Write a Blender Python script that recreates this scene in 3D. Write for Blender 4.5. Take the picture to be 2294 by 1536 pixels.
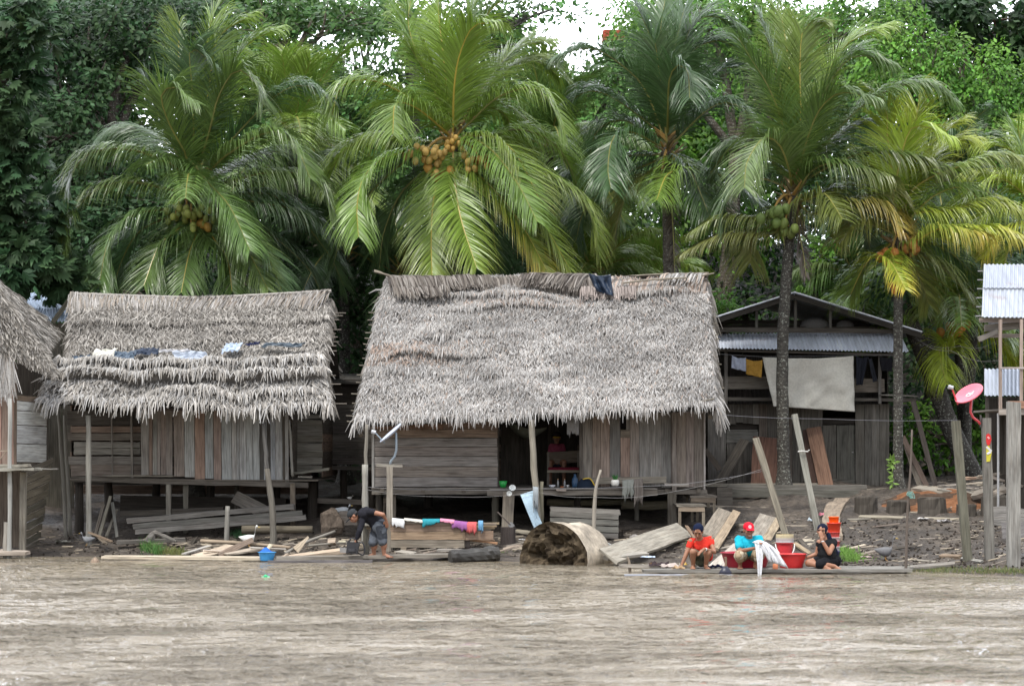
import bpy, bmesh, math, random
import numpy as np
from mathutils import Vector, Matrix, Quaternion, noise
R = math.radians
scene = bpy.context.scene
for _o in list(bpy.data.objects): bpy.data.objects.remove(_o)

# ------------------------------------------------------------------ camera, sky, sun, exposure
CAM_Y, CAM_Z, FPX, HOR = -40.0, 2.2, 5000.0, 985.0
cd = bpy.data.cameras.new('camera'); cam = bpy.data.objects.new('camera', cd); scene.collection.objects.link(cam)
cam.location = (0, CAM_Y, CAM_Z); cam.rotation_euler = (R(90), 0, 0)
cd.lens = FPX / 2294 * 36; cd.sensor_width = 36; cd.shift_y = (HOR - 768) / 2294
cd.clip_start = 0.5; cd.clip_end = 2000
cd.dof.use_dof = True; cd.dof.focus_distance = 43.5; cd.dof.aperture_fstop = 2.4
scene.camera = cam

w = bpy.data.worlds.new("World"); scene.world = w; w.use_nodes = True
nt = w.node_tree; nt.nodes.clear()
out = nt.nodes.new('ShaderNodeOutputWorld'); bg = nt.nodes.new('ShaderNodeBackground')
sky = nt.nodes.new('ShaderNodeTexSky'); sky.sky_type = 'NISHITA'; sky.sun_disc = False
SUN_EL, SUN_AZ = 62, 205          # azimuth clockwise from +Y
sky.sun_elevation = R(SUN_EL); sky.sun_rotation = R(SUN_AZ)
tc = nt.nodes.new('ShaderNodeTexCoord'); nz = nt.nodes.new('ShaderNodeTexNoise')
mp = nt.nodes.new('ShaderNodeMapping'); mp.inputs['Scale'].default_value = (1, 1, 3)
nz.inputs['Scale'].default_value = 2.2; nz.inputs['Detail'].default_value = 5
rp = nt.nodes.new('ShaderNodeValToRGB'); rp.color_ramp.elements[0].position = .30; rp.color_ramp.elements[1].position = .6
rp.color_ramp.elements[0].color = (.62, .62, .62, 1); rp.color_ramp.elements[1].color = (.97, .97, .97, 1)
mx = nt.nodes.new('ShaderNodeMix'); mx.data_type = 'RGBA'
nt.links.new(tc.outputs['Generated'], mp.inputs[0]); nt.links.new(mp.outputs[0], nz.inputs['Vector'])
nt.links.new(nz.outputs['Fac'], rp.inputs[0]); nt.links.new(rp.outputs[0], mx.inputs['Factor'])
nt.links.new(sky.outputs[0], mx.inputs['A']); mx.inputs['B'].default_value = (10.2, 10.5, 11.2, 1)
sp = nt.nodes.new('ShaderNodeSeparateXYZ'); nt.links.new(tc.outputs['Generated'], sp.inputs[0])
mr = nt.nodes.new('ShaderNodeMapRange'); mr.inputs['From Min'].default_value = .1; mr.inputs['From Max'].default_value = .9; mr.inputs['To Min'].default_value = 1.0; mr.inputs['To Max'].default_value = 3.5
nt.links.new(sp.outputs['Y'], mr.inputs[0]); vm = nt.nodes.new('ShaderNodeVectorMath'); vm.operation = 'SCALE'
nt.links.new(mx.outputs['Result'], vm.inputs[0]); nt.links.new(mr.outputs[0], vm.inputs['Scale'])
nt.links.new(vm.outputs[0], bg.inputs[0]); bg.inputs[1].default_value = 0.105
nt.links.new(bg.outputs[0], out.inputs[0])

sl = bpy.data.lights.new('sun', 'SUN'); sun = bpy.data.objects.new('sun', sl); scene.collection.objects.link(sun)
sl.energy = 2.2; sl.angle = R(10); sl.color = (1, .96, .9)
_d = Vector((math.sin(R(SUN_AZ)) * math.cos(R(SUN_EL)), math.cos(R(SUN_AZ)) * math.cos(R(SUN_EL)), math.sin(R(SUN_EL))))
sun.rotation_euler = _d.to_track_quat('Z', 'Y').to_euler()
vs = scene.view_settings
scene.display_settings.display_device = 'sRGB'; vs.view_transform = 'Standard'; vs.look = 'None'; vs.exposure = 0.58; vs.gamma = 1
scene.cycles.max_bounces = 5; scene.cycles.diffuse_bounces = 3; scene.cycles.glossy_bounces = 2
scene.cycles.transmission_bounces = 2; scene.cycles.caustics_reflective = False; scene.cycles.caustics_refractive = False

# ------------------------------------------------------------------ helpers
def at(px, py, Y):
    """point of the photograph (full-size pixels) at depth Y in the world"""
    d = Y - CAM_Y
    return Vector(((px - 1147) * d / FPX, Y, CAM_Z + (HOR - py) * d / FPX))
def X(px, Y): return (px - 1147) * (Y - CAM_Y) / FPX
def Z(py, Y): return CAM_Z + (HOR - py) * (Y - CAM_Y) / FPX
def lerp(a, b, t): return a + (b - a) * t
def interp(x, pts):
    if x <= pts[0][0]: return pts[0][1]
    for (a, b), (c, d) in zip(pts, pts[1:]):
        if x <= c: return b + (d - b) * (x - a) / (c - a)
    return pts[-1][1]
def nz3(x, y, z=0, s=1.0): return noise.noise(Vector((x * s, y * s, z)))
SH = [(-30, 2.6), (-10, 2.2), (-6, 1.7), (-3.5, 1.2), (-1, .7), (1, 0.35), (3, 0.0), (4.5, -1.2), (6, -2.3), (8, -3.7), (11, -4.8), (30, -8)]
def yshore(x): return interp(x, SH)
def ground(x, y):
    s = y - yshore(x)
    h = interp(s, [(-12, -2.5), (-2, -.5), (0, 0.0), (.5, .07), (1, .13), (3, .34), (6, .72), (10, 1.1), (14, 1.3)])
    if y > 13.5: h += (y - 13.5) * .5 if y < 27 else 13.5 * .5 + (y - 27) * .05
    rough = min(1, max(0, s + .5)) * (1 if y < 13 else 2.2)
    h += rough * (.09 * nz3(x, y, 1, .8) + .05 * nz3(x, y, 3, 2.3))
    return h
def gz(px, Y, up=0.0):
    x = X(px, Y); return Vector((x, Y, ground(x, Y) + up))
def onY(px, py, lift=0.0):
    """where the sight line through (px,py) meets the ground"""
    lo = Y = -6.0
    while Y < 20:
        p = at(px, py, Y)
        if p.z - lift <= ground(p.x, Y): break
        lo = Y; Y += .4
    hi = Y
    for _ in range(5):
        m = (lo + hi) / 2; p = at(px, py, m)
        if p.z - lift <= ground(p.x, m): hi = m
        else: lo = m
    return hi

def attr_col(me, cols, loops):
    a = me.color_attributes.new('col', 'FLOAT_COLOR', 'CORNER')
    arr = np.ones((len(me.loops), 4), np.float32)
    arr[:, :3] = np.repeat(np.array(cols, np.float32).reshape(-1, 3), loops, axis=0)
    a.data.foreach_set('color', arr.ravel())
class MB:
    def __init__(s): s.v = []; s.f = []; s.c = []; s.uv = []
    def quad(s, pts, c, uv=None):
        n = len(s.v); s.v.extend(pts); s.f.append(tuple(range(n, n + len(pts)))); s.c.append(c)
        s.uv.extend(uv if uv else [(0, 0)] * len(pts))
    def face(s, idx, c, uv=None):
        s.f.append(tuple(idx)); s.c.append(c); s.uv.extend(uv if uv else [(0, 0)] * len(idx))
    def rings(s, rings, c, closed=True, caps=True, uvs=None, cf=None):
        """rings: list of lists of points"""
        n0 = len(s.v); m = len(rings[0]); rnd = random.random() * 50
        for r in rings: s.v.extend(r)
        L = 0; prev = None
        for k in range(len(rings) - 1):
            a = n0 + k * m; b = a + m
            dl = (Vector(rings[k + 1][0]) - Vector(rings[k][0])).length
            for j in range(m if closed else m - 1):
                j2 = (j + 1) % m
                w0 = .1 * j; w1 = .1 * (j + 1)
                s.face((a + j, a + j2, b + j2, b + j), cf(k, j) if cf else c, [(rnd + L, w0), (rnd + L, w1), (rnd + L + dl, w1), (rnd + L + dl, w0)])
            L += dl
        if caps and closed:
            s.face([n0 + j for j in range(m)][::-1], c); s.face([n0 + (len(rings) - 1) * m + j for j in range(m)], c)
    def board(s, p0, p1, w, t, side=None, c=(.3, .28, .25), jit=.004, segs=1, taper=1.0, vary=.12, rng=random):
        """plank from p0 to p1; w across 'side', t through"""
        p0 = Vector(p0); p1 = Vector(p1); T = (p1 - p0).normalized()
        if side is None: side = Vector((0, 0, 1)) if abs(T.z) < .8 else Vector((1, 0, 0))
        S = Vector(side); S = (S - T * S.dot(T)).normalized(); N = T.cross(S)
        k = 1 + rng.uniform(-vary, vary); c = tuple(max(0, q * k) for q in c)
        rings = []
        for i in range(segs + 1):
            p = p0.lerp(p1, i / segs); ww = w * lerp(1, taper, i / segs) / 2
            r = []
            for a, b in ((-1, -1), (1, -1), (1, 1), (-1, 1)):
                q = p + S * (a * ww + rng.uniform(-jit, jit)) + N * (b * t / 2 + rng.uniform(-jit, jit) * .4)
                if i in (0, segs): q = q + T * rng.uniform(-jit, jit) * 2
                r.append(q)
            rings.append(r)
        n0 = len(s.v); u0 = rng.random() * 90; v0 = rng.random() * 90
        for r in rings: s.v.extend(r)
        L = (p1 - p0).length; cw = [0, w, w + t, 2 * w + t, 2 * w + 2 * t]
        for i in range(segs):
            a = n0 + i * 4; b = a + 4; ua = u0 + L * i / segs; ub = u0 + L * (i + 1) / segs
            for j in range(4):
                j2 = (j + 1) % 4
                s.face((a + j, a + j2, b + j2, b + j), c, [(ua, v0 + cw[j]), (ua, v0 + cw[j + 1]), (ub, v0 + cw[j + 1]), (ub, v0 + cw[j])])
        s.face([n0, n0 + 3, n0 + 2, n0 + 1], c, [(u0, v0)] * 4); e = n0 + segs * 4; s.face([e, e + 1, e + 2, e + 3], c, [(u0, v0)] * 4)
        return s
    def box(s, c0, c1, c=(.3, .28, .25), jit=0.0, vary=0):
        a = Vector(c0); b = Vector(c1); m = (a + b) / 2
        s.board((a.x, m.y, m.z), (b.x, m.y, m.z), abs(b.z - a.z), abs(b.y - a.y), (0, 0, 1), c, jit, 1, 1, vary)
        return s
    def tube(s, pts, rad, n=8, c=(.3, .28, .25), rough=0.0, rng=random, vary=.1, flat=1.0, cf=None):
        pts = [Vector(p) for p in pts]
        if not isinstance(rad, (list, tuple)): rad = [rad] * len(pts)
        k = 1 + rng.uniform(-vary, vary); c = tuple(q * k for q in c)
        rings = []; ref = None
        for i, p in enumerate(pts):
            T = (pts[min(i + 1, len(pts) - 1)] - pts[max(i - 1, 0)]).normalized()
            if ref is None: ref = Vector((0, 1, 0)) if abs(T.y) < .8 else Vector((1, 0, 0))
            A = (ref - T * ref.dot(T)).normalized(); B = T.cross(A); ref = A
            rings.append([p + (A * math.cos(2 * math.pi * j / n) * flat + B * math.sin(2 * math.pi * j / n)) * rad[i] * (1 + rng.uniform(-rough, rough)) for j in range(n)])
        s.rings(rings, c, cf=cf)
        return s
    def lathe(s, prof, cen, n=24, c=(.5, .1, .1), sx=1, sy=1, cf=None, caps=False):
        cen = Vector(cen)
        s.rings([[cen + Vector((r * math.cos(2 * math.pi * j / n) * sx, r * math.sin(2 * math.pi * j / n) * sy, z)) for j in range(n)] for r, z in prof], c, caps=caps, cf=cf)
        return s
    def build(s, name, m, parent=None, smooth=False, origin=None):
        me = bpy.data.meshes.new(name)
        V = s.v
        if parent is not None and origin is None: origin = parent.location
        if origin is not None:
            o_ = Vector(origin); V = [(v[0] - o_.x, v[1] - o_.y, v[2] - o_.z) for v in V]
        me.from_pydata([tuple(v) for v in V], [], s.f)
        attr_col(me, s.c, [len(f) for f in s.f])
        u = me.uv_layers.new(name='uv'); u.data.foreach_set('uv', np.array(s.uv, np.float32).ravel())
        me.materials.append(m)
        if smooth: me.polygons.foreach_set('use_smooth', [True] * len(me.polygons))
        me.update()
        o = bpy.data.objects.new(name, me); scene.collection.objects.link(o)
        if parent is not None: o.parent = parent
        elif origin is not None: o.location = origin
        return o
def tag(o, label=None, cat=None, group=None, kind=None):
    if label: o['label'] = label
    if cat: o['category'] = cat
    if group: o['group'] = group
    if kind: o['kind'] = kind
    return o
def thing(name, loc, label, cat, group=None):
    o = bpy.data.objects.new(name, None); scene.collection.objects.link(o)
    o.location = loc; o.empty_display_size = .2
    return tag(o, label, cat, group)
def sub(o, parent):
    """make an object built at world origin coordinates of its grandparent a sub-part"""
    o.parent = parent; return o

# ------------------------------------------------------------------ materials
def new_mat(name):
    m = bpy.data.materials.new(name); m.use_nodes = True
    n = m.node_tree.nodes; b = n['Principled BSDF']
    return m, m.node_tree, b
def N(nt_, t, **kw):
    n = nt_.nodes.new(t)
    for k, v in kw.items():
        if k.startswith('i_'): n.inputs[k[2:].replace('_', ' ')].default_value = v
        else: setattr(n, k, v)
    return n
def ramp(nt_, fac, stops):
    r = nt_.nodes.new('ShaderNodeValToRGB'); e = r.color_ramp.elements
    while len(e) < len(stops): e.new(.5)
    for q, (p, c) in zip(e, stops):
        q.position = p; q.color = (c, c, c, 1) if not isinstance(c, tuple) else (*c, 1)
    nt_.links.new(fac, r.inputs[0]); return r.outputs[0]
def mul(nt_, a, b, fac=1.0, mode='MULTIPLY'):
    m = nt_.nodes.new('ShaderNodeMix'); m.data_type = 'RGBA'; m.blend_type = mode; m.inputs['Factor'].default_value = fac
    nt_.links.new(a, m.inputs['A'])
    if isinstance(b, tuple): m.inputs['B'].default_value = (*b, 1)
    else: nt_.links.new(b, m.inputs['B'])
    return m.outputs['Result']
def mixf(nt_, f, a, b):
    m = nt_.nodes.new('ShaderNodeMix'); m.data_type = 'RGBA'; nt_.links.new(f, m.inputs['Factor'])
    for k, v in (('A', a), ('B', b)):
        if isinstance(v, tuple): m.inputs[k].default_value = (*v, 1)
        else: nt_.links.new(v, m.inputs[k])
    return m.outputs['Result']
def colour(nt_):
    a = nt_.nodes.new('ShaderNodeAttribute'); a.attribute_name = 'col'; return a.outputs['Color']
def bump(nt_, b, h, s, d=.01):
    n = nt_.nodes.new('ShaderNodeBump'); n.inputs['Strength'].default_value = s; n.inputs['Distance'].default_value = d
    nt_.links.new(h, n.inputs['Height']); nt_.links.new(n.outputs[0], b.inputs['Normal'])
def noise_n(nt_, vec, scale, detail=4, rough=.55):
    n = nt_.nodes.new('ShaderNodeTexNoise'); n.inputs['Scale'].default_value = scale
    n.inputs['Detail'].default_value = detail; n.inputs['Roughness'].default_value = rough
    if vec is not None: nt_.links.new(vec, n.inputs['Vector'])
    return n.outputs['Fac']
def mapped(nt_, src, sc):
    t = nt_.nodes.new('ShaderNodeTexCoord'); m = nt_.nodes.new('ShaderNodeMapping'); m.inputs['Scale'].default_value = sc
    nt_.links.new(t.outputs[src], m.inputs[0]); return m.outputs[0]

def wood_mat(name, rough=.85, stain=.6):
    m, t, b = new_mat(name)
    g = noise_n(t, mapped(t, 'UV', (1.6, 42, 1)), 1.0, 6, .65)
    g2 = noise_n(t, mapped(t, 'UV', (1.0, 3.5, 1)), 1.6, 5, .6)
    g3 = noise_n(t, mapped(t, 'UV', (2.2, 14, 1)), 1.3, 3, .5)
    c = mul(t, colour(t), ramp(t, g, [(.3, .45), (.5, .95), (.72, 1.35)]))
    c = mul(t, c, ramp(t, g2, [(.28, .38), (.45, .92), (.7, 1.2)]), stain)
    c = mul(t, c, ramp(t, g3, [(.28, (.86, .82, .76)), (.5, (1.14, 1.14, 1.10)), (.75, (1.30, 1.32, 1.28))]), .8)
    t.links.new(c, b.inputs['Base Color']); b.inputs['Roughness'].default_value = rough
    b.inputs['Specular IOR Level'].default_value = .25
    bump(t, b, g, .5, .006)
    return m
def plain_mat(name, rough=.8, spec=.3, var=.25, scale=30, bmp=.2, trans=0.0, sub_=0.0, src='Object'):
    m, t, b = new_mat(name)
    g = noise_n(t, mapped(t, src, (1, 1, 1)), scale, 4)
    c = mul(t, colour(t), ramp(t, g, [(.3, 1 - var), (.7, 1 + var)]))
    t.links.new(c, b.inputs['Base Color']); b.inputs['Roughness'].default_value = rough
    b.inputs['Specular IOR Level'].default_value = spec
    if bmp: bump(t, b, g, bmp, .01)
    if sub_: b.inputs['Subsurface Weight'].default_value = sub_; b.inputs['Subsurface Radius'].default_value = (.02, .008, .005)
    if trans:
        tr = t.nodes.new('ShaderNodeBsdfTranslucent'); t.links.new(c, tr.inputs[0])
        mxs = t.nodes.new('ShaderNodeMixShader'); mxs.inputs[0].default_value = trans
        t.links.new(b.outputs[0], mxs.inputs[1]); t.links.new(tr.outputs[0], mxs.inputs[2])
        t.links.new(mxs.outputs[0], t.nodes['Material Output'].inputs[0])
    return m
M = {}
M['wood'] = wood_mat('weathered_wood')
M['wood_wet'] = wood_mat('wet_wood', .45)
M['thatch'] = plain_mat('thatch', .85, .15, .22, 45, 0, .12)
M['thatch_base'] = plain_mat('thatch_base', .95, .05, .4, 14, .8)
M['frond'] = plain_mat('palm_frond', .36, .62, .10, 3, 0, .22)
M['leaf'] = plain_mat('tree_leaf', .55, .28, .12, 1.2, 0, .25)
M['grass'] = plain_mat('grass_blade', .6, .3, .1, 3, 0, .3)
M['cloth'] = plain_mat('cloth', .9, .1, .10, 25, .15, .12)
M['skin'] = plain_mat('skin', .5, .4, .08, 18, .05, 0, .15)
M['hair'] = plain_mat('hair', .5, .4, .3, 120, .3)
M['plastic'] = plain_mat('plastic', .38, .5, .07, 9, .03, .06)
M['paint'] = plain_mat('painted_metal', .4, .5, .10, 12, .05)
M['feather'] = plain_mat('feather', .8, .2, .15, 40, .2)
M['metal'] = plain_mat('dark_metal', .4, .5, .2, 30, .1)
M['rope'] = plain_mat('rope', .8, .2, .2, 60, .2)
M['husk'] = plain_mat('coconut_husk', .55, .35, .18, 9, .15)

def trunk_mat():
    m, t, b = new_mat('palm_bark')
    v = mapped(t, 'Object', (1, 1, 1))
    wv = t.nodes.new('ShaderNodeTexWave'); wv.bands_direction = 'Z'; wv.inputs['Scale'].default_value = 3.4
    wv.inputs['Distortion'].default_value = 4.5; wv.inputs['Detail'].default_value = 3; t.links.new(v, wv.inputs[0])
    g = noise_n(t, v, 9, 6); g2 = noise_n(t, v, 26, 4)
    c = mul(t, colour(t), ramp(t, wv.outputs['Fac'], [(0, .8), (.35, 1.0), (1, 1.05)]))
    c = mul(t, c, ramp(t, g, [(.3, .6), (.7, 1.4)]))
    c = mixf(t, ramp(t, g2, [(.57, 0), (.64, .85)]), c, (.26, .27, .23))
    t.links.new(c, b.inputs['Base Color']); b.inputs['Roughness'].default_value = .9
    bump(t, b, wv.outputs['Fac'], .25, .02); return m
M['bark'] = trunk_mat()
def zinc_mat():
    m, t, b = new_mat('corrugated_zinc')
    g = noise_n(t, mapped(t, 'Object', (.8, 2, 2)), 2.0, 6); g2 = noise_n(t, mapped(t, 'Object', (6, .7, .7)), 2.0, 4)
    c = mul(t, colour(t), ramp(t, g2, [(.3, .82), (.7, 1.12)]))
    c = mixf(t, ramp(t, g, [(.62, 0), (.78, .55)]), c, (.25, .13, .07))
    t.links.new(c, b.inputs['Base Color']); b.inputs['Metallic'].default_value = .35; b.inputs['Roughness'].default_value = .50
    return m
M['zinc'] = zinc_mat()
def mud_mat():
    m, t, b = new_mat('mud')
    v = mapped(t, 'Object', (1, 1, 1))
    g = noise_n(t, v, 1.1, 5); g2 = noise_n(t, v, 9, 8, .7); g3 = noise_n(t, v, 45, 4)
    c = mixf(t, ramp(t, g, [(.35, 0), (.65, 1)]), (.052, .042, .034), (.115, .094, .074))
    c = mul(t, c, ramp(t, g2, [(.35, .42), (.6, 1.3)]))
    c = mul(t, c, ramp(t, g3, [(.3, .75), (.7, 1.25)]))
    t.links.new(c, b.inputs['Base Color'])
    t.links.new(ramp(t, g, [(.4, .45), (.6, .9)]), b.inputs['Roughness'])
    bump(t, b, g2, .9, .08); return m
M['mud'] = mud_mat()
def water_mat():
    m, t, b = new_mat('river_water')
    v = mapped(t, 'Object', (1.15, .9, 1)); v2 = mapped(t, 'Object', (1.5, 1.9, 1)); v3 = mapped(t, 'Object', (.22, .60, 1))
    n1 = noise_n(t, v, 4.6, 2, .5); n2 = noise_n(t, v2, 13.0, 3, .6); n3 = noise_n(t, v3, 1.0, 6, .68)
    c = mixf(t, ramp(t, n3, [(.35, 0), (.65, 1)]), (.200, .163, .108), (.245, .205, .145))
    t.links.new(c, b.inputs['Base Color']); b.inputs['Roughness'].default_value = .03
    b.inputs['IOR'].default_value = 1.38; b.inputs['Specular IOR Level'].default_value = 1.0
    ad = t.nodes.new('ShaderNodeMath'); ad.operation = 'MULTIPLY_ADD'; t.links.new(n2, ad.inputs[0]); ad.inputs[1].default_value = .35; t.links.new(ramp(t, n1, [(.44, 0), (.62, .42), (.75, .5)]), ad.inputs[2])
    bp = t.nodes.new('ShaderNodeBump'); bp.inputs['Distance'].default_value = .50
    t.links.new(ramp(t, n3, [(.42, .34), (.58, 1.0)]), bp.inputs['Strength'])
    t.links.new(ad.outputs[0], bp.inputs['Height']); t.links.new(bp.outputs[0], b.inputs['Normal'])
    return m
M['water'] = water_mat()

# ------------------------------------------------------------------ ground, hill, river
def build_ground():
    mb = MB(); rng = random.Random(3)
    xs = [-90, -60, -40, -25, -18, -14] + [-12 + i * .09 for i in range(int(24 / .09) + 1)] + [14, 18, 25, 40, 60, 90]
    ys = [-60, -30, -15] + [-8 + i * .09 for i in range(int(22 / .09) + 1)] + [15 + i * 1.0 for i in range(16)] + [36, 45, 60, 90, 200]
    nx, ny = len(xs), len(ys)
    V = []
    for y in ys:
        for x in xs:
            h = ground(x, y)
            s = y - yshore(x)
            if -1 < s and y < 14 and abs(x) < 13:
                cl = min(1, max(0, (s - .2) * 1.2))
                rough = 1.0 if x > 4.5 else .55
                h += cl * rough * (.05 * abs(nz3(x, y, 7, 4.5)) + .045 * nz3(x, y, 5, 9))
            V.append((x, y, h))
    F = [(j * nx + i, j * nx + i + 1, (j + 1) * nx + i + 1, (j + 1) * nx + i) for j in range(ny - 1) for i in range(nx - 1)]
    me = bpy.data.meshes.new('ground'); me.from_pydata(V, [], F); me.materials.append(M['mud'])
    me.polygons.foreach_set('use_smooth', [True] * len(F))
    o = bpy.data.objects.new('ground', me); scene.collection.objects.link(o); tag(o, kind='structure')
build_ground()
def build_river():
    xs = [-200, -60, -25] + [-16 + i * .16 for i in range(201)] + [25, 60, 200]
    ys = [-200, -80, -45] + [-40 + i * .11 for i in range(int(44 / .11))] + [4.2]
    nx, ny = len(xs), len(ys); V = []
    for y in ys:
        for x in xs:
            dist = max(0, min(1, (yshore(x) - y) / 3))
            a = (.010 + .035 * dist)
            h = a * nz3(x * .35, y * 1.0, 2, .9) + a * .7 * nz3(x * .6 + y * .2, y * 1.4, 9, 2.0) + .25 * a * nz3(x, y * 1.5, 4, 4.5)
            V.append((x, y, h))
    F = [(j * nx + i, j * nx + i + 1, (j + 1) * nx + i + 1, (j + 1) * nx + i) for j in range(ny - 1) for i in range(nx - 1)]
    me = bpy.data.meshes.new('water'); me.from_pydata(V, [], F); me.materials.append(M['water'])
    me.polygons.foreach_set('use_smooth', [True] * len(F))
    o = bpy.data.objects.new('river_water', me); scene.collection.objects.link(o); tag(o, kind='structure')
build_river()

# ------------------------------------------------------------------ coconut palms
def catmull(pts, n):
    P = [Vector(p) for p in pts]
    P = [P[0] * 2 - P[1]] + P + [P[-1] * 2 - P[-2]]
    out_ = []; segs = len(P) - 3
    for i in range(n + 1):
        u = i / n * segs; k = min(int(u), segs - 1); t = u - k
        a, b, c, d = P[k:k + 4]
        out_.append(.5 * ((2 * b) + (c - a) * t + (2 * a - 5 * b + 4 * c - d) * t * t + (3 * b - a - 3 * c + d) * t ** 3))
    return out_
def make_frond(pts, Lm, col, rng, parent, droop=.32, dens=1.0, tipcol=None, ragged=.0, rach=(.30, .27, .07), wl=.031):
    mb = MB(); C = catmull(pts, 48)
    ln = sum((C[i + 1] - C[i]).length for i in range(48))
    lens = [0]
    for i in range(48): lens.append(lens[-1] + (C[i + 1] - C[i]).length)
    def pos(s):
        d = s * ln
        for i in range(48):
            if lens[i + 1] >= d or i == 47:
                t = (d - lens[i]) / max(1e-6, lens[i + 1] - lens[i]); return C[i].lerp(C[i + 1], min(1, t)), (C[min(i + 2, 48)] - C[max(i - 1, 0)]).normalized()
    mb.tube([pos(i / 14)[0] for i in range(15)], [lerp(.032, .006, i / 14) for i in range(15)], 5, rach, vary=.15, rng=rng)
    n = int(ln / .0255 * dens); cen = parent.location
    tk = .85 + .3 * rng.random()
    for i in range(n):
        s = .07 + .93 * (i + .5) / n
        p, T = pos(s)
        up = Vector((0, 0, 1)); Nn = up - T * T.z
        if Nn.length < .25:
            o_ = Vector((p.x - C[0].x, p.y - C[0].y - .3, 0)); Nn = Nn + (o_ - T * o_.dot(T)).normalized() * .5
        Nn.normalize(); S = T.cross(Nn).normalized()
        env = (min(1, .35 + s * 2.6)) * (1 - max(0, s - .55) ** 2 * 2.9)
        for side in (-1, 1):
            if rng.random() < ragged: continue
            L = Lm * env * rng.uniform(.86, 1.06)
            if L < .08: continue
            a = lerp(.5, 1.5, s) * (1.25 if T.z > .6 else 1) * rng.uniform(.85, 1.15)
            d = (T * a + S * side * 1.0 + Nn * rng.uniform(.12, .42) + Vector((.04, 0, 0))).normalized()
            q = p.copy(); nseg = 4; n0 = len(mb.v); W = wl * rng.uniform(.8, 1.15)
            g = droop * rng.uniform(.55, 1.45) * tk * (1 + 2.0 * max(0, 1 - abs(T.z) * 1.35))
            tw = rng.uniform(-.35, .35)
            for k in range(nseg + 1):
                f = k / nseg
                wd = (T - d * T.dot(d)).normalized(); bn = d.cross(wd)
                wd = wd * math.cos(tw) + bn * math.sin(tw)
                hw = W * (.55 + .45 * math.sin(math.pi * min(1, f * 1.3 + .1))) * (1 - f ** 3 * .95) * .5
                mb.v.append(q - wd * hw); mb.v.append(q + wd * hw)
                q = q + d * (L / nseg); d = (d + Vector((0, 0, -g * (.6 + f)))).normalized()
            kk = rng.uniform(.75, 1.25)
            for k in range(nseg):
                c0 = col
                if tipcol is not None:
                    f = min(1, max(0, s * .7 + k / nseg * .6 - .45 + rng.uniform(-.15, .15)))
                    c0 = tuple(lerp(x_, y_, f) for x_, y_ in zip(col, tipcol))
                c = tuple(x_ * kk for x_ in c0)
                a0 = n0 + 2 * k; mb.face((a0, a0 + 1, a0 + 3, a0 + 2), c)
    return mb.build('frond', M['frond'], parent)
GD = (.064, .118, .042); GM = (.104, .172, .042); GB = (.170, .262, .042); GY = (.30, .38, .042); GO = (.58, .38, .06); GOL = (.16, .18, .04); GR = (.085, .075, .058)
def coconut(cen, r, c, rng, parent):
    mb = MB(); ax = Vector((rng.uniform(-.4, .4), rng.uniform(-.4, .4), 1)).normalized(); Q = ax.to_track_quat('Z', 'Y')
    rings = []
    for k in range(7):
        th = math.pi * (k + .02) / 6.04; rr = math.sin(th) * r * (1 + .05 * math.cos(3 * th)); z = -math.cos(th) * r * 1.22
        rings.append([Vector(cen) + Q @ Vector((rr * math.cos(2 * math.pi * j / 9), rr * math.sin(2 * math.pi * j / 9), z)) for j in range(9)])
    k = rng.uniform(.8, 1.2); mb.rings(rings, tuple(q * k for q in c))
    return mb.build('coconut', M['husk'], parent, smooth=True)
def make_bunch(spec, rng, root, crown):
    """a drooping stalk with coconuts"""
    px, py, Y, n, spread, c = spec[:6]; r = spec[6] if len(spec) > 6 else .105
    cen = at(px, py, Y)
    mb = MB(); mb.tube(catmull([crown, crown.lerp(cen, .5) + Vector((0, -.05, .2)), cen + Vector((0, 0, .12)), cen + Vector((0, 0, -.15))], 8), [.03] * 5 + [.02] * 4, 6, (.35, .22, .06))
    for k in range(14):
        d = Vector((rng.uniform(-1, 1), rng.uniform(-1, .4), rng.uniform(-1, .4))).normalized()
        mb.tube([cen, cen + d * spread * .8], .008, 4, (.42, .22, .05))
    bo = mb.build('coconut_bunch', M['husk'], root)
    placed = []
    tries = 0
    while len(placed) < n and tries < 400:
        tries += 1
        p = cen + Vector((rng.gauss(0, spread), rng.gauss(0, spread * .7) - spread * .3, rng.gauss(0, spread * .62)))
        if all((p - q).length > r * 1.55 for q in placed):
            placed.append(p)
            o = coconut(p - root.location, r * rng.uniform(.85, 1.08), c, rng, bo)
def rand_col(c, rng, k=.22):
    a = 1 + rng.uniform(-k, k); return (c[0] * a * rng.uniform(.9, 1.1), c[1] * a, c[2] * a * rng.uniform(.9, 1.1))
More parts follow.
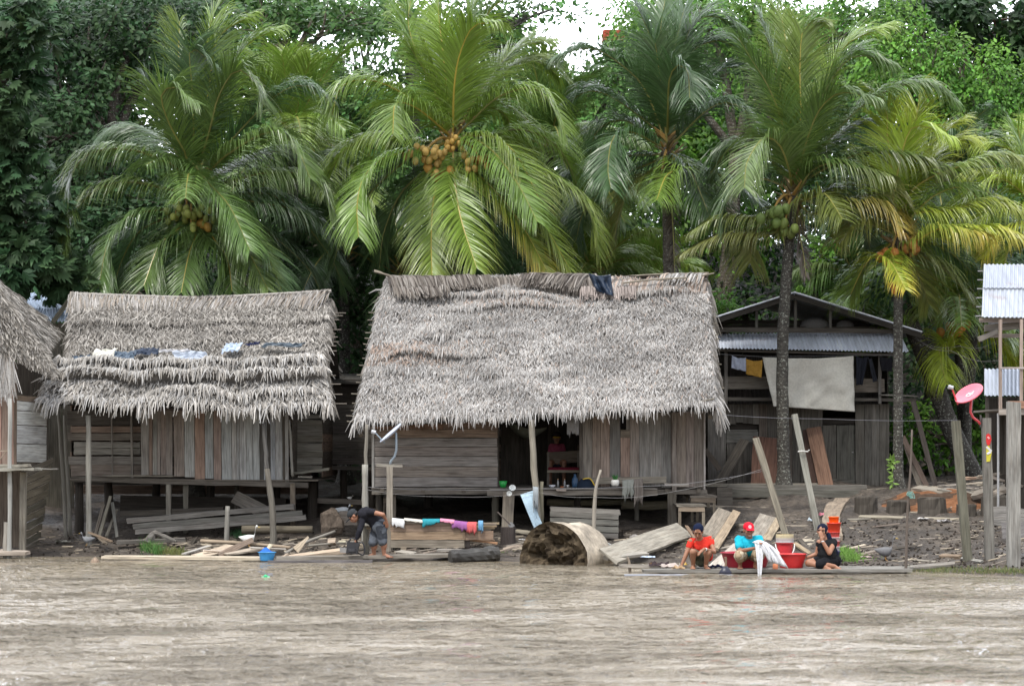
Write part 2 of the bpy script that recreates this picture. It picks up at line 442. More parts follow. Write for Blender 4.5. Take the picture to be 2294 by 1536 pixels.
def palm(label, crown, base, fronds, seed, trunk_r=.13, col=GM, Lm=1.0, extra=0, bunches=(), lean=0, spec=None, group='coconut palms behind the huts', ext_len=3.4, trunk_c=(.12, .11, .095), skirt=True, droop=.32, exdir=None):
    """crown=(px,py,Y), base=(px,Y); fronds = list of (pixel points, depth offset of the tip, style)"""
    rng = random.Random(seed)
    cp = at(*crown); bx = X(base[0], base[1]); b0 = Vector((bx, base[1], ground(bx, base[1]) - .1))
    root = thing('coconut_palm', b0, label, 'palm tree', group)
    mb = MB(); mid = b0.lerp(cp, .5) + Vector((lean, 0, 0)); tp = catmull([b0, mid, cp], 40)
    mb.tube(tp, [trunk_r * (1 + .9 * max(0, 1 - i / 3.5)) * lerp(1.05, .86, i / 40) * (1 + (.02 if i % 2 else -.015)) for i in range(41)], 12, trunk_c, .04, rng)
    mb.build('trunk', M['bark'], root, smooth=True)
    # leaf bases / fibre at the crown
    mb = MB()
    for k in range(26):
        a = rng.uniform(0, 6.28); z = rng.uniform(-.35, .3); d = Vector((math.cos(a), math.sin(a), rng.uniform(.3, 1.1))).normalized()
        p = cp + Vector((0, 0, z)); mb.tube([p, p + d * rng.uniform(.25, .6)], [.05, .012], 5, rng.choice([(.22, .15, .07), (.33, .2, .06), (.14, .12, .06)]), rng=rng)
    if skirt:
        for k in range(26):
            a = rng.uniform(0, 6.28); d = Vector((math.cos(a) * .25, math.sin(a) * .25, -1)); p = cp + Vector((math.cos(a) * .12, math.sin(a) * .12, -.1))
            L = rng.uniform(.3, .9); mb.tube([p, p + d * L * .5 + Vector((0, 0, .08)), p + d * L], [.016, .012, .004], 4, rng.choice([(.12, .09, .06), (.2, .14, .08), (.08, .07, .05)]), rng=rng)
    mb.build('leaf_bases', M['husk'], root)
    for fr in fronds:
        pts, dep = fr[0], fr[1]; st = fr[2] if len(fr) > 2 else ''
        c = rand_col(col, rng); tipc = None; L = Lm * 1.3; rag = .03; rach = (.26, .25, .07); dr = droop
        if 'y' in st: c = rand_col(GY, rng); rach = (.4, .36, .08)
        if 'b' in st: c = rand_col(GB, rng); rach = (.4, .33, .07)
        if 'd' in st: c = rand_col(GD, rng)
        if 'l' in st: c = rand_col(GOL, rng)
        if 'o' in st: tipc = GO
        if 't' in st: tipc = (.2, .2, .05)
        if 's' in st: L = Lm * .95
        if 'h' in st: dr = droop * 1.7
        if 'u' in st: dr = droop * .45
        if 'g' in st: c = rand_col(GR, rng); rag = .6; dr = droop * 3; L = Lm * .5
        if 'r' in st: rach = (.5, .38, .07)
        P = [cp.lerp(at(pts[0][0], pts[0][1], crown[2]), .35)]
        # arc-length share gives each point its depth
        cum = [0]
        pp = [(crown[0], crown[1])] + list(pts)
        for a, b in zip(pp, pp[1:]): cum.append(cum[-1] + math.hypot(a[0] - b[0], a[1] - b[1]))
        for (x_, y_), s in zip(pts, cum[1:]): P.append(at(x_, y_, crown[2] + dep * (s / cum[-1])))
        make_frond(P, L, c, rng, root, dr, 1.0, tipc, rag, rach)
    for k in range(extra):       # fronds round the back and sides nobody can single out
        a = exdir(rng) if exdir else rng.uniform(0, 6.28); el = rng.choice([1.2, .9, .6, .3, .0]) + rng.uniform(-.15, .15)
        L = ext_len * rng.uniform(.8, 1.1); d = Vector((math.cos(a) * math.cos(el), math.sin(a) * math.cos(el), math.sin(el)))
        h = Vector((math.cos(a), math.sin(a), 0)); g = lerp(1.15, .35, max(0, el) / 1.3)
        P = [cp + d * .08]; 
        for f in (.3, .55, .8, 1.0): P.append(cp + d * L * f * .93 + Vector((0, 0, -g * L * f * f * .62)))
        make_frond(P, Lm * 1.25, rand_col(col, rng), rng, root, droop, .95, None, .04)
    for bx_ in bunches: make_bunch(bx_, rng, root, cp)
    return root

A_F = [([(404, 385), (330, 345), (258, 333), (190, 350), (150, 420), (137, 560)], -1.2),
 ([(380, 425), (300, 408), (225, 420), (165, 480), (138, 590)], -.8), ([(378, 466), (300, 481), (245, 537), (221, 640)], -1.2),
 ([(408, 505), (357, 550), (322, 640)], -1.3, 'r'), ([(440, 522), (423, 571), (406, 655)], -1.4, 'r'), ([(476, 530), (509, 580), (520, 652)], -1.3, 'r'),
 ([(462, 447), (507, 477), (560, 570), (601, 650)], -1.8), ([(540, 515), (590, 555), (632, 655)], -1.2, 'd'),
 ([(425, 361), (468, 412), (515, 464), (560, 560)], -2.1), ([(509, 408), (601, 387), (705, 400), (765, 500)], -1.0),
 ([(560, 450), (670, 472), (757, 520)], -.5, 'd'), ([(507, 348), (601, 296), (657, 318), (695, 400)], -1.4), ([(503, 331), (601, 228), (670, 191), (735, 215)], -.7, 'd'),
 ([(434, 300), (430, 193), (427, 110), (475, 140)], -.6, 'd'), ([(455, 300), (474, 150), (492, 80), (560, 36)], .2, 'b'),
 ([(470, 290), (490, 215), (530, 157), (575, 190), (590, 235)], -1.0), ([(480, 300), (515, 160), (560, 96), (620, 66)], .8, 'b'),
 ([(415, 344), (380, 279), (361, 215), (390, 196), (440, 230)], -1.6), ([(400, 350), (360, 270), (325, 175)], -.3, 'd'),
 ([(440, 300), (455, 180), (470, 60), (490, 5)], .6, 'b'), ([(425, 330), (405, 230), (400, 130), (402, 50)], .7, 'b'),
 ([(415, 360), (340, 300), (280, 290), (230, 320)], 2.2, 'd'), ([(510, 380), (600, 340), (680, 350), (760, 330)], 2.0, 'd'),
 ([(500, 470), (600, 520), (690, 600), (720, 660)], .4, 'd'), ([(500, 440), (620, 440), (730, 560), (770, 640)], 1.0, 'd'),
 ([(385, 480), (310, 520), (270, 590), (255, 650)], .6, 'd')]
palm('large dark green coconut palm with green nuts, behind the sagging left thatched hut', (430, 425, 9.0), (440, 9.6), A_F, 11, .15, GM, 1.0, 3,
     [(428, 482, 8.3, 22, .20, (.22, .25, .06), .08), (395, 480, 8.4, 12, .14, (.15, .19, .05), .075), (455, 505, 8.4, 3, .08, (.42, .25, .05)), (418, 443, 8.4, 8, .10, (.12, .17, .04), .06)])
B_F = [([(1015, 292), (1017, 200), (1029, 125), (1060, 60), (1112, 50)], -1.6, 'br'), ([(1005, 240), (992, 112), (983, 30), (985, -40)], .3, 'b'),
 ([(1030, 230), (1042, 167), (1048, 50), (1080, -30)], .5, 'b'), ([(1030, 220), (1065, 90), (1104, 17), (1165, -15)], -.2, 'b'),
 ([(985, 275), (900, 208), (825, 179), (765, 195), (744, 258)], -.7, 'br'), ([(995, 292), (933, 242), (887, 233), (880, 300)], -2.0, 'br'),
 ([(960, 335), (867, 350), (817, 396), (800, 458), (803, 530)], -1.4, 'br'), ([(950, 318), (854, 304), (783, 329), (733, 390)], .3, ''),
 ([(1015, 346), (1019, 408), (1033, 492), (1068, 600)], -2.0, 'brt'), ([(990, 370), (971, 450), (966, 540), (968, 620)], -1.3, 'brto'),
 ([(1055, 375), (1117, 437), (1171, 508), (1228, 612)], -1.7, 'bro'), ([(1070, 365), (1142, 412), (1208, 487), (1275, 600)], -1.2, 'brt'),
 ([(1055, 305), (1108, 308), (1158, 350), (1215, 460)], -1.8, 'bt'), ([(1060, 267), (1117, 217), (1192, 198), (1237, 237), (1267, 300)], -1.0, ''),
 ([(1100, 345), (1175, 367), (1262, 412), (1317, 467), (1342, 570)], -.7, 't'), ([(1060, 230), (1117, 150), (1158, 108), (1225, 92)], 1.2, 'b'),
 ([(990, 230), (945, 146), (915, 60), (920, 0)], .8, 'b'), ([(1050, 250), (1130, 160), (1200, 137), (1250, 170)], 1.6, ''),
 ([(1005, 230), (960, 130), (940, 50), (900, 30)], 1.5, 'b'), ([(1060, 320), (1160, 290), (1250, 330), (1300, 430)], .6, ''),
 ([(975, 360), (900, 430), (860, 520), (850, 600)], .6, 'd'), ([(950, 330), (840, 420), (770, 520), (745, 600)], 0, 'd'),
 ([(1045, 280), (1080, 240), (1135, 262), (1150, 340)], 1.4, ''), ([(1020, 330), (1090, 430), (1110, 560), (1120, 610)], .8, 'd')]
palm('tall coconut palm with clusters of orange nuts above the largest hut', (1015, 312, 9.0), (1022, 9.8), B_F, 12, .14, GB, 1.02, 3,
     [(955, 350, 8.35, 20, .17, (.40, .27, .08), .078), (1072, 362, 8.4, 12, .13, (.42, .28, .08), .078), (1013, 326, 8.3, 12, .10, (.40, .25, .06), .06), (985, 385, 8.5, 4, .12, (.42, .24, .05))])
C_F = [([(1493, 221), (1511, 111), (1533, 20)], .4, 'd'), ([(1475, 221), (1466, 111), (1430, 20)], .3, 'd'),
 ([(1496, 250), (1500, 175), (1520, 146), (1540, 160), (1545, 220)], -2.2, ''), ([(1510, 200), (1545, 120), (1612, 91), (1665, 120)], .2, 'd'),
 ([(1510, 180), (1546, 66), (1590, 36), (1650, 58)], .8, 'd'), ([(1510, 320), (1577, 252), (1630, 230), (1683, 261), (1708, 310)], -1.0, 'd'),
 ([(1480, 290), (1450, 210), (1408, 158), (1325, 108), (1250, 128)], -.6, 'd'), ([(1470, 290), (1383, 225), (1325, 204), (1272, 228)], .2, 'd'),
 ([(1475, 325), (1417, 296), (1375, 308), (1362, 375), (1368, 420)], -1.6, ''), ([(1510, 345), (1546, 381), (1590, 485)], -1.4, 'd'),
 ([(1515, 365), (1528, 376), (1493, 394), (1471, 448)], -2.0, 'b'), ([(1530, 360), (1559, 379), (1612, 390), (1666, 425), (1702, 455)], -1.0, ''),
 ([(1480, 345), (1400, 350), (1320, 370), (1250, 410)], .5, 'd'), ([(1500, 400), (1508, 520), (1512, 625)], -.5, 'dg'),
 ([(1460, 310), (1400, 270), (1340, 290), (1320, 350)], .8, 'd'), ([(1500, 180), (1480, 80), (1490, 0)], 1.4, 'd'), ([(1515, 300), (1580, 180), (1650, 150), (1700, 190)], 1.2, 'd'),
 ([(1480, 380), (1420, 410), (1390, 470), (1375, 540)], .3, 'l'), ([(1520, 400), (1580, 430), (1625, 500), (1640, 570)], .5, 'd'), ([(1470, 360), (1380, 400), (1310, 470), (1290, 540)], 1.0, 'd')]
palm('tall dark blue green coconut palm next right of the orange nut palm', (1495, 330, 10.0), (1508, 10.4), C_F, 13, .15, GD, 1.0, 3, [(1480, 420, 9.5, 5, .12, (.12, .13, .04))], trunk_c=(.07, .06, .05))
D_F = [([(1785, 370), (1794, 266), (1792, 155), (1800, 66), (1840, 50)], -.3, 'b'), ([(1790, 360), (1843, 212), (1862, 150), (1900, 97), (1985, 58)], .5, 'b'),
 ([(1770, 330), (1754, 221), (1732, 133), (1703, 40)], .3, ''), ([(1790, 380), (1812, 300), (1840, 240), (1885, 208), (1960, 220)], -1.6, ''),
 ([(1790, 350), (1840, 220), (1887, 146), (1927, 125), (1992, 140)], -.3, ''), ([(1800, 380), (1909, 257), (1998, 199), (2073, 188), (2128, 220)], -.3, ''),
 ([(1765, 350), (1750, 266), (1719, 190), (1683, 133), (1655, 85)], -.5, ''), ([(1768, 380), (1745, 323), (1710, 310), (1674, 363), (1668, 420)], -1.9, ''),
 ([(1790, 425), (1821, 381), (1878, 366), (1989, 392)], -1.3, 't'), ([(1810, 400), (1887, 359), (1953, 341), (2042, 350), (2110, 370)], -.8, 't'),
 ([(1800, 450), (1825, 440), (1850, 436), (1887, 490)], -1.7, 'l'), ([(1820, 480), (1896, 458), (1967, 456), (2015, 505)], -1.2, 'lo'),
 ([(1740, 520), (1710, 527), (1621, 527), (1535, 565)], -.5, 'ls'), ([(1740, 470), (1690, 488), (1621, 486), (1552, 518)], -.4, 'ls'),
 ([(1790, 520), (1800, 570), (1806, 620)], -.3, 'gs'),
 ([(1850, 460), (1949, 443), (1995, 438), (2033, 495)], -.3, 'lt'), ([(1775, 330), (1770, 180), (1755, 60), (1740, 20)], 1.4, 'b'),
 ([(1760, 420), (1700, 400), (1640, 430), (1610, 500)], -.3, 'd'), ([(1770, 400), (1700, 340), (1640, 330), (1590, 390)], .8, 'd'),
 ([(1800, 450), (1870, 430), (1930, 490), (1950, 560)], .5, 'd'), ([(1800, 390), (1880, 300), (1950, 280), (2010, 330)], 1.2, 'd'), ([(1740, 470), (1690, 520), (1680, 590)], .5, 'l')]
palm('large coconut palm whose trunk stands in front of the hanging sheet', (1775, 440, 7.6), (1757, 7.2), D_F, 14, .13, GM, .98, 0,
     [(1735, 478, 7.2, 7, .13, (.13, .19, .05)), (1760, 505, 7.2, 4, .1, (.15, .2, .05))], lean=-.12, trunk_c=(.055, .05, .042))
E_F = [([(2005, 440), (1989, 310), (1985, 243), (1950, 205)], .3, 'yr'), ([(2020, 460), (2064, 376), (2091, 319), (2150, 272)], .2, 'yr'), ([(2012, 440), (2040, 330), (2056, 245), (2060, 200)], .6, 'y'),
 ([(2040, 430), (2091, 394), (2153, 372), (2219, 350), (2290, 352)], -.8, 'bt'), ([(2040, 480), (2130, 470), (2219, 450), (2295, 480)], -.5, 'yt'),
 ([(2025, 545), (2055, 538), (2108, 512), (2197, 522)], -1.4, 'bo'), ([(2060, 520), (2153, 512), (2241, 514), (2292, 545)], -.7, 'yo'),
 ([(2000, 450), (2030, 310), (2062, 282), (2125, 305)], -1.0, 'y'), ([(1995, 585), (1976, 574), (1998, 590), (2029, 648)], -1.8, 'yos'),
 ([(1995, 520), (1930, 500), (1880, 540)], -.6, 'l'), ([(1990, 480), (1930, 420), (1880, 420), (1840, 470)], 1.0, 'b'), ([(2000, 470), (1960, 380), (1930, 350)], .8, 'y'),
 ([(2030, 560), (2100, 590), (2160, 650)], -.3, 'l'), ([(2040, 530), (2120, 560), (2190, 620)], .8, 'd'), ([(2030, 440), (2110, 330), (2180, 310)], 1.0, 'y'),
 ([(1990, 550), (1940, 590), (1905, 660)], .6, 'b'), ([(2030, 500), (2090, 440), (2160, 420), (2210, 470)], -.3, 'b'), ([(2000, 500), (2060, 620), (2080, 680)], .7, 'l')]
palm('yellow green coconut palm whose trunk stands at the right end of the shed', (2012, 530, 7.4), (2012, 7.2), E_F, 15, .105, GY, .9, 0,
     [(1998, 575, 7.1, 5, .11, (.50, .20, .05)), (2040, 560, 7.2, 4, .12, (.46, .2, .05)), (2014, 640, 7.2, 4, .07, (.45, .17, .04), .07)], trunk_c=(.055, .05, .042))
F_F = [([(2110, 640), (2050, 600), (1960, 610), (1880, 680)], -.6, 'b'), ([(2110, 660), (2040, 640), (1960, 650), (1900, 700)], .4, ''),
 ([(2150, 600), (2130, 540), (2090, 520)], .4, 'b'), ([(2160, 630), (2200, 590), (2250, 600), (2290, 660)], -.6, 'y'), ([(2150, 680), (2125, 690), (2105, 720)], .3, 'b'),
 ([(2160, 640), (2190, 560), (2240, 520)], .7, 'y'), ([(2160, 700), (2220, 700), (2260, 760)], -.3, 'b'), ([(2120, 640), (2090, 650), (2075, 700)], -1.0, 't'),
 ([(2150, 620), (2160, 560), (2180, 500)], 1, 'b'), ([(2170, 720), (2240, 760), (2290, 840)], .6, 'y'), ([(2130, 790), (2118, 770), (2105, 790), (2120, 860)], -1.6, 'yh')]
palm('small coconut palm with orange nuts seen behind the red dish', (2145, 690, 10.5), (2165, 10.8), F_F, 16, .13, GB, .9, 6, [(2140, 735, 10.2, 7, .14, (.52, .24, .05))], trunk_c=(.05, .045, .04))
palm('yellowing coconut palm with its crown cut by the right edge of the photo', (2345, 470, 9.0), (2340, 9.2),
     [([(2290, 430), (2240, 400), (2180, 430), (2150, 480)], -.5, 'yt'), ([(2290, 460), (2230, 470), (2180, 520), (2160, 580)], -.4, 'y'), ([(2300, 400), (2270, 340), (2200, 320)], .3, 'y'),
      ([(2290, 500), (2240, 520), (2200, 580)], -.6, 'yo'), ([(2310, 390), (2290, 330), (2280, 280)], .4, 'b'), ([(2300, 520), (2260, 560), (2240, 640)], .4, 'y')], 17, .13, GY, .95, 5, [])
# palms farther back, only their crowns show between the others
def back_palm(label, px, py, Y, seed, col, Lm=.95, n=20, L=3.3, tc=(.05, .045, .04)):
    return palm(label, (px, py, Y), (px + 4, Y), [], seed, .14, col, Lm, n, [], ext_len=L, trunk_c=tc, skirt=False)
back_palm('coconut palm behind and right of the left nut palm, its upright fronds against the sky', 655, 300, 13, 21, GB, 1.0, 18, 3.3)
back_palm('low shaded coconut palm between the two big nut palms', 770, 560, 12.5, 22, GD, .95, 18, 2.8)
back_palm('coconut palm crown behind the right fronds of the orange nut palm', 1230, 330, 14, 23, GM, .95, 18, 3.0)
back_palm('low coconut palm behind the ridge of the largest hut', 1330, 610, 13, 24, GB, .95, 18, 3.0)
back_palm('dark coconut palm low behind the largest hut, left of its ridge plastic', 900, 610, 13, 25, GD, .95, 16, 2.6)
back_palm('low coconut palm seen under the crown of the tall dark palm', 1440, 660, 15, 26, GB, .95, 14, 2.6)
back_palm('coconut palm behind the yellow green palm, fronds dark', 2090, 420, 13, 27, GD, .95, 16, 3.0)
back_palm('coconut palm far behind the right end of the shed', 1925, 640, 15, 28, GM, .9, 12, 2.3)

# ------------------------------------------------------------------ broadleaf trees
def leaf_quad(mb, p, d, nrm, L, W, c):
    s = d.cross(nrm).normalized() * W * .5
    n = len(mb.v)
    mb.v.extend([p, p + d * L * .45 + s, p + d * L, p + d * L * .45 - s]); mb.face((n, n + 1, n + 2, n + 3), c)
def tree(label, base, blobs, seed, c, leaf=.17, dens=1.0, trunk=None, tr=.2, shape='leaf', name='broadleaf_tree', group='forest trees behind the palms', bark=(.10, .08, .06), clump=.5, puff=False):
    """base=(px,Y); blobs=(px,py,Y,rx,ry) crown masses in photo pixels"""
    rng = random.Random(seed); bx = X(base[0], base[1]); b0 = Vector((bx, base[1], ground(bx, base[1]) - .2))
    root = thing(name, b0, label, 'tree', group)
    cen = [(at(b[0], b[1], b[2]), b[3] * 1.2 * (b[2] + 40) / FPX, b[4] * 1.2 * (b[2] + 40) / FPX) for b in blobs]
    mb = MB(); top = sum((x_[0] for x_ in cen), Vector()) / len(cen)
    fork = b0.lerp(top, .62) if trunk is None else trunk
    mb.tube(catmull([b0, b0.lerp(fork, .5) + Vector((rng.uniform(-.3, .3), 0, 0)), fork], 10), [lerp(tr * 1.3, tr * .8, i / 10) for i in range(11)], 9, bark, .06, rng)
    for q, rx, rz in cen:
        m_ = fork.lerp(q, .5) + Vector((rng.uniform(-.4, .4), rng.uniform(-.3, .3), rng.uniform(-.1, .4)))
        pts = catmull([fork, m_, q], 8); mb.tube(pts, [lerp(tr * .6, .03, i / 8) for i in range(9)], 6, bark, .05, rng)
        for k in range(5):
            e = q + Vector((rng.uniform(-1, 1) * rx, rng.uniform(-.6, .6) * rx, rng.uniform(-.8, 1) * rz)) * .85
            s = pts[rng.randint(3, 7)]; mb.tube(catmull([s, s.lerp(e, .5) + Vector((0, 0, rng.uniform(-.2, .2))), e], 5), [.045, .035, .03, .022, .015, .01], 5, bark, rng=rng)
    mb.build('trunk', M['bark'], root, smooth=True)
    mb = MB()
    for q, rx, rz in cen:
        vol = rx * rz
        for k in range(int((13 if puff else 42) * vol * dens) + 3):
            while True:
                u = Vector((rng.uniform(-1, 1), rng.uniform(-1, 1), rng.uniform(-1, 1)))
                if .25 < u.length < 1: break
            u = u * (1 / max(.55, u.length) ** .5)
            cp = q + Vector((u.x * rx, u.y * rx * .8, u.z * rz)); cr = clump * rng.uniform(.5, 1.2)
            cc = 1 + rng.uniform(-.35, .35); cyl = rng.uniform(.85, 1.25)
            axis = Vector((rng.uniform(-1, 1), rng.uniform(-1, .3), rng.uniform(-.3, .6))).normalized()
            for j in range(int(rng.uniform(20, 34) * (4.2 if puff else 1))):
                w_ = Vector((rng.gauss(0, .5), rng.gauss(0, .5), rng.gauss(0, .28))) * cr
                if puff: w_ = w_ * 1.25; w_.z = abs(w_.z) * 1.2 - (w_.x ** 2 + w_.y ** 2) * .9 / max(.2, cr)
                d = (w_.normalized() * .8 + Vector((rng.uniform(-.5, .5), rng.uniform(-.6, .3), rng.uniform(-.9, .15)))).normalized()
                nr = Vector((rng.uniform(-.5, .5), rng.uniform(-.9, .1), rng.uniform(.2, 1))).normalized()
                kk = cc * rng.uniform(.7, 1.3); L = leaf * 1.15 * rng.uniform(.6, 1.3)
                cl = (c[0] * kk * cyl, c[1] * kk, c[2] * kk)
                if shape == 'bread':
                    s = d.cross(nr).normalized(); p = cp + w_
                    for f in (-.8, -.4, 0, .4, .8):
                        dd = (d * (1 - abs(f) * .35) + s * f * .8).normalized(); leaf_quad(mb, p, dd, nr, L * (1.2 - abs(f) * .45), L * .33, cl)
                else: leaf_quad(mb, cp + w_, d, nr, L, L * .48, cl)
    mb.build('crown', M['leaf'], root)
    return root
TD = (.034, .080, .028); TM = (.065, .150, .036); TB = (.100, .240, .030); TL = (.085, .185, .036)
tree('dark spreading tree with bare branching limbs showing, behind the left nut palm', (245, 16), [(60, 90, 16, 90, 90), (200, 60, 17, 110, 70), (330, 60, 17, 100, 80), (150, 200, 16, 110, 70), (80, 330, 15, 120, 110), (200, 390, 15, 130, 80), (340, 150, 17, 60, 50), (110, 520, 14, 110, 100), (270, 540, 14, 110, 100), (430, 60, 18, 80, 70)],
     31, TD, .17, 1.25, at(245, 330, 16), .28, bark=(.055, .042, .034))
tree('breadfruit tree with large lobed leaves at the left edge, above the far left hut', (-60, 7), [(20, 60, 7.5, 70, 70), (10, 170, 7.5, 60, 60), (25, 300, 7.3, 45, 60), (60, 500, 7.5, 55, 50), (40, 590, 7.5, 80, 50), (120, 600, 8.2, 60, 50), (-20, 420, 7.5, 50, 80)],
     32, (.045, .095, .04), .26, .55, at(-50, 420, 7.5), .15, 'bread', 'breadfruit_tree', clump=.45)
tree('tree with open airy canopy left of the orange nut palm against the bright sky', (760, 20), [(700, 40, 20, 90, 60), (800, 20, 20, 90, 50), (640, 90, 20, 60, 60), (760, 130, 20, 60, 40), (600, 30, 20, 60, 60)], 33, TM, .2, .38, at(615, 190, 20), .13, bark=(.16, .13, .1))
tree('big leaved tree filling the gap right of the left nut palm', (800, 17), [(720, 190, 17, 70, 60), (780, 250, 17, 80, 60), (700, 330, 17, 110, 80), (830, 330, 17, 90, 90), (760, 450, 16, 140, 90), (860, 200, 18, 60, 60)], 34, TM, .2, .7, None, .16)
tree('tall trunked tree behind the orange nut palm, thick dark bole beside its fronds', (905, 18), [(930, 20, 18, 70, 50), (900, 130, 18, 60, 60), (1050, 60, 19, 100, 70), (1130, 40, 19, 90, 40), (950, 250, 18, 90, 80), (1150, 120, 19, 90, 50), (1240, 20, 19, 70, 25)], 35, TM, .18, .42, at(925, 130, 18), .24, bark=(.05, .045, .04))
tree('mid green bushy tree between the orange nut palm and the tall dark palm', (1240, 19), [(1180, 190, 19, 110, 70), (1290, 180, 19, 110, 60), (1390, 160, 20, 80, 60), (1230, 290, 18, 120, 80), (1360, 280, 18, 120, 90), (1300, 420, 17, 160, 90), (1100, 420, 17, 130, 90), (1420, 120, 20, 50, 40)], 36, TL, .14, .8, None, .2, clump=.5, puff=True)
tree('bright green tree behind the tall dark palm, top of the photo', (1600, 20), [(1450, 20, 20, 70, 40), (1560, 10, 20, 90, 50), (1680, 40, 20, 100, 60), (1620, 110, 20, 90, 70), (1800, 30, 20, 120, 60), (1900, 70, 20, 90, 70), (1740, 120, 20, 90, 60)], 37, TB, .13, .9, None, .22, clump=.5, puff=True)
tree('dense glossy bright green tree filling the upper right behind the palms', (2120, 17), [(2060, 120, 17, 80, 70), (2150, 150, 17, 90, 60), (2040, 210, 17, 80, 50), (2180, 230, 17, 90, 55), (2260, 200, 17, 80, 60), (2240, 300, 17, 100, 60), (2110, 290, 17, 90, 60), (2010, 60, 18, 60, 60), (2290, 380, 17, 80, 60), (1980, 160, 18, 60, 70)],
     38, TB, .13, 1.1, None, .25, clump=.5, puff=True)
tree('dark large leaved tree at the top right corner', (2230, 20), [(2120, 30, 20, 90, 50), (2220, 30, 20, 100, 60), (2290, 80, 20, 60, 80), (2030, 20, 20, 70, 40), (2290, 140, 20, 60, 50)], 39, TD, .3, .5, at(2235, 200, 20), .2, bark=(.13, .07, .05))
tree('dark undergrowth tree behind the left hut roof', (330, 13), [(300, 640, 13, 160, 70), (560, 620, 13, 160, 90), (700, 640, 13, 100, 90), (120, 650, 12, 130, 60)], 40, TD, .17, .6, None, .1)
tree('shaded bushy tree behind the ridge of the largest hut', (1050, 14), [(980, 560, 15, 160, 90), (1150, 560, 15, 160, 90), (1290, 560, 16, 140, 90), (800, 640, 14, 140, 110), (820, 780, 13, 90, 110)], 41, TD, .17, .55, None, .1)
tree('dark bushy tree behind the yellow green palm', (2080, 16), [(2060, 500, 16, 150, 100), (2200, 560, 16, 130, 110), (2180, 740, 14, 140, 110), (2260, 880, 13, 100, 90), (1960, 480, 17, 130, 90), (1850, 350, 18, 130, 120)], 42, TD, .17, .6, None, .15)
tree('feathery light green shrub left of the shed roof on the dark slope', (1640, 13), [(1630, 690, 13, 42, 26), (1600, 670, 13.5, 35, 20), (1665, 700, 13, 30, 16)], 43, TB, .10, 1.6, None, .04, name='shrub', group=None, clump=.2)
tree('leafy green bush behind the gable of the shed', (1850, 14), [(1860, 600, 15, 50, 55), (1830, 650, 15, 40, 30)], 44, TB, .14, 1.3, None, .05, name='shrub', group=None, clump=.25)
tree('bright green bush in the gap between shed and leaning trunks', (2130, 13), [(2110, 1000, 13, 70, 50), (2180, 960, 13, 60, 60), (2215, 920, 12.5, 40, 50), (2060, 960, 13, 50, 60)], 45, TB, .14, 1.0, None, .05, name='shrub', group=None, clump=.25)
for i, (bp, bl, cc, lb) in enumerate([
 ((60, 24), [(40, 60, 25, 130, 90), (160, 30, 25, 120, 70), (180, 150, 25, 90, 70), (250, 130, 25, 50, 70), (60, 220, 24, 130, 100), (160, 330, 23, 120, 90), (290, 20, 25, 110, 60), (20, 380, 22, 130, 120)], TD, 'shaded forest tree far behind the breadfruit tree at the left'),
 ((430, 25), [(380, 90, 25, 110, 70), (470, 30, 25, 110, 60), (330, 470, 22, 150, 110), (520, 180, 24, 120, 90), (560, 420, 22, 160, 110), (300, 250, 24, 60, 60)], TM, 'mid green forest tree far behind the left nut palm'),
 ((720, 25), [(640, 200, 25, 110, 80), (740, 260, 25, 120, 70), (860, 300, 24, 110, 80), (700, 400, 22, 150, 110), (640, 20, 26, 90, 40), (840, 40, 26, 80, 35), (880, 460, 21, 150, 110)], TL, 'leafy forest tree low behind the gap between the two nut palms'),
 ((1180, 26), [(960, 330, 24, 120, 90), (1120, 240, 25, 130, 70), (1260, 250, 25, 130, 70), (1000, 120, 25, 90, 60), (1110, 90, 26, 70, 50), (1360, 330, 24, 140, 100), (1180, 400, 23, 150, 100)], TL, 'broad light green forest tree behind the orange nut palm'),
 ((1560, 26), [(1470, 90, 26, 80, 60), (1570, 70, 26, 110, 80), (1690, 130, 26, 110, 90), (1600, 230, 25, 130, 90), (1740, 260, 24, 130, 90), (1500, 250, 24, 110, 90), (1800, 120, 26, 110, 90), (1620, 400, 22, 150, 110)], TB, 'sunny green forest tree behind the tall dark palm'),
 ((2000, 25), [(1900, 130, 25, 110, 90), (1990, 240, 24, 110, 90), (2090, 60, 25, 110, 70), (2200, 130, 25, 110, 80), (2290, 250, 24, 90, 90), (2120, 360, 23, 140, 90), (1900, 330, 23, 120, 90), (2250, 440, 22, 120, 100)], TM, 'tall forest tree behind the glossy bright green one, upper right')]):
    tree(lb, bp, bl, 60 + i, cc, .27 if i < 3 else .19, 1.15, None, .22, clump=.6, puff=i >= 3)
for (a, b, c_, d, Y, r, lb) in [(2195, 1060, 2080, 820, 9.6, .20, 'thick dark trunk leaning left behind the right posts'), (2168, 1060, 2178, 800, 10.2, .11, 'upright dark slim trunk behind the red dish')]:
    p0 = gz(a, Y, -.2); p1 = at(c_, d, Y + .3)
    mb = MB(); mb.tube(catmull([p0, p0.lerp(p1, .5) + Vector((-.08, 0, 0)), p1, p1 + (p1 - p0) * .7], 12), [r * 1.15 - r * .02 * i for i in range(13)], 10, (.045, .04, .034), .06)
    tr_ = thing('tree_trunk', p0, lb, 'tree'); mb.build('trunk', M['bark'], tr_, smooth=True)
    mb = MB(); rng = random.Random(int(a)); 
    top = p1 + (p1 - p0) * .7
    for k in range(500):
        w_ = Vector((rng.gauss(0, .5), rng.gauss(0, .5), rng.gauss(0, .3))); kk = rng.uniform(.6, 1.3)
        leaf_quad(mb, top + w_, (w_.normalized() + Vector((0, 0, -.5))).normalized(), Vector((rng.uniform(-.5, .5), -.5, 1)).normalized(), .18, .08, tuple(q * kk for q in TD))
    mb.build('crown', M['leaf'], tr_)
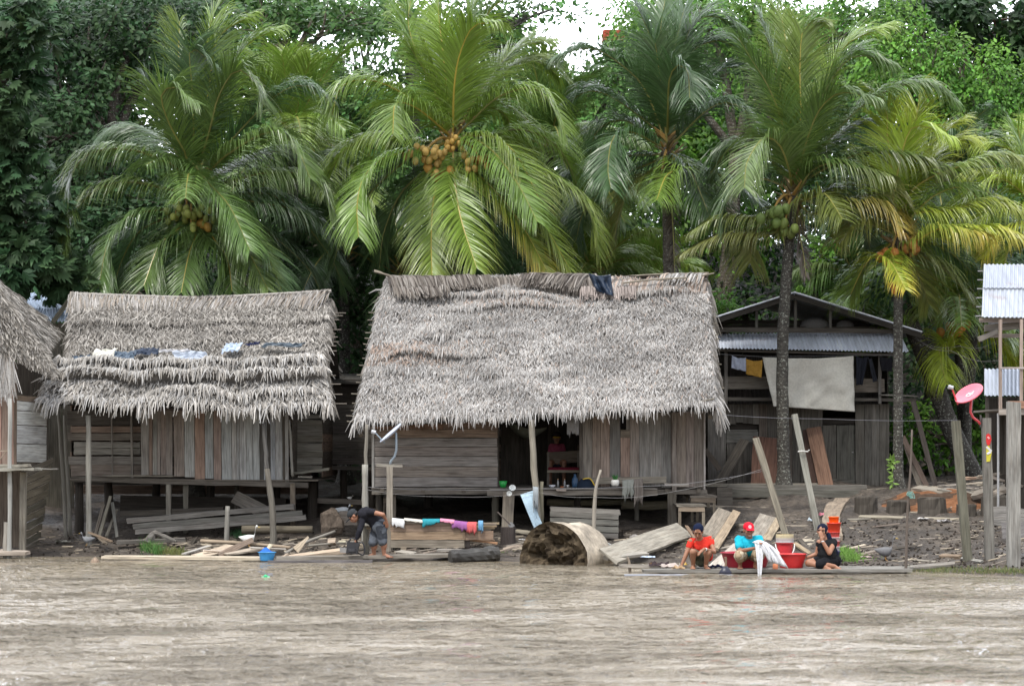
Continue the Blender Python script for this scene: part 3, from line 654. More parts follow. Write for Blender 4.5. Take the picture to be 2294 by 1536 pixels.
# brick water tower beyond the trees
def tower():
    Y = 42; mb = MB(); a = at(1352, 66, Y); b = at(1402, 66, Y); z1 = Z(66, Y); z0 = Z(90, Y)
    r = thing('brick_tower', (a.x, Y, 0), 'red brick topped tower rising beyond the trees in the sky gap', 'tower')
    for i in range(8):
        for j in range(10):
            x0 = lerp(a.x, b.x, j / 10 + (.05 if i % 2 else 0)); x1 = x0 + (b.x - a.x) / 10 * .93; zz = lerp(z0, z1, i / 8)
            for yy in (Y, Y + .9): mb.box((x0, yy, zz), (x1, yy + .1, zz + (z1 - z0) / 8 * .85), (.42, .10, .06), 0, .15)
        mb.box((a.x - .02, Y + .02, zz), (a.x + .1, Y + 1, zz + (z1 - z0) / 8 * .85), (.40, .10, .06), 0, .15)
    mb.box((a.x, Y + .03, z0), (b.x, Y + .93, z1 - .02), (.45, .40, .36)); mb.build('brick_top', M['thatch_base'], r)
    mb = MB(); mb.box((a.x + .06, Y + .1, 5), (b.x - .06, Y + .9, z0 - .003), (.36, .33, .31)); mb.build('body', M['thatch_base'], r)
tower()

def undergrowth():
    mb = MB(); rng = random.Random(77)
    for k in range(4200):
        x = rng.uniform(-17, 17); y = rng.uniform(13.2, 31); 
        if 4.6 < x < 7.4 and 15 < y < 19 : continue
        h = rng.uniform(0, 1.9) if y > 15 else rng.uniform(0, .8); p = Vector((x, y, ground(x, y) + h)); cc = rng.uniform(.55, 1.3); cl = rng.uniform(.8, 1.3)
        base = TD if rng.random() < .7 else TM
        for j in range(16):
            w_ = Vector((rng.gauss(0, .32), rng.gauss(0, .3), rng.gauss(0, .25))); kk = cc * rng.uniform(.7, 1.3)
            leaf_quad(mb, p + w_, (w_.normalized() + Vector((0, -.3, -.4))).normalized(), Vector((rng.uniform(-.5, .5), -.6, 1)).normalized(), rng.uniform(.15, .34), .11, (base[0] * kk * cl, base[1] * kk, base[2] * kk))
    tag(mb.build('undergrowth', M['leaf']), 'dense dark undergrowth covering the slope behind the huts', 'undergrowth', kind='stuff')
undergrowth()

# ------------------------------------------------------------------ thatch
def thatch(mb, base, A, B, C, D, rng, courses=34, per_m=34, blen=.30, bw=.030, pal=None, ledges=(), noise_amp=.05, edge=None, fringe=(.30, 16), lat=.42, lift=.10, warm=None, sag=0, edge_wob=.0):
    """A eave left, B eave right, C ridge right, D ridge left; blades lie down the slope"""
    A, B, C, D = map(Vector, (A, B, C, D))
    pal = pal or GREY
    nrm = (B - A).cross(D - A).normalized()
    if nrm.y > 0: nrm = -nrm
    if nrm.z < 0: nrm = -nrm
    sd = rng.random() * 40
    def disp(u, v):
        x = u * (B - A).length
        h = noise_amp * (nz3(x, v * 5, sd, .9) + .6 * nz3(x, v * 5, sd + 5, 2.6))
        for v0, th, u0, u1 in ledges:
            vv = v0 + .014 * nz3(x, 0, sd + v0 * 30, 1.1) * 2 + .05 * nz3(x, 1, sd + v0 * 30, .35) + .006 * nz3(x, 3, sd + v0 * 50, 3)
            if u0 < u < u1:
                e = min(1, (u - u0) * 12, (u1 - u) * 12) if (u0 > 0 or u1 < 1) else 1
                if v >= vv: h += e * th * math.exp(-(v - vv) / .11)
        return h
    def pos(u, v):
        lo = A.lerp(B, u); hi = D.lerp(C, u)
        p = lo.lerp(hi, v) + nrm * disp(u, v)
        p.z -= sag * math.sin(math.pi * u) + edge_wob * nz3(u * 8, 0, sd + 9, 1)
        return p
    nu, nv = 90, 60; n0 = len(base.v)
    for j in range(nv + 1):
        for i in range(nu + 1): base.v.append(pos(i / nu, j / nv) - nrm * .02)
    for j in range(nv):
        for i in range(nu):
            a = n0 + j * (nu + 1) + i; base.face((a, a + 1, a + nu + 2, a + nu + 1), (.16, .15, .14))
    # underside, gives the roof its thickness
    n1 = len(base.v); T_ = nrm * .12
    for k, (u, v) in enumerate(((0, 0), (1, 0), (1, 1), (0, 1))): base.v.append(pos(u, v) - T_)
    base.face((n1 + 3, n1 + 2, n1 + 1, n1), (.10, .09, .08))
    sl = (A - D).normalized(); slR = (B - C).normalized()
    W_ = (B - A).length
    def blade(u, v, L, wd, d, c, hang=0.0, up=.03):
        p = pos(u, v) + nrm * up
        d = d.normalized(); s = d.cross(nrm); s = s.normalized() * wd * .5
        s = s * math.cos(.4) + nrm * wd * .5 * rng.uniform(-.7, .7)
        m = p + d * L * .5; d2 = (d + Vector((0, 0, -hang)) - nrm * .10).normalized(); t = m + d2 * L * .5
        n = len(mb.v); mb.v.extend([p - s * .6, p + s * .6, m + s, m - s, t + s * .35, t - s * .35])
        mb.face((n, n + 1, n + 2, n + 3), c); mb.face((n + 3, n + 2, n + 4, n + 5), c)
    for ci in range(courses):
        v0 = (ci + .5) / courses
        cnt = int(W_ * per_m)
        for k in range(cnt):
            u = rng.random(); v = min(1.0, max(0, v0 + rng.uniform(-.6, .6) / courses))
            x = u * W_
            dsl = sl.lerp(slR, u)
            tz = nz3(x, v * 5, sd + 20, .7)
            d = dsl + (B - A).normalized() * (rng.gauss(0, lat) + tz * .3) + nrm * (lift + rng.gauss(0, .09))
            c = rng.choice(pal)
            k_ = rng.uniform(.74, 1.24) * (1 + .38 * nz3(x, v * 4, sd + 31, 1.0) + .22 * nz3(x * .5, v * 9, sd + 37, 2.2))
            if warm:
                ww = warm(u, v)
                if ww > 0 and rng.random() < ww: c = rng.choice([(.45, .35, .29), (.39, .29, .23), (.50, .41, .35)])
            blade(u, v, blen * rng.uniform(.55, 1.15), bw * rng.uniform(.6, 1.3), d, tuple(q * k_ for q in c), .06, rng.uniform(.0, .05))
    # hanging fringes on eave and on ledges
    for v0, th, u0, u1 in list(ledges) + [(0.0, .12, 0, 1)]:
        cnt = int(W_ * (u1 - u0) * (fringe[1] * (3.4 if v0 == 0 else 3.0)))
        for k in range(cnt):
            u = u0 + (u1 - u0) * rng.random(); x = u * W_
            vv = v0 + (.028 * nz3(x, 0, sd + v0 * 30, 1.1) + .05 * nz3(x, 1, sd + v0 * 30, .35) if v0 else 0) + rng.uniform(0, .05)
            clump_ = max(0, .6 + .9 * nz3(x, 0, sd + 60 + v0, 2.2) + .5 * nz3(x, 0, sd + 90 + v0, 6))
            dsl = sl.lerp(slR, u); L = fringe[0] * rng.uniform(.5, 1.15) * (.55 + .6 * clump_) * (1 if v0 == 0 else .75)
            d = dsl + (B - A).normalized() * rng.gauss(0, .20) + nrm * rng.uniform(0, .25)
            c = rng.choice(pal); k_ = rng.uniform(.8, 1.3)
            blade(u, max(0, vv), L, bw * rng.uniform(.6, 1.2), d, tuple(q * k_ for q in c), .45 + rng.uniform(0, .4), rng.uniform(.0, .06))
    return pos, nrm
def ragged_edge(mb, pts, rng, n, L, c_pal, outv, bw=.03):
    for k in range(n):
        t = rng.random() * (len(pts) - 1); i = min(int(t), len(pts) - 2); p = pts[i].lerp(pts[i + 1], t - i)
        d = (Vector(outv) + Vector((rng.gauss(0, .25), rng.gauss(0, .3), rng.gauss(-.5, .35)))).normalized()
        l = L * rng.uniform(.4, 1.1); s = d.cross(Vector((0, 1, 0))).normalized() * bw * .5 * rng.uniform(.6, 1.2)
        m = p + d * l * .5; t2 = m + (d + Vector((0, 0, -.5))).normalized() * l * .5
        c = rng.choice(c_pal); kk = rng.uniform(.7, 1.2); c = tuple(q * kk for q in c)
        nn = len(mb.v); mb.v.extend([p - s, p + s, m + s, m - s, t2 + s * .3, t2 - s * .3]); mb.face((nn, nn + 1, nn + 2, nn + 3), c); mb.face((nn + 3, nn + 2, nn + 4, nn + 5), c)
GREY = [(.385, .375, .36), (.44, .43, .415), (.33, .315, .30), (.49, .475, .46), (.25, .235, .22), (.36, .33, .30)]
BRN = [(.32, .30, .275), (.38, .36, .33), (.26, .24, .215), (.45, .425, .39), (.18, .165, .145)]
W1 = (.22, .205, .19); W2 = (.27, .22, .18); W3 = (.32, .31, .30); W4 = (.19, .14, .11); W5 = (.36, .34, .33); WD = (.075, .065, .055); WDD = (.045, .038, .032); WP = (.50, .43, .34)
def vwall(mb, x0, x1, z0, z1, Y, rng, bw=.17, pal=(W1, W2, W3, W4), gap=.006, jz=.02, t=.022):
    x = x0
    while x < x1 - .02:
        w_ = min(bw * rng.uniform(.75, 1.2), x1 - x); yy = Y + rng.uniform(-.012, .012)
        mb.board((x + w_ / 2 + rng.uniform(-.003, .003), yy, z0 + rng.uniform(-jz, jz)), (x + w_ / 2 + rng.uniform(-.004, .004), yy, z1), w_ - gap, t, (1, 0, 0), rng.choice(pal), .003, 2, 1, .18, rng)
        x += w_
def hwall(mb, x0, x1, z0, z1, Y, rng, bh=.17, pal=(W1, W2, W3, W4), gap=.006, t=.022, jx=.01, warp=0.0):
    z = z0
    while z < z1 - .02:
        h = min(bh * rng.uniform(.85, 1.15), z1 - z); yy = Y + rng.uniform(-.010, .010); q = warp * rng.uniform(-1, 1)
        mb.board((x0 + rng.uniform(-jx, jx), yy, z + h / 2), (x1 + rng.uniform(-jx, jx), yy, z + h / 2 + q), h - gap, t, (0, 0, 1), rng.choice(pal), .003, 4, 1, .18, rng)
        z += h
def swall(mb, X_, y0, y1, z0, z1, rng, bh=.17, pal=(W1, W4), t=.022):
    z = z0
    while z < z1 - .02:
        h = min(bh * rng.uniform(.85, 1.15), z1 - z)
        mb.board((X_, y0, z + h / 2), (X_, y1, z + h / 2), h - .006, t, (0, 0, 1), rng.choice(pal), .003, 3, 1, .15, rng); z += h
def post(name, p0, p1, r, c, root, seed=0, square=False, mat='wood', bend=0.0, w=None):
    rng = random.Random(seed + int(p0[0] * 100)); mb = MB(); p0 = Vector(p0); p1 = Vector(p1)
    if square: mb.board(p0, p1, w or 2 * r, 2 * r, (1, 0, 0), c, .006, 5, 1, .1, rng)
    else:
        pts = [p0.lerp(p1, i / 8) + Vector((bend * math.sin(math.pi * i / 8) + rng.uniform(-.008, .008), 0, 0)) for i in range(9)]
        mb.tube(pts, [r * rng.uniform(.93, 1.07) * lerp(1.1, .92, i / 8) for i in range(9)], 9, c, .05, rng)
    return mb.build(name, M[mat], root, smooth=not square)

# ------------------------------------------------------------------ largest hut
def big_hut():
    rng = random.Random(5); Yf = 4.5; fz = Z(1090, Yf)
    x0 = X(833, Yf); x1 = X(1578, Yf); Yb = 9.0
    root = thing('thatched_hut', (0.6, Yf, .5), 'largest stilt hut with a tall grey thatch roof, horizontal boards left and upright boards right of its open porch', 'hut')
    tag(root, 'largest stilt hut, tall grey thatch roof over an open porch between two board walls')
    A = at(795, 945, 2.9); B = at(1604, 905, 2.9); C = at(1582, 622, 6.9); D = at(866, 618, 6.9)
    mb = MB(); base = MB()
    led = [(.845, .13, .10, .40), (.80, .10, .30, .62), (.74, .09, .18, .64), (.42, .12, .0, .38), (.86, .12, .62, 1.0), (.55, .05, .1, .5), (.28, .04, .0, .7)]
    def warm(u, v):
        a = 0
        if .36 < v < .50 and u < .30: a = .65 * (1 - u / .3) + .1
        if v > .86 and u > .62: a = .5
        if v > .76 and .25 < u < .62 and v < .84: a = .3
        return a + .02
    pos, nrm = thatch(mb, base, A, B, C, D, rng, 54, 125, .145, .0145, GREY, led, .10, fringe=(.40, 30), lat=.36, lift=.05, warm=warm, sag=.03, edge_wob=.05)
    rf = base.build('roof', M['thatch_base'], root)
    th = mb.build('thatch', M['thatch'], None, origin=root.location); th.location = (0, 0, 0); th.parent = rf
    # back slope and gables' shade
    mb = MB(); base = MB()
    A2 = Vector((A.x, 10.9, A.z)); B2 = Vector((B.x, 10.9, B.z))
    thatch(mb, base, B2, A2, D + Vector((0, .05, -.02)), C + Vector((0, .05, -.02)), rng, 14, 20, .4, .05, GREY, (), .05)
    for v in base.v: pass
    rb = base.build('roof', M['thatch_base'], root); th = mb.build('thatch', M['thatch'], None, origin=root.location); th.location = (0, 0, 0); th.parent = rb
    # ragged side edges
    mb = MB(); el = [pos(0, i / 20) for i in range(21)]; er = [pos(1, i / 20) for i in range(21)]
    ragged_edge(mb, el, rng, 420, .34, GREY, (-.25, 0, -.7)); ragged_edge(mb, er, rng, 500, .34, GREY, (.22, .2, -.8))
    ragged_edge(mb, [pos(1, .0), pos(1, .05), pos(1, .3) + Vector((.0, .1, 0))], rng, 160, .55, GREY, (.45, .2, -.8))
    ragged_edge(mb, [pos(1, i / 20) + Vector((.10, .35, -.15)) for i in range(21)], rng, 420, .5, BRN, (.15, .1, -1))
    mb.build('roof_edge_thatch', M['thatch'], root)
    # ridge: woven palm mats, lifted and torn
    mb = MB()
    def mat(x0p, x1p, y0a, y0b, y1a, y1b, Y, n, seed, cpal, curl=.12, sk=0):
        r2 = random.Random(seed)
        for i in range(n):
            u = i / n; px = lerp(x0p, x1p, u); top = at(px, lerp(y0a, y0b, u) + 4 * nz3(u * 9, 0, seed), Y); bot = at(px + sk + r2.uniform(-9, 9), lerp(y1a, y1b, u) + r2.uniform(-7, 9) + 10 * nz3(u * 7, 2, seed), Y - .55)
            m = top.lerp(bot, .5) + Vector((0, -curl, curl * .6)); s = Vector((.016 * r2.uniform(.7, 1.3), r2.uniform(-.006, .006), 0)); kq = r2.uniform(.7, 1.25); c = tuple(q * kq for q in r2.choice(cpal))
            nn = len(mb.v); mb.v.extend([top - s, top + s, m + s, m - s, bot + s * .4, bot - s * .4]); mb.face((nn, nn + 1, nn + 2, nn + 3), c); mb.face((nn + 3, nn + 2, nn + 4, nn + 5), c)
    RD = [(.24, .215, .19), (.30, .275, .25), (.17, .15, .13), (.11, .095, .085)]
    mat(868, 1090, 617, 616, 655, 640, 6.75, 330, 1, RD, .16, 16); mat(1075, 1335, 620, 612, 655, 662, 6.8, 400, 2, RD, .14, 10)
    mat(1180, 1320, 611, 612, 630, 648, 6.7, 160, 3, RD, .10, -20); mat(1490, 1585, 612, 612, 640, 632, 6.8, 60, 4, GREY + [(.46, .38, .32)], .10, -14)
    mat(1380, 1585, 628, 625, 655, 660, 6.8, 260, 6, [(.46, .36, .30), (.40, .38, .36), (.33, .27, .23)], .12, -8)
    mat(880, 1000, 640, 640, 664, 660, 6.5, 120, 7, RD, .1, 10); mat(1300, 1420, 640, 640, 668, 664, 6.55, 150, 8, [(.42, .36, .33), (.3, .26, .24)], .12, 4)
    # back side of the cap so that it is a folded mat
    for i in range(500):
        px = rng.uniform(868, 1585); t_ = at(px, 617, 6.85); b_ = Vector((t_.x + rng.uniform(-.1, .1), 7.5, t_.z - .42)); s = Vector((.03, 0, 0)); n = len(mb.v); mb.v.extend([t_ - s, t_ + s, b_ + s, b_ - s]); mb.face((n, n + 1, n + 2, n + 3), rng.choice(RD))
    mb.build('ridge_cap', M['thatch'], root)
    for a, b in (((838, 606, 6.75), (868, 618, 6.75)), ((1360, 622, 6.9), (1588, 611, 6.9)), ((838, 608, 6.6), (900, 628, 6.6)), ((1185, 612, 6.6), (1265, 616, 6.6)), ((1480, 640, 6.4), (1600, 612, 6.4)), ((1395, 634, 6.3), (1540, 622, 6.3))):
        p0 = at(*a); p1 = at(*b); m_ = MB(); m_.tube([p0, p0.lerp(p1, .5) + Vector((0, 0, .02)), p1], [.022, .02, .016], 6, (.25, .22, .18), .05, rng); m_.build('ridge_pole', M['wood'], root)
    # stick ends of the roof battens, left and right
    for i in range(22):
        v = .03 + i / 22 * .93
        for sgn, u in ((-1, 0), (1, 1)):
            p = pos(u, v) - nrm * .10; y = p.y + rng.uniform(0, .1)
            m_ = MB(); L = rng.uniform(.10, .24); yy = .25 if sgn > 0 else 0
            m_.tube([(p.x - sgn * .3, y + yy, p.z - .02), (p.x + sgn * L, y + yy, p.z + rng.uniform(-.02, .02))], .012, 5, (.20, .18, .15), rng=rng); m_.build('roof_batten', M['wood'], root)
    # rafters seen at the gable edges
    for sx, (a, b) in (('l', (A, D)), ('r', (B, C))):
        m_ = MB(); o_ = Vector((.1 if sx == 'l' else -.1, .15, -.25)); m_.tube([a + o_, b + o_], .045, 7, (.12, .10, .08)); m_.build('rafter', M['wood'], root)
    # walls
    xl = X(1115, Yf); xr = X(1300, Yf); zt = fz + 1.62
    mb = MB(); pal = [(.27, .25, .24), (.31, .27, .24), (.34, .315, .30), (.27, .24, .225)]
    z = fz; hs = [.20, .205, .205, .185, .18, .175, .18, .17, .15]
    for i, h in enumerate(hs):
        yy = Yf + rng.uniform(-.01, .01)
        if i == 6:
            xm = X(992, Yf); mb.board((x0, yy, z + h / 2), (xm, yy, z + h / 2), h - .006, .022, (0, 0, 1), (.25, .16, .12), .003, 3, 1, .1, rng); mb.board((xm + .01, yy + .01, z + h / 2), (xl, yy + .01, z + h / 2), h - .006, .022, (0, 0, 1), (.23, .17, .14), .003, 3, 1, .1, rng)
        else: mb.board((x0 + rng.uniform(0, .02), yy, z + h / 2), (xl - rng.uniform(0, .01), yy, z + h / 2), h - .013, .022, (0, 0, 1), pal[i % 4] if i < 5 else (.29, .22, .175), .004, 6, 1, .2, rng)
        z += h
    mb.build('plank_wall', M['wood'], root)
    for px in (836, 1113):
        mb = MB(); mb.board((X(px, Yf), Yf - .03, fz - .05), (X(px, Yf), Yf - .03, z), .05, .03, (1, 0, 0), W3, .003, 4, 1, .1, rng) if px == 836 else mb.board((X(px, Yf), Yf + .05, fz), (X(px, Yf), Yf + .05, z), .09, .06, (1, 0, 0), WD, .003, 4, 1, .1, rng)
        mb.build('corner_post', M['wood'], root)
    mb = MB(); cols = [(.25, .225, .20), (.29, .235, .20), (.31, .245, .21), (.21, .20, .19), (.31, .22, .18), (.29, .25, .225), (.28, .265, .25), (.26, .245, .23), (.22, .21, .20), (.34, .28, .25), (.26, .22, .19), (.25, .21, .19), (.19, .165, .145)]
    edges = [1303, 1327, 1345, 1366, 1390, 1411, 1432, 1456, 1481, 1504, 1516, 1537, 1555, 1577]
    zs = Z(962, Yf)
    for i in range(13):
        a = X(edges[i], Yf); b = X(edges[i + 1], Yf); yy = Yf + rng.uniform(-.01, .01)
        if i in (4,):   # below the small vent
            zc = Z(980, Yf); hw = (b - a) / 2
            for q in (0, 1): mb.board((a + hw * (q + .5), yy, fz), (a + hw * (q + .5), yy, zc), hw - .006, .02, (1, 0, 0), (.33, .24, .20), .003, 3, 1, .1, rng)
            mb.board((a, yy + .004, (zc + zs) / 2), (b, yy + .004, (zc + zs) / 2), zs - zc - .01, .02, (0, 0, 1), (.26, .22, .18), .003, 2, 1, .1, rng)
            mb.board(((a * .3 + b * .7), yy, zs), ((a * .3 + b * .7), yy, zt), .03, .02, (1, 0, 0), W1, .003)
            mb.board((b - .03, yy, zs), (b - .03, yy, zt), .05, .02, (1, 0, 0), W1, .003)
        else: mb.board(((a + b) / 2, yy, fz + rng.uniform(-.01, .01)), ((a + b) / 2, yy, zt), b - a - .007, .022, (1, 0, 0), cols[i], .003, 4, 1, .1, rng)
    mb.build('plank_wall', M['wood'], root)
    mb = MB(); mb.board((X(1302, Yf), Yf + .02, fz - .1), (X(1302, Yf), Yf + .02, zt), .07, .07, (1, 0, 0), (.15, .13, .115), .004, 5, 1, .1, rng); mb.build('corner_post', M['wood'], root)
    mb = MB(); mb.board((X(1578, Yf), Yf - .03, fz - .05), (X(1578, Yf), Yf - .03, zt), .035, .03, (1, 0, 0), (.36, .33, .31), .003, 5, 1, .1, rng); mb.build('corner_post', M['wood'], root)
    # side, back and porch inner walls
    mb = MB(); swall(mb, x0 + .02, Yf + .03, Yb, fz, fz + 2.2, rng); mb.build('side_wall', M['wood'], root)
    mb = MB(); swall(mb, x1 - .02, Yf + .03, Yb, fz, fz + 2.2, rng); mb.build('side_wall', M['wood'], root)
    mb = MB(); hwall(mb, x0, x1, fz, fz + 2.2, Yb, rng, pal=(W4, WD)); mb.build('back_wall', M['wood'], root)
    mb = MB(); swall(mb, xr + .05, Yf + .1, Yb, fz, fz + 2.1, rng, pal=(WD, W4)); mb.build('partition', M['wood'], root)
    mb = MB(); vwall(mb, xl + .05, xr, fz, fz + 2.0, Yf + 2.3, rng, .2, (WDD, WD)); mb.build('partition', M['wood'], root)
    # floor with joists
    mb = MB(); y = 3.75
    while y < Yb:
        mb.board((x0 if y > Yf - .1 else xl - .15, y, fz - .025), (x1 - (.0 if y > Yf else 1.0), y, fz - .025), .17, .025, (0, 1, 0), (.22, .20, .18), .004, 3, 1, .15, rng); y += .18
    mb.build('floor', M['wood'], root)
    for y in (3.72, Yf - .06, 6.5, 8.7):
        mb = MB(); mb.board((x0 if y > 3.8 else xl - .2, y, fz - .10), (x1 + .05 if y > 3.8 else x1 - 1.0, y, fz - .10), .10, .06, (0, 0, 1), (.17, .15, .13), .006, 8, 1, .1, rng); mb.build('floor_beam', M['wood'], root)
    for px in (860, 950, 1040, 1130, 1215, 1310, 1400, 1490, 1560):
        mb = MB(); x = X(px, 5); mb.board((x, 3.9 if 1120 < px < 1450 else Yf - .12, fz - .075), (x, Yb, fz - .075), .08, .07, (1, 0, 0), (.14, .12, .10), .004, 3); mb.build('joist', M['wood'], root)
    # stilts
    for px, Y, r, c, sq in ((850, 4.9, .075, WD, 0), (877, 4.6, .09, (.13, .11, .09), 1), (1110, 4.7, .075, (.11, .10, .08), 0), (1294, 4.8, .075, WDD, 0), (1300, 7, .09, WDD, 0), (1505, 4.35, .085, (.17, .15, .125), 1), (1562, 5.2, .07, WDD, 0), (960, 7.5, .09, WDD, 0), (1180, 8, .09, WDD, 0), (1430, 7.5, .09, WDD, 0), (1426, 4.9, .05, (.12, .11, .095), 0), (830, 7.5, .09, WDD, 0)):
        post('stilt', gz(px, Y, -.2), (X(px, Y), Y, fz - .12 if px != 1505 else fz - .1), r, c, root, 3, sq)
    post('stilt', gz(1135, 3.7, -.2), at(1140, 1102, 3.7), .085, (.23, .20, .165), root, 3, 1, w=.22)
    # roof posts in front
    post('roof_post', gz(818, 2.6, -.2), at(818, 1040, 2.6), .062, (.28, .27, .245), root, 2)
    post('roof_post', at(819, 1052, 2.68), at(822, 950, 2.68), .034, (.25, .23, .2), root, 2)
    post('roof_post', gz(1212, 2.9, -.2), at(1190, 940, 2.9), .063, (.26, .235, .195), root, 2, bend=-.02)
    post('roof_post', gz(1214, 3.1, -.2), at(1213, 1078, 3.1), .038, (.19, .175, .13), root, 2)
    post('roof_post', (X(1510, Yf), Yf - .07, fz - .1), (X(1510, Yf), Yf - .07, zt), .042, (.23, .20, .18), root, 2, 1)
    # long eave pole and the low boards on the porch edge
    mb = MB(); a = at(1600, 893, 3.0); b = at(1400, 930, 3.05); mb.tube([a, b], .018, 6, (.2, .18, .15)); mb.build('eave_pole', M['wood'], root)
    return root, fz, x0, x1, pos
HUT, FZ, HX0, HX1, HPOS = big_hut()

# ------------------------------------------------------------------ left hut
def left_hut():
    rng = random.Random(8); Yf = 4.8
    root = thing('thatched_hut', (X(420, Yf), Yf, .3), 'sagging stilt hut left of the largest one, drooping layered thatch with torn plastic', 'hut')
    mb = MB(); base = MB()
    A = at(150, 850, 4.1); B = at(722, 815, 4.1); C = at(742, 668, 6.6); D = at(160, 668, 6.6)
    led = [(.64, .06, 0, 1), (.36, .03, 0, .6), (.12, .04, .3, 1)]
    pos, nrm = thatch(mb, base, A, B, C, D, rng, 34, 66, .21, .019, BRN, led, .06, fringe=(.30, 18), sag=.02)
    rf = base.build('roof', M['thatch_base'], root); th = mb.build('thatch', M['thatch'], None, origin=root.location); th.location = (0, 0, 0); th.parent = rf
    mb = MB(); base = MB()
    A = at(86, 893, 2.9); B = at(742, 905, 3.0); C = at(722, 800, 4.25); D = at(132, 800, 4.25)
    led = [(.84, .16, 0, 1), (.46, .30, 0, 1), (.20, .12, .35, 1)]
    pos2, nrm2 = thatch(mb, base, A, B, C, D, rng, 18, 72, .22, .023, GREY[:2] + BRN[:4], led, .09, fringe=(.50, 18), lat=.3, sag=.06, edge_wob=.09)
    rf = base.build('lower_roof', M['thatch_base'], root); th = mb.build('thatch', M['thatch'], None, origin=root.location); th.location = (0, 0, 0); th.parent = rf
    mb = MB(); base = MB(); thatch(mb, base, Vector((X(742, 6.6), 10, 2.9)), Vector((X(155, 6.6), 10, 2.9)), at(160, 668, 6.65), at(742, 668, 6.65), rng, 8, 14, .4, .05, BRN, (), .05)
    rf = base.build('roof', M['thatch_base'], root); th = mb.build('thatch', M['thatch'], None, origin=root.location); th.location = (0, 0, 0); th.parent = rf
    # ridge cap: long drooping leaves
    mb = MB(); r2 = random.Random(4)
    for k in range(1500):
        u = r2.random(); px = lerp(158, 742, u); yp = 655 + 12 * math.sin(math.pi * u) - 6 * u + r2.uniform(-3, 3)
        p = at(px, yp, 6.55); L = r2.uniform(.25, .75); front = r2.random() < .75
        lean = (-.25 if u < .45 else -.75) * r2.uniform(.3, 1.2) if u > .4 else .25 * r2.uniform(-.5, 1.2)
        d = Vector((lean * .6, -.55 if front else .6, -.62)).normalized(); m_ = p + d * L * .5 + nrm * .08; t = p + d * L + nrm * .05; s = Vector((.012, 0, .004))
        kq = r2.uniform(.75, 1.25); c = tuple(q * kq for q in r2.choice([(.37, .35, .33), (.44, .42, .40), (.28, .26, .23), (.36, .31, .26)]))
        n = len(mb.v); mb.v.extend([p - s, p + s, m_ + s, m_ - s, t + s * .4, t - s * .4]); mb.face((n, n + 1, n + 2, n + 3), c); mb.face((n + 3, n + 2, n + 4, n + 5), c)
    mb.tube([at(160, 658, 6.5), at(450, 668, 6.5), at(742, 652, 6.5)], .035, 6, (.36, .34, .31)); mb.build('ridge_cap', M['thatch'], root)
    mb = MB(); ragged_edge(mb, [pos(0, i / 9) for i in range(10)], rng, 260, .3, BRN, (-.3, 0, -.7)); ragged_edge(mb, [pos(1, i / 9) for i in range(10)], rng, 300, .35, BRN, (.3, 0, -.7))
    ragged_edge(mb, [pos2(0, i / 9) for i in range(10)], rng, 220, .35, BRN, (-.4, 0, -.7)); ragged_edge(mb, [pos2(1, i / 9) for i in range(10)], rng, 320, .4, BRN, (.25, 0, -.9)); mb.build('roof_edge_thatch', M['thatch'], root)
    for i in range(14):
        p = pos(1, .02 + i / 14 * .9) if i > 3 else pos2(1, i / 5 + .1); mb = MB(); L = rng.uniform(.12, .34); mb.tube([(p.x - .3, p.y + .05, p.z - .1), (p.x + L, p.y + .05, p.z - .1)], .011, 5, (.17, .15, .13), rng=rng); mb.build('roof_batten', M['wood'], root)
    fz = Z(1070, Yf); zt = fz + 1.35
    # right half: upright boards, hanging lower to the right
    mb = MB(); e = [316, 334, 342, 352, 360, 372, 387]; cl = [(.26, .24, .22), (.21, .155, .125), (.24, .23, .21), (.25, .22, .20), (.22, .18, .16), (.25, .22, .20)]
    for i in range(6):
        a, b = X(e[i], Yf), X(e[i + 1], Yf); mb.board(((a + b) / 2, Yf + rng.uniform(-.01, .01), Z(1063, Yf)), ((a + b) / 2, Yf, zt), b - a - .007, .02, (1, 0, 0), cl[i], .004, 4, 1, .1, rng)
    mb.build('plank_wall', M['wood'], root)
    mb = MB(); e = [391, 415, 438, 461, 480, 498, 521, 532, 538, 553, 568, 583, 592, 600, 607, 618, 634, 640, 648]
    cl = [(.25, .21, .185), (.32, .32, .31), (.28, .195, .155), (.33, .34, .34), (.26, .20, .175), (.34, .35, .35), (.33, .32, .31), (.3, .3, .3), (.34, .34, .34), (.36, .37, .37), (.34, .35, .35), (.08, .075, .07), (.30, .31, .32), (.07, .065, .06), (.3, .31, .33), (.33, .33, .33), (.08, .07, .06), (.3, .29, .28)]
    for i in range(18):
        a, b = X(e[i], Yf), X(e[i + 1], Yf); zb = Z(lerp(1068, 1078, min(1, (e[i] - 391) / 150)) + rng.uniform(-2, 3), Yf - .1)
        mb.board(((a + b) / 2, Yf - .08 + rng.uniform(-.012, .012), zb), ((a + b) / 2 - .01, Yf - .08, zt), b - a - .008, .02, (1, 0, 0), cl[i], .004, 4, 1, .08, rng)
    mb.build('plank_wall', M['wood'], root)
    # left part: open slatted boards
    mb = MB(); Yw = Yf + .35
    for pa, pb, xa, xb, c in ((955, 968, 160, 318, W4), (970, 986, 150, 318, (.15, .13, .11)), (990, 1003, 166, 314, (.25, .235, .21)), (1004, 1018, 166, 314, (.24, .225, .20)), (1022, 1040, 152, 316, (.22, .20, .18)), (1041, 1066, 160, 316, (.20, .165, .14)), (920, 952, 150, 318, WD)):
        mb.board((X(xa, Yw), Yw, Z((pa + pb) / 2, Yw)), (X(xb, Yw), Yw, Z((pa + pb) / 2, Yw)), Z(pa, Yw) - Z(pb, Yw), .022, (0, 0, 1), c, .006, 6, 1, .1, rng)
    mb.build('plank_wall', M['wood'], root)
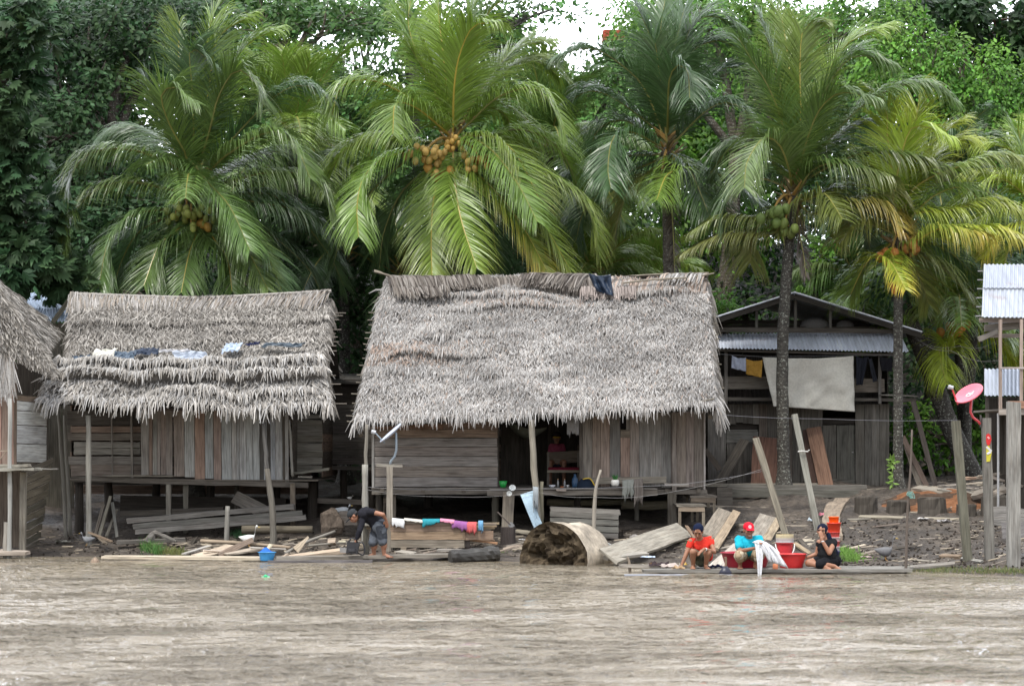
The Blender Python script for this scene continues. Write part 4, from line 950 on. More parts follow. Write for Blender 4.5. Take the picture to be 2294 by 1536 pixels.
    for px in (252, 296):
        mb = MB(); mb.board((X(px, Yf + .3), Yf + .3, fz), (X(px - 2, Yf + .3), Yf + .3, zt), .045 if px > 260 else .025, .03, (1, 0, 0), (.20, .18, .16), .004, 3); mb.build('wall_stud', M['wood'], root)
    # right side wall seen beyond the corner, set back
    mb = MB(); Ys = Yf + .9; hwall(mb, X(660, Ys), X(722, Ys), Z(1058, Ys), Z(930, Ys), Ys, rng, .16, ((.20, .19, .17), (.15, .14, .12)), warp=.03); mb.build('plank_wall', M['wood'], root)
    mb = MB(); swall(mb, X(655, Yf), Yf, Yf + 1, fz, zt, rng, .17, (WD, WD)); swall(mb, X(722, Ys), Ys, 9.5, fz, zt + .5, rng, .17, (W4, WD)); mb.build('side_wall', M['wood'], root)
    mb = MB(); swall(mb, X(150, Yf), Yf + .4, 9.5, fz, zt + .5, rng, .17, (W4, WD)); mb.build('side_wall', M['wood'], root)
    mb = MB(); hwall(mb, X(150, 9.5), X(700, 9.5), 1.0, 3.6, 9.5, rng, .2, (WD, W4)); mb.build('back_wall', M['wood'], root)
    mb = MB(); y = Yf - .1
    while y < 9.4: mb.board((X(150, 5), y, fz - .03), (X(722, 5.7), y, fz - .05), .18, .025, (0, 1, 0), (.16, .14, .12), .004, 3, 1, .1, rng); y += .19
    mb.build('floor', M['wood'], root)
    mb = MB(); mb.board(at(160, 1072, Yf - .12), at(690, 1086, Yf - .12), .10, .09, (0, 0, 1), (.13, .115, .10), .008, 10); mb.build('floor_beam', M['wood'], root)
    mb = MB(); mb.board(at(230, 1065, Yf - .2), at(388, 1066, Yf - .2), .03, .12, (0, 0, 1), (.22, .20, .17), .006, 10); mb.build('floor_beam', M['wood'], root)
    mb = MB(); mb.board(at(655, 1060, 5.2), at(738, 1050, 5.2), .05, .2, (0, 0, 1), (.22, .21, .18), .006, 6); mb.board(at(668, 1068, 5.0), at(700, 1068, 5.0), .035, .2, (0, 0, 1), (.25, .23, .2), .006, 3); mb.build('ledge', M['wood'], root)
    for px, Y, r, c, sq in ((177, 5.0, .09, WDD, 0), (378, 4.7, .045, (.24, .22, .19), 1), (417, 4.8, .05, (.13, .12, .10), 1), (243, 6, .09, WDD, 0), (472, 6.5, .09, WDD, 0), (530, 5.5, .05, WD, 0), (656, 4.5, .05, (.17, .14, .11), 1), (700, 6, .10, WDD, 0), (620, 7, .08, WDD, 0), (350, 7.5, .09, WDD, 0)):
        post('stilt', gz(px, Y, -.2), (X(px, Y), Y, fz - .1), r, c, root, 9, sq)
    post('roof_post', gz(199, 3.2, -.2), at(198, 930, 3.2), .055, (.27, .26, .235), root, 4)
    post('roof_post', gz(150, 4.4, -.2), at(131, 920, 4.4), .035, (.17, .16, .14), root, 4); post('roof_post', gz(158, 4.6, -.1), at(144, 930, 4.6), .035, (.17, .16, .14), root, 4)
    post('roof_post', gz(611, 2.7, -.2), at(598, 1050, 3.0), .062, (.12, .11, .095), root, 4, bend=.05)
    post('roof_post', at(599, 1060, 3.05), at(590, 945, 3.2), .045, (.11, .105, .10), root, 4)
    post('roof_post', at(656, 1066, 4.2), at(648, 940, 4.2), .025, (.26, .25, .23), root, 4)
    return root, fz, pos, pos2
LH, LFZ, LPOS, LPOS2 = left_hut()
# dark connecting wall between the two huts
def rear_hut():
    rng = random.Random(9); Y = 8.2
    r = thing('plank_shack', (X(770, Y), Y, 1), 'dark plank shack standing in the gap between the two thatched huts', 'shack')
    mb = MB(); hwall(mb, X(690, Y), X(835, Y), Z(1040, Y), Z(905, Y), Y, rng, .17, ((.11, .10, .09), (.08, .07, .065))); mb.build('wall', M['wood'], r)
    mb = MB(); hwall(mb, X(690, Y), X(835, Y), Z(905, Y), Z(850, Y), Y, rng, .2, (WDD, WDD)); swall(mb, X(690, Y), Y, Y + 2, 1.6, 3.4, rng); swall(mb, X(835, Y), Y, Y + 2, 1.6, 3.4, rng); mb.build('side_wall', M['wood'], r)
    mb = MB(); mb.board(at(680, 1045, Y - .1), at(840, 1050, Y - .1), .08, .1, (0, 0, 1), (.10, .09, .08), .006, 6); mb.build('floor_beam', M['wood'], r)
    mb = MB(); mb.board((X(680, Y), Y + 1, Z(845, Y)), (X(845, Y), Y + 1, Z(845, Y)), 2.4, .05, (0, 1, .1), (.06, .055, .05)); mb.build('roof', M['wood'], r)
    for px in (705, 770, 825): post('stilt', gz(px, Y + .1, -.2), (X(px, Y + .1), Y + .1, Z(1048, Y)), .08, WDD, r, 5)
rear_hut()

# ------------------------------------------------------------------ far left hut
def far_left_hut():
    rng = random.Random(12); Yf = 2.2
    root = thing('thatched_hut', (X(-60, Yf), Yf, .1), 'hut at the left edge with steep brown thatch and a weathered pale side wall', 'hut')
    mb = MB(); base = MB()
    # roof slope facing right/front: ridge runs into depth at the upper left
    A = Vector((X(-420, 1.6), 1.2, Z(840, 1.6))); 
    E0 = at(150, 842, 3.4); E1 = at(150, 800, 7.0); R0 = at(-70, 570, 2.6); R1 = at(-40, 590, 7.0)
    pos, nrm = thatch(mb, base, at(88, 785, 1.8), at(126, 740, 6.5), at(-25, 620, 6.5), at(-60, 580, 1.8), rng, 34, 66, .22, .020, BRN, [(.25, .06, 0, 1), (.6, .05, 0, 1)], .04, fringe=(.16, 12))
    rf = base.build('roof', M['thatch_base'], root); th = mb.build('thatch', M['thatch'], None, origin=root.location); th.location = (0, 0, 0); th.parent = rf
    # front gable verge: thick shaggy edge from ridge down to the corner
    mb = MB(); P0 = at(-60, 565, 1.75); P1 = at(120, 822, 1.75); bb = MB(); bb.quad([P0 + Vector((0, .14, -.02)), P1 + Vector((0, .14, -.02)), P1 + Vector((0, .14, -.12)), P0 + Vector((0, .14, -1.7))], (.14, .12, .10)); bb.build('gable_thatch', M['thatch_base'], root)
    for k in range(6500):
        t = rng.random(); p = P0.lerp(P1, t) + Vector((0, rng.uniform(-.02, .1), 0)); off = -rng.random() * lerp(1.75, .12, t ** .8); p = p + Vector((0, .0, off)) 
        d = (Vector((.5, -.35, -.75)) + Vector((rng.gauss(0, .25), rng.gauss(0, .2), rng.gauss(0, .2)))).normalized(); L = rng.uniform(.12, .34) * (1 - .4 * t); s = d.cross(Vector((0, 1, 0))).normalized() * .013
        kq = rng.uniform(.75, 1.25); c = tuple(q * kq for q in rng.choice(BRN)); n = len(mb.v); q_ = p + d * L; mb.v.extend([p - s, p + s, q_ + s * .4, q_ - s * .4]); mb.face((n, n + 1, n + 2, n + 3), c)
    for k in range(300):
        p = at(rng.uniform(-30, 30), rng.uniform(792, 830), 1.7); d = Vector((rng.gauss(0, .15), -.05, -1)).normalized(); L = rng.uniform(.25, .7); s = Vector((.014, 0, 0)); q_ = p + d * L
        kq = rng.uniform(.6, 1.1); c = tuple(q * kq for q in rng.choice(GREY)); n = len(mb.v); mb.v.extend([p - s, p + s, q_ + s * .4, q_ - s * .4]); mb.face((n, n + 1, n + 2, n + 3), c)
    mb.build('roof_edge_thatch', M['thatch'], root)
    # front wall, upright reddish boards
    mb = MB(); vwall(mb, X(-120, Yf), X(34, Yf), Z(1046, Yf), Z(800, Yf), Yf, rng, .16, ((.24, .155, .12), (.27, .20, .165), (.26, .17, .14))); mb.build('plank_wall', M['wood'], root)
    # side wall: wide pale boards going into depth
    mb = MB(); xw = X(36, Yf); x2 = X(103, 3.4)
    for pa, pb, c in ((885, 897, (.16, .12, .09)), (898, 918, (.42, .42, .41)), (920, 950, (.40, .40, .39)), (952, 992, (.36, .36, .36)), (994, 1034, (.40, .40, .39))):
        mb.board((xw, Yf + .02, Z((pa + pb) / 2, Yf)), (x2, 3.4, Z((pa + pb) / 2 + 3, Yf) ), (pb - pa) / 119, .025, (0, 0, 1), c, .005, 5, 1, .06, rng)
    mb.build('plank_wall', M['wood'], root)
    mb = MB(); mb.board((xw - .01, Yf - .01, Z(1046, Yf)), (xw - .01, Yf - .01, Z(820, Yf)), .045, .05, (1, 0, 0), (.12, .09, .07), .004, 4); mb.build('corner_post', M['wood'], root)
    mb = MB(); mb.board((x2, 3.45, Z(1040, 3)), (x2, 3.45, Z(800, 3)), .06, .05, (1, 0, 0), WD, .004, 4); mb.build('corner_post', M['wood'], root)
    # dark lower skirt of slanted slabs
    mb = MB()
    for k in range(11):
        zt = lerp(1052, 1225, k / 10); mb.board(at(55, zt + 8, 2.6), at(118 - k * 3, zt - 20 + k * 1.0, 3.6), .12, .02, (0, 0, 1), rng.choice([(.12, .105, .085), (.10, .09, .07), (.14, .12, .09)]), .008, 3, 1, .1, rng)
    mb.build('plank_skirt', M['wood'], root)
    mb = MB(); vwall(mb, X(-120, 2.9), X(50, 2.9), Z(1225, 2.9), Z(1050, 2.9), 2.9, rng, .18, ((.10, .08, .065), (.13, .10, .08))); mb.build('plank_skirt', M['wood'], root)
    # platform
    mb = MB(); mb.board(at(-80, 1053, 1.6), at(85, 1050, 1.5), .06, .5, (0, 0, 1), (.26, .25, .22), .01, 8, .7); mb.board(at(-60, 1044, 1.9), at(66, 1042, 1.9), .05, .3, (0, 0, 1), (.30, .28, .24), .008, 6); mb.board(at(50, 1049, 2.1), at(130, 1050, 2.1), .02, .1, (0, 0, 1), (.22, .21, .2), .004, 4); mb.build('platform', M['wood'], root)
    for a, b, Y, r, c, sq in ((20, 893, 1.45, .040, (.36, .36, .345), 0), (50, 1056, 1.75, .055, (.22, .20, .17), 1), (10, 1170, 1.5, .035, (.27, .25, .225), 1)):
        post('stilt', gz(a, Y, -.2), at(a + 3, b, Y), r, c, root, 6, sq)
    mb = MB(); mb.board(at(-30, 1010, 1.5), at(20, 1008, 1.5), .03, .03, (0, 0, 1), W2); mb.board(at(-5, 1035, 1.6), at(20, 1003, 1.6), .02, .02, (0, 0, 1), W2); mb.build('rail', M['wood'], root)
    mb = MB(); vwall(mb, X(-120, 6), X(100, 6), 0.6, 3.8, 6, rng, .3, (WDD, WDD)); mb.build('back_wall', M['wood'], root)
far_left_hut()

# ------------------------------------------------------------------ corrugated sheets
def corr(mb, A, B, C, D, pitch=.075, amp=.012, c=(.50, .56, .64), nv=2, rng=random, lap=.8):
    """A low left, B low right, C high right, D high left"""
    A, B, C, D = map(Vector, (A, B, C, D)); W_ = (B - A).length; n = int(W_ / pitch) * 6
    nrm = (B - A).cross(D - A).normalized(); n0 = len(mb.v); cc = 1
    for j in range(nv + 1):
        for i in range(n + 1):
            u = i / n; p = A.lerp(B, u).lerp(D.lerp(C, u), j / nv) + nrm * (amp * math.sin(2 * math.pi * u * W_ / pitch) + .004 * math.floor(u * W_ / lap))
            mb.v.append(p)
    for j in range(nv):
        for i in range(n):
            a = n0 + j * (n + 1) + i; k = 1 + .10 * math.sin(math.floor(i / n * W_ / lap) * 2.4)
            mb.face((a, a + 1, a + n + 2, a + n + 1), tuple(q * k for q in c))
def shed():
    rng = random.Random(15); Y = 9.5
    root = thing('plank_shed', (X(1800, Y), Y, 1.1), 'grey plank shed with a shallow metal gable roof and a corrugated awning strip', 'shed')
    zw0 = Z(1096, Y); xl = X(1585, Y); xr = X(1992, Y)
    za = Z(905, Y)
    mb = MB(); pal = ((.135, .125, .11), (.11, .10, .088), (.155, .145, .13), (.12, .10, .085))
    vwall(mb, xl, X(1626, Y), zw0, za, Y, rng, .19, ((.17, .16, .15), (.15, .14, .13))); vwall(mb, X(1700, Y), X(1843, Y), zw0, za, Y, rng, .19, pal); vwall(mb, X(1916, Y), xr, zw0, za, Y, rng, .18, ((.14, .13, .115), (.12, .11, .095)))
    vwall(mb, X(1626, Y), X(1700, Y), Z(948, Y), za, Y, rng, .2, pal); mb.build('plank_wall', M['wood'], root)
    # left door
    mb = MB(); vwall(mb, X(1628, Y), X(1698, Y), zw0, Z(992, Y), Y + .02, rng, .25, ((.12, .11, .10),)); hwall(mb, X(1628, Y), X(1697, Y), Z(992, Y), Z(962, Y), Y, rng, .3, ((.17, .165, .15),)); mb.build('door', M['wood'], root)
    mb = MB(); vwall(mb, X(1843, Y), X(1914, Y), Z(1072, Y), Z(952, Y), Y - .03, rng, .35, ((.12, .115, .10), (.13, .12, .105))); mb.board((X(1843, Y), Y - .03, Z(1082, Y)), (X(1914, Y), Y - .03, Z(1082, Y)), .22, .02, (0, 0, 1), (.13, .125, .11)); dr = mb.build('door', M['wood'], root)
    mb = MB(); mb.tube([at(1910, 1011, Y - .09), at(1910, 1014, Y - .09)], .02, 6, (.3, .29, .27)); kn = mb.build('handle', M['metal'], None, origin=root.location); kn.location = (0, 0, 0); kn.parent = dr
    mb = MB(); mb.board((X(1842, Y), Y + .06, Z(943, Y)), (X(1916, Y), Y + .06, Z(943, Y)), .14, .02, (0, 0, 1), WDD); mb.build('gap_board', M['wood'], root); mb = MB(); mb.board((X(1626, Y), Y + .1, Z(955, Y)), (X(1700, Y), Y + .1, Z(955, Y)), .16, .02, (0, 0, 1), WDD); mb.build('gap_board', M['wood'], root)
    # low gallery boards
    mb = MB(); mb.board((X(1600, Y), Y - .35, Z(858, Y)), (X(1752, Y), Y - .35, Z(858, Y)), .27, .02, (0, 0, 1), (.16, .145, .125), .005, 4); mb.build('gallery_board', M['wood'], root); mb = MB(); mb.board((X(1880, Y), Y - .35, Z(864, Y)), (X(1975, Y), Y - .35, Z(864, Y)), .30, .02, (0, 0, 1), (.15, .13, .11), .005, 4); mb.build('gallery_board', M['wood'], root)
    mb = MB(); mb.board((xl, Y - .2, Z(894, Y)), (X(2045, Y), Y - .2, Z(896, Y)), .07, .4, (0, 0, 1), (.10, .09, .08), .006, 10); mb.board((X(1965, Y), Y - .5, Z(885, Y)), (X(2045, Y), Y - .5, Z(888, Y)), .03, .1, (0, 0, 1), (.17, .16, .14), .006, 4); mb.build('ledge', M['wood'], root)
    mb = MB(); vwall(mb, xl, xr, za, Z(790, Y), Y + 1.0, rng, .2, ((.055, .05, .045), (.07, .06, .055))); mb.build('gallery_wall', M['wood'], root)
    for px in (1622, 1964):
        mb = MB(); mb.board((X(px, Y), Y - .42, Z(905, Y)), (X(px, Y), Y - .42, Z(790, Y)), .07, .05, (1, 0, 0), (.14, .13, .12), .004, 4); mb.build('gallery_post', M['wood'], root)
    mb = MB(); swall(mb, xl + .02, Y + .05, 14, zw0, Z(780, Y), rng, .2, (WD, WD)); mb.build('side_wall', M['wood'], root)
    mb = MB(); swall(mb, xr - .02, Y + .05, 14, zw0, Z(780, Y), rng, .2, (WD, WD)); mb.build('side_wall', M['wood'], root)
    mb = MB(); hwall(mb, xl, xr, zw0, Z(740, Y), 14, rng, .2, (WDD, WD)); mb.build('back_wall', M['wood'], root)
    # awning
    mb = MB(); A = at(1592, 779, 8.75); B = at(2036, 790, 8.75); C = Vector((B.x - .08, 9.55, Z(742, 9.5))); D = Vector((A.x + .0, 9.55, Z(748, 9.5)))
    corr(mb, A, B, C, D, .078, .014, (.80, .85, .95)); mb.build('awning', M['zinc'], root)
    mb = MB(); mb.board((A.x + .1, 8.85, A.z - .045), (B.x - .1, 8.85, B.z - .045), .05, .05, (0, 0, 1), WD); mb.build('awning_beam', M['wood'], root)
    # gable roof
    P = at(1780, 655, 8.9); Lp = at(1560, 724, 8.9); Rp = at(2066, 744, 8.9)
    for a, b in ((Lp, P), (P, Rp)):
        mb = MB(); y2 = Vector((0, 5.6, 0)); corr(mb, a, a + y2, b + y2, b, .078, .012, (.50, .55, .62), 2); mb.build('roof_sheet', M['zinc'], root)
        mb = MB(); mb.board(a + Vector((0, .06, -.075)), b + Vector((0, .06, -.075)), .11, .04, (0, 0, 1), (.05, .045, .04), .003, 6); mb.build('rafter', M['wood'], root)
        mb = MB(); mb.board(a + Vector((0, -.005, .012)), b + Vector((0, -.005, .012)), .022, .02, (0, 0, 1), (.85, .88, .95), .001, 2, 1, 0); mb.build('roof_trim', M['zinc'], root)
    for px in (1695, 1860, 1782):
        t = Z(735, 9.2); yy = 9.2; top = at(px, interp(px, [(1560, 735), (1780, 672), (2066, 752)]), yy)
        mb = MB(); mb.board((top.x, yy, t), top, .06, .05, (1, 0, 0), (.10, .095, .085)); mb.build('king_post', M['wood'], root)
    mb = MB(); mb.board(at(1585, 738, 9.15), at(2010, 742, 9.15), .10, .06, (0, 0, 1), (.085, .075, .065), .005, 6); mb.build('tie_beam', M['wood'], root)
    mb = MB(); hwall(mb, xl, xr, Z(742, 10.2), Z(715, 10.2), 10.4, rng, .15, (WDD,)); mb.board((X(1640, 10), 10.2, Z(735, 10)), (X(1990, 10), 10.2, Z(735, 10)), .03, .9, (0, 0, 1), (.07, .06, .05)); mb.build('loft_floor', M['wood'], root)
    return root
SHED = shed()
# sacks in the loft
for a, b, s in ((1825, 728, .33), (1893, 733, .22)):
    mb = MB(); c = at(a, b, 9.9); mb.lathe([(.02, -.13), (.7 * s, -.13), (1.0 * s, -.03), (.85 * s, .09), (.4 * s, .15), (.02, .16)], c, 14, (.17, .165, .155), 1, .7)
    tag(mb.build('sack', M['cloth'], smooth=True, origin=c), 'pale %s sack lying in the loft under the metal gable' % ('plump large' if s > .3 else 'flat small'), 'sack')

# right edge house with zinc roof
def right_house():
    rng = random.Random(18)
    root = thing('zinc_roof_house', (X(2300, 1), 1.0, .3), 'house at the right edge with a bright corrugated roof and unfinished timber frame', 'house')
    mb = MB(); Y = 1.0; A = at(2199, 710, Y); B = at(2420, 712, Y); C = at(2420, 592, 2.6); D = at(2204, 592, 2.6)
    corr(mb, A, B, A.lerp(D, .0) * 0 + B.lerp(C, .54), A.lerp(D, .54), .078, .013, (.40, .43, .48)); corr(mb, A.lerp(D, .52) + Vector((0, -.01, .02)), B.lerp(C, .52) + Vector((0, -.01, .02)), C, D, .078, .013, (.37, .40, .46)); mb.build('roof_sheet', M['zinc'], root)
    mb = MB(); C2 = Vector((C.x, 5, A.z)); corr(mb, Vector((B.x, 5, A.z)), Vector((X(2215, 5), 5, A.z)), D + Vector((.03, .02, -.02)), C + Vector((0, .02, -.02)), .078, .012, (.5, .54, .6)); mb.build('roof_sheet', M['zinc'], root)
    for i in range(6):
        p = A.lerp(D, .05 + i * .17); m_ = MB(); m_.tube([(p.x + .3, p.y + .05, p.z - .03), (p.x - .10, p.y + .05, p.z - .03)], .012, 5, (.3, .3, .32)); m_.build('roof_batten', M['wood'], root)
    mb = MB(); mb.board((A.x, Y + .2, A.z - .05), (B.x, Y + .2, A.z - .05), .08, .05, (0, 0, 1), (.26, .22, .2)); mb.build('roof_beam', M['wood'], root)
    mb = MB(); mb.board(at(2205, 735, 1.4), at(2300, 728, 1.4), .13, .03, (0, 0, 1), (.23, .21, .19), .006, 4); mb.board(at(2192, 760, 1.2), at(2235, 742, 1.2), .09, .03, (0, 0, 1), (.23, .21, .19), .006, 4); mb.board(at(2205, 752, 1.6), at(2290, 752, 1.6), .07, .03, (0, 0, 1), (.25, .22, .2), .004, 4); mb.build('eave_boards', M['wood'], root)
    for px, a, b in ((2241, 715, 925), (2288, 715, 905)):
        mb = MB(); mb.board(at(px, b, Y), at(px, a, Y), .055, .05, (1, 0, 0), (.34, .27, .235), .003, 4); mb.build('frame_post', M['wood'], root)
    mb = MB(); mb.board(at(2240, 824, Y - .03), at(2400, 824, Y - .03), .035, .04, (0, 0, 1), (.36, .32, .30)); mb.build('rail', M['wood'], root)
    mb = MB(); mb.board(at(2238, 922, Y - .04), at(2400, 922, Y - .04), .11, .05, (0, 0, 1), (.34, .30, .27), .003, 4); mb.board(at(2258, 906, Y - .1), at(2400, 906, Y - .1), .13, .04, (0, 0, 1), (.30, .17, .12), .003, 4); mb.build('floor_beam', M['wood'], root)
    mb = MB(); mb.board((X(2245, Y), Y + 1.3, Z(918, Y)), (X(2400, Y), Y + 1.3, Z(918, Y)), .04, 2.5, (0, 0, 1), (.2, .18, .16)); mb.build('floor', M['wood'], root)
    mb = MB(); vwall(mb, X(2240, 3.6), X(2400, 3.6), Z(1060, 3.6), Z(925, 3.6), 3.6, rng, .2, (WDD, WD)); mb.build('lower_wall', M['wood'], root)
    mb = MB(); mb.tube([gz(2236, 1.4, -.1), at(2236, 925, 1.4)], .022, 6, (.32, .32, .32)); mb.build('pipe', M['metal'], root)
    for px, Y2 in ((2290, 3.4), (2262, 3.0)): post('stilt', gz(px, Y2, -.2), (X(px, Y2), Y2, Z(925, Y2)), .08, WD, root, 2, 1)
    mb = MB(); A = at(2205, 886, 4.2); B = at(2285, 886, 4.2); C = at(2285, 826, 5.2); D = at(2205, 826, 5.2); 
    r2 = thing('zinc_roof_shack', (A.x, 4.6, 1), 'small shack roof of bright corrugated sheet behind the timber frame', 'shack')
    corr(mb, A, B, C, D, .078, .013, (.48, .52, .60)); mb.build('roof_sheet', M['zinc'], r2)
    mb = MB(); vwall(mb, X(2210, 5), X(2285, 5), ground(9, 5), Z(890, 5), 5.1, rng, .2, (WDD,)); mb.build('wall', M['wood'], r2)
    for px in (2212, 2280): post('post', gz(px, 4.4, -.1), (X(px, 4.4), 4.4, Z(884, 4.4)), .04, WD, r2, 2)
right_house()
def blue_shack():
    Y = 8.0; r = thing('zinc_roof_shack', (X(100, Y), Y, 1), 'shack with a pale blue corrugated roof showing between the far left hut and its neighbour', 'shack')
    mb = MB(); corr(mb, at(100, 720, Y), at(150, 720, Y), at(158, 655, Y + 1.2), at(35, 655, Y + 1.2), .078, .013, (.50, .60, .74)); corr(mb, at(60, 700, Y - .2), at(148, 715, Y - .2), at(140, 690, Y + .1), at(75, 690, Y + .1), .078, .012, (.5, .6, .74)); mb.build('roof_sheet', M['zinc'], r)
    mb = MB(); rng = random.Random(3); vwall(mb, X(80, Y + .4), X(165, Y + .4), ground(-8, 8), Z(722, Y), Y + .45, rng, .2, ((.12, .11, .09),)); mb.board(at(118, 722, Y - .3), at(158, 668, Y - .3), .1, .03, (0, 0, 1), (.14, .13, .10)); mb.build('wall', M['wood'], r)
blue_shack()

# ------------------------------------------------------------------ small things
rng4 = random.Random(44)
def og(px, py, lift=0.0):
    Y = onY(px, py, lift); p = at(px, py, Y); return p
def solo(mb, name, m, label, cat, group=None, origin=None, smooth=False):
    return tag(mb.build(name, M[m] if isinstance(m, str) else m, smooth=smooth, origin=origin), label, cat, group)
PL = 'loose planks and beams on the bank'
def plank(label, p0, p1, w_, t=.03, side=(0, 1, 0), c=W1, segs=5, group=PL, name='plank', jit=.006, taper=1.0, mat='wood'):
    mb = MB(); mb.board(p0, p1, w_, t, side, c, jit, segs, taper, .06, rng4)
    return solo(mb, name, mat, label, 'plank', group, origin=Vector(p0))
def pole(label, pts, r, c=W1, name='pole', cat='pole', group=None, n=8, rough=.06, mat='wood'):
    mb = MB(); pts = [Vector(p) for p in pts]; P = catmull(pts, 10) if len(pts) > 2 else [pts[0].lerp(pts[1], i / 8) for i in range(9)]
    k = len(P); rr = r if isinstance(r, (tuple, list)) else (r * 1.1, r * .9)
    mb.tube(P, [lerp(rr[0], rr[1], i / (k - 1)) for i in range(k)], n, c, rough, rng4)
    return solo(mb, name, mat, label, cat, group, origin=pts[0], smooth=True)
# --- left bank
plank('long pale sawn plank lying along the waterline left of the blue basin', at(232, 1247, 1.15), at(592, 1250, .75), .26, .05, (0, 1, .05), WP, 8)
plank('short pale thick plank sloping up behind the bending person', at(640, 1250, .6), at(776, 1232, 1.5), .28, .07, (.2, 1, .1), (.48, .38, .29), 5)
plank('broad pale offcut leaning low in the scrap heap left of the blue basin', at(445, 1246, 1.2), at(525, 1222, 2.2), .34, .03, (.6, 1, .15), (.46, .38, .30), 4)
plank('brown narrow offcut crossing the scrap heap under the white duck', at(490, 1243, 1.2), at(566, 1208, 2.0), .10, .03, (0, .5, 1), (.27, .21, .17), 4)
plank('flat pale board lying in the scrap heap behind the blue basin', at(500, 1240, 1.3), at(590, 1228, 1.9), .30, .03, (.2, 1, .1), (.42, .36, .30), 4)
plank('pale pointed splinter of board standing right of the blue basin', at(662, 1232, 1.6), at(690, 1202, 1.9), .14, .02, (1, .3, -.6), (.46, .38, .29), 3, taper=.25)
plank('small square block of board right of the splintered board', at(735, 1214, 2.2), at(752, 1212, 2.2), .10, .12, (0, .5, 1), (.36, .29, .23), 2)
plank('short block lying at the near end of the sloping pale plank', at(634, 1252, .5), at(644, 1243, .6), .07, .07, (0, 1, .3), (.35, .28, .22), 1)
plank('small pale chip of board standing behind the blue basin', at(600, 1230, 1.5), at(608, 1218, 1.6), .07, .02, (1, 0, 0), (.5, .44, .34), 1)
for i, (a, b, c_, d, lb) in enumerate([(410, 1240, 470, 1222, 'thin grey slat at the left end of the scrap heap'), (455, 1232, 560, 1236, 'thin pale slat lying level across the scrap heap'), (520, 1246, 600, 1238, 'dark edged slat at the front of the scrap heap'), (560, 1226, 640, 1230, 'grey slat at the back of the scrap heap right of the duck')]):
    plank(lb, at(a, b, 1.3 + .1 * i), at(c_, d, 1.9), .07, .02, (.2, 1, .2), [(.34, .32, .3), (.45, .38, .32), (.2, .17, .16), (.36, .33, .3)][i], 4)
pole('light brown round pole lying behind the scrap heap, under the duck', [at(450, 1211, 2.6), at(540, 1216, 2.4), at(650, 1226, 2.0)], .035, (.30, .24, .18))
pole('long grey bent driftwood branch slanting up behind the blue basin', [at(640, 1238, 1.5), at(690, 1212, 2.2), at(750, 1190, 2.8)], .03, (.27, .25, .225))
pole('thin grey branch lying left of the bending person', [at(690, 1222, 1.9), at(750, 1216, 2.2), at(810, 1212, 2.4)], .02, (.25, .23, .2))
pole('short fat log lying under the right end of the left hut', [at(542, 1186, 3.4), at(700, 1185, 3.4)], .075, (.14, .12, .09), 'log', 'log')
post_ = pole('short upright stake in front of the long boards under the left hut', [gz(507, 3.4, -.1), at(510, 1133, 3.4)], .05, (.24, .23, .21), 'stake', 'stake')
# long boards stored under the left hut
for i, (a, b, c_, d, cc) in enumerate([(285, 1166, 660, 1134, (.15, .14, .13)), (300, 1178, 678, 1148, (.13, .125, .115)), (305, 1190, 686, 1158, (.16, .15, .14)), (270, 1150, 500, 1140, WD)]):
    plank(['topmost long board of the lumber under the left hut', 'second long board from the top of the lumber under the left hut', 'lowest long board of the lumber under the left hut', 'unlit long board behind the lumber under the left hut'][i], at(a, b, 4.0 + (i == 3) * .8), at(c_, d, 4.1 + (i == 3) * .8), .10, .28, (0, 0, 1), cc, 8, jit=.008)
plank('wide board slanting down under the middle of the left hut', at(525, 1112, 4.9), at(600, 1150, 4.4), .26, .03, (.4, .2, 1), (.14, .125, .11), 3)
plank('dark broad board lying level behind the leaning sticks of the left hut', at(270, 1128, 6.0), at(640, 1135, 6.0), .35, .05, (0, 0, 1), WDD, 4)
for i, (a, b, c_, d) in enumerate([(213, 1200, 232, 1130), (222, 1202, 248, 1112), (238, 1202, 262, 1140), (262, 1203, 252, 1125)]):
    plank(['leftmost stick', 'longest stick, second from left', 'low slanting stick, third from left', 'rightmost stick, nearly upright'][i] + ' of the four leaning under the left hut', at(a, b, 3.9), at(c_, d, 4.5), .06, .03, (1, 0, .2), [(.14, .12, .1), (.17, .155, .125), (.16, .145, .12), (.16, .155, .14)][i], 4)
plank('brown stick lying crossed on the mud below the leaning sticks', at(200, 1192, 3.0), at(250, 1212, 2.5), .06, .03, (.3, 1, 0), (.2, .15, .11), 3)
plank('short brown stick lying under the crossed stick, left hut', at(212, 1196, 3.1), at(237, 1216, 2.4), .06, .03, (.3, 1, 0), (.16, .13, .1), 3)
plank('grey slab half buried between the leaning sticks and the grass tuft', at(262, 1214, 2.6), at(415, 1208, 2.9), .16, .06, (0, 1, .1), (.12, .11, .10), 6)
plank('pale slab lying at the foot of the far left hut posts', at(-10, 1236, 1.5), at(62, 1238, 1.3), .45, .06, (0, 1, .1), (.33, .28, .24), 4, taper=.4)
def rock(label, p, r, c, seed, sq=(1, 1, .7), name='rock', mat='thatch_base'):
    rg = random.Random(seed); mb = MB(); rings = []
    for k in range(8):
        th = math.pi * (k + .05) / 7.1; rings.append([Vector((math.sin(th) * math.cos(6.283 * j / 12) * sq[0], math.sin(th) * math.sin(6.283 * j / 12) * sq[1], -math.cos(th) * sq[2])) * r for j in range(12)])
    rings = [[v * (1 + .35 * noise.noise(v / r * 1.6 + Vector((seed, 0, 0)))) + Vector(p) for v in rr] for rr in rings]
    mb.rings(rings, c); return solo(mb, name, mat, label, name.split('_')[0], origin=Vector(p), smooth=False)
rock('rounded brown boulder behind the bending person, below the white bird', at(742, 1172, 3.6), .24, (.11, .088, .07), 1, (1, .8, 1.2))
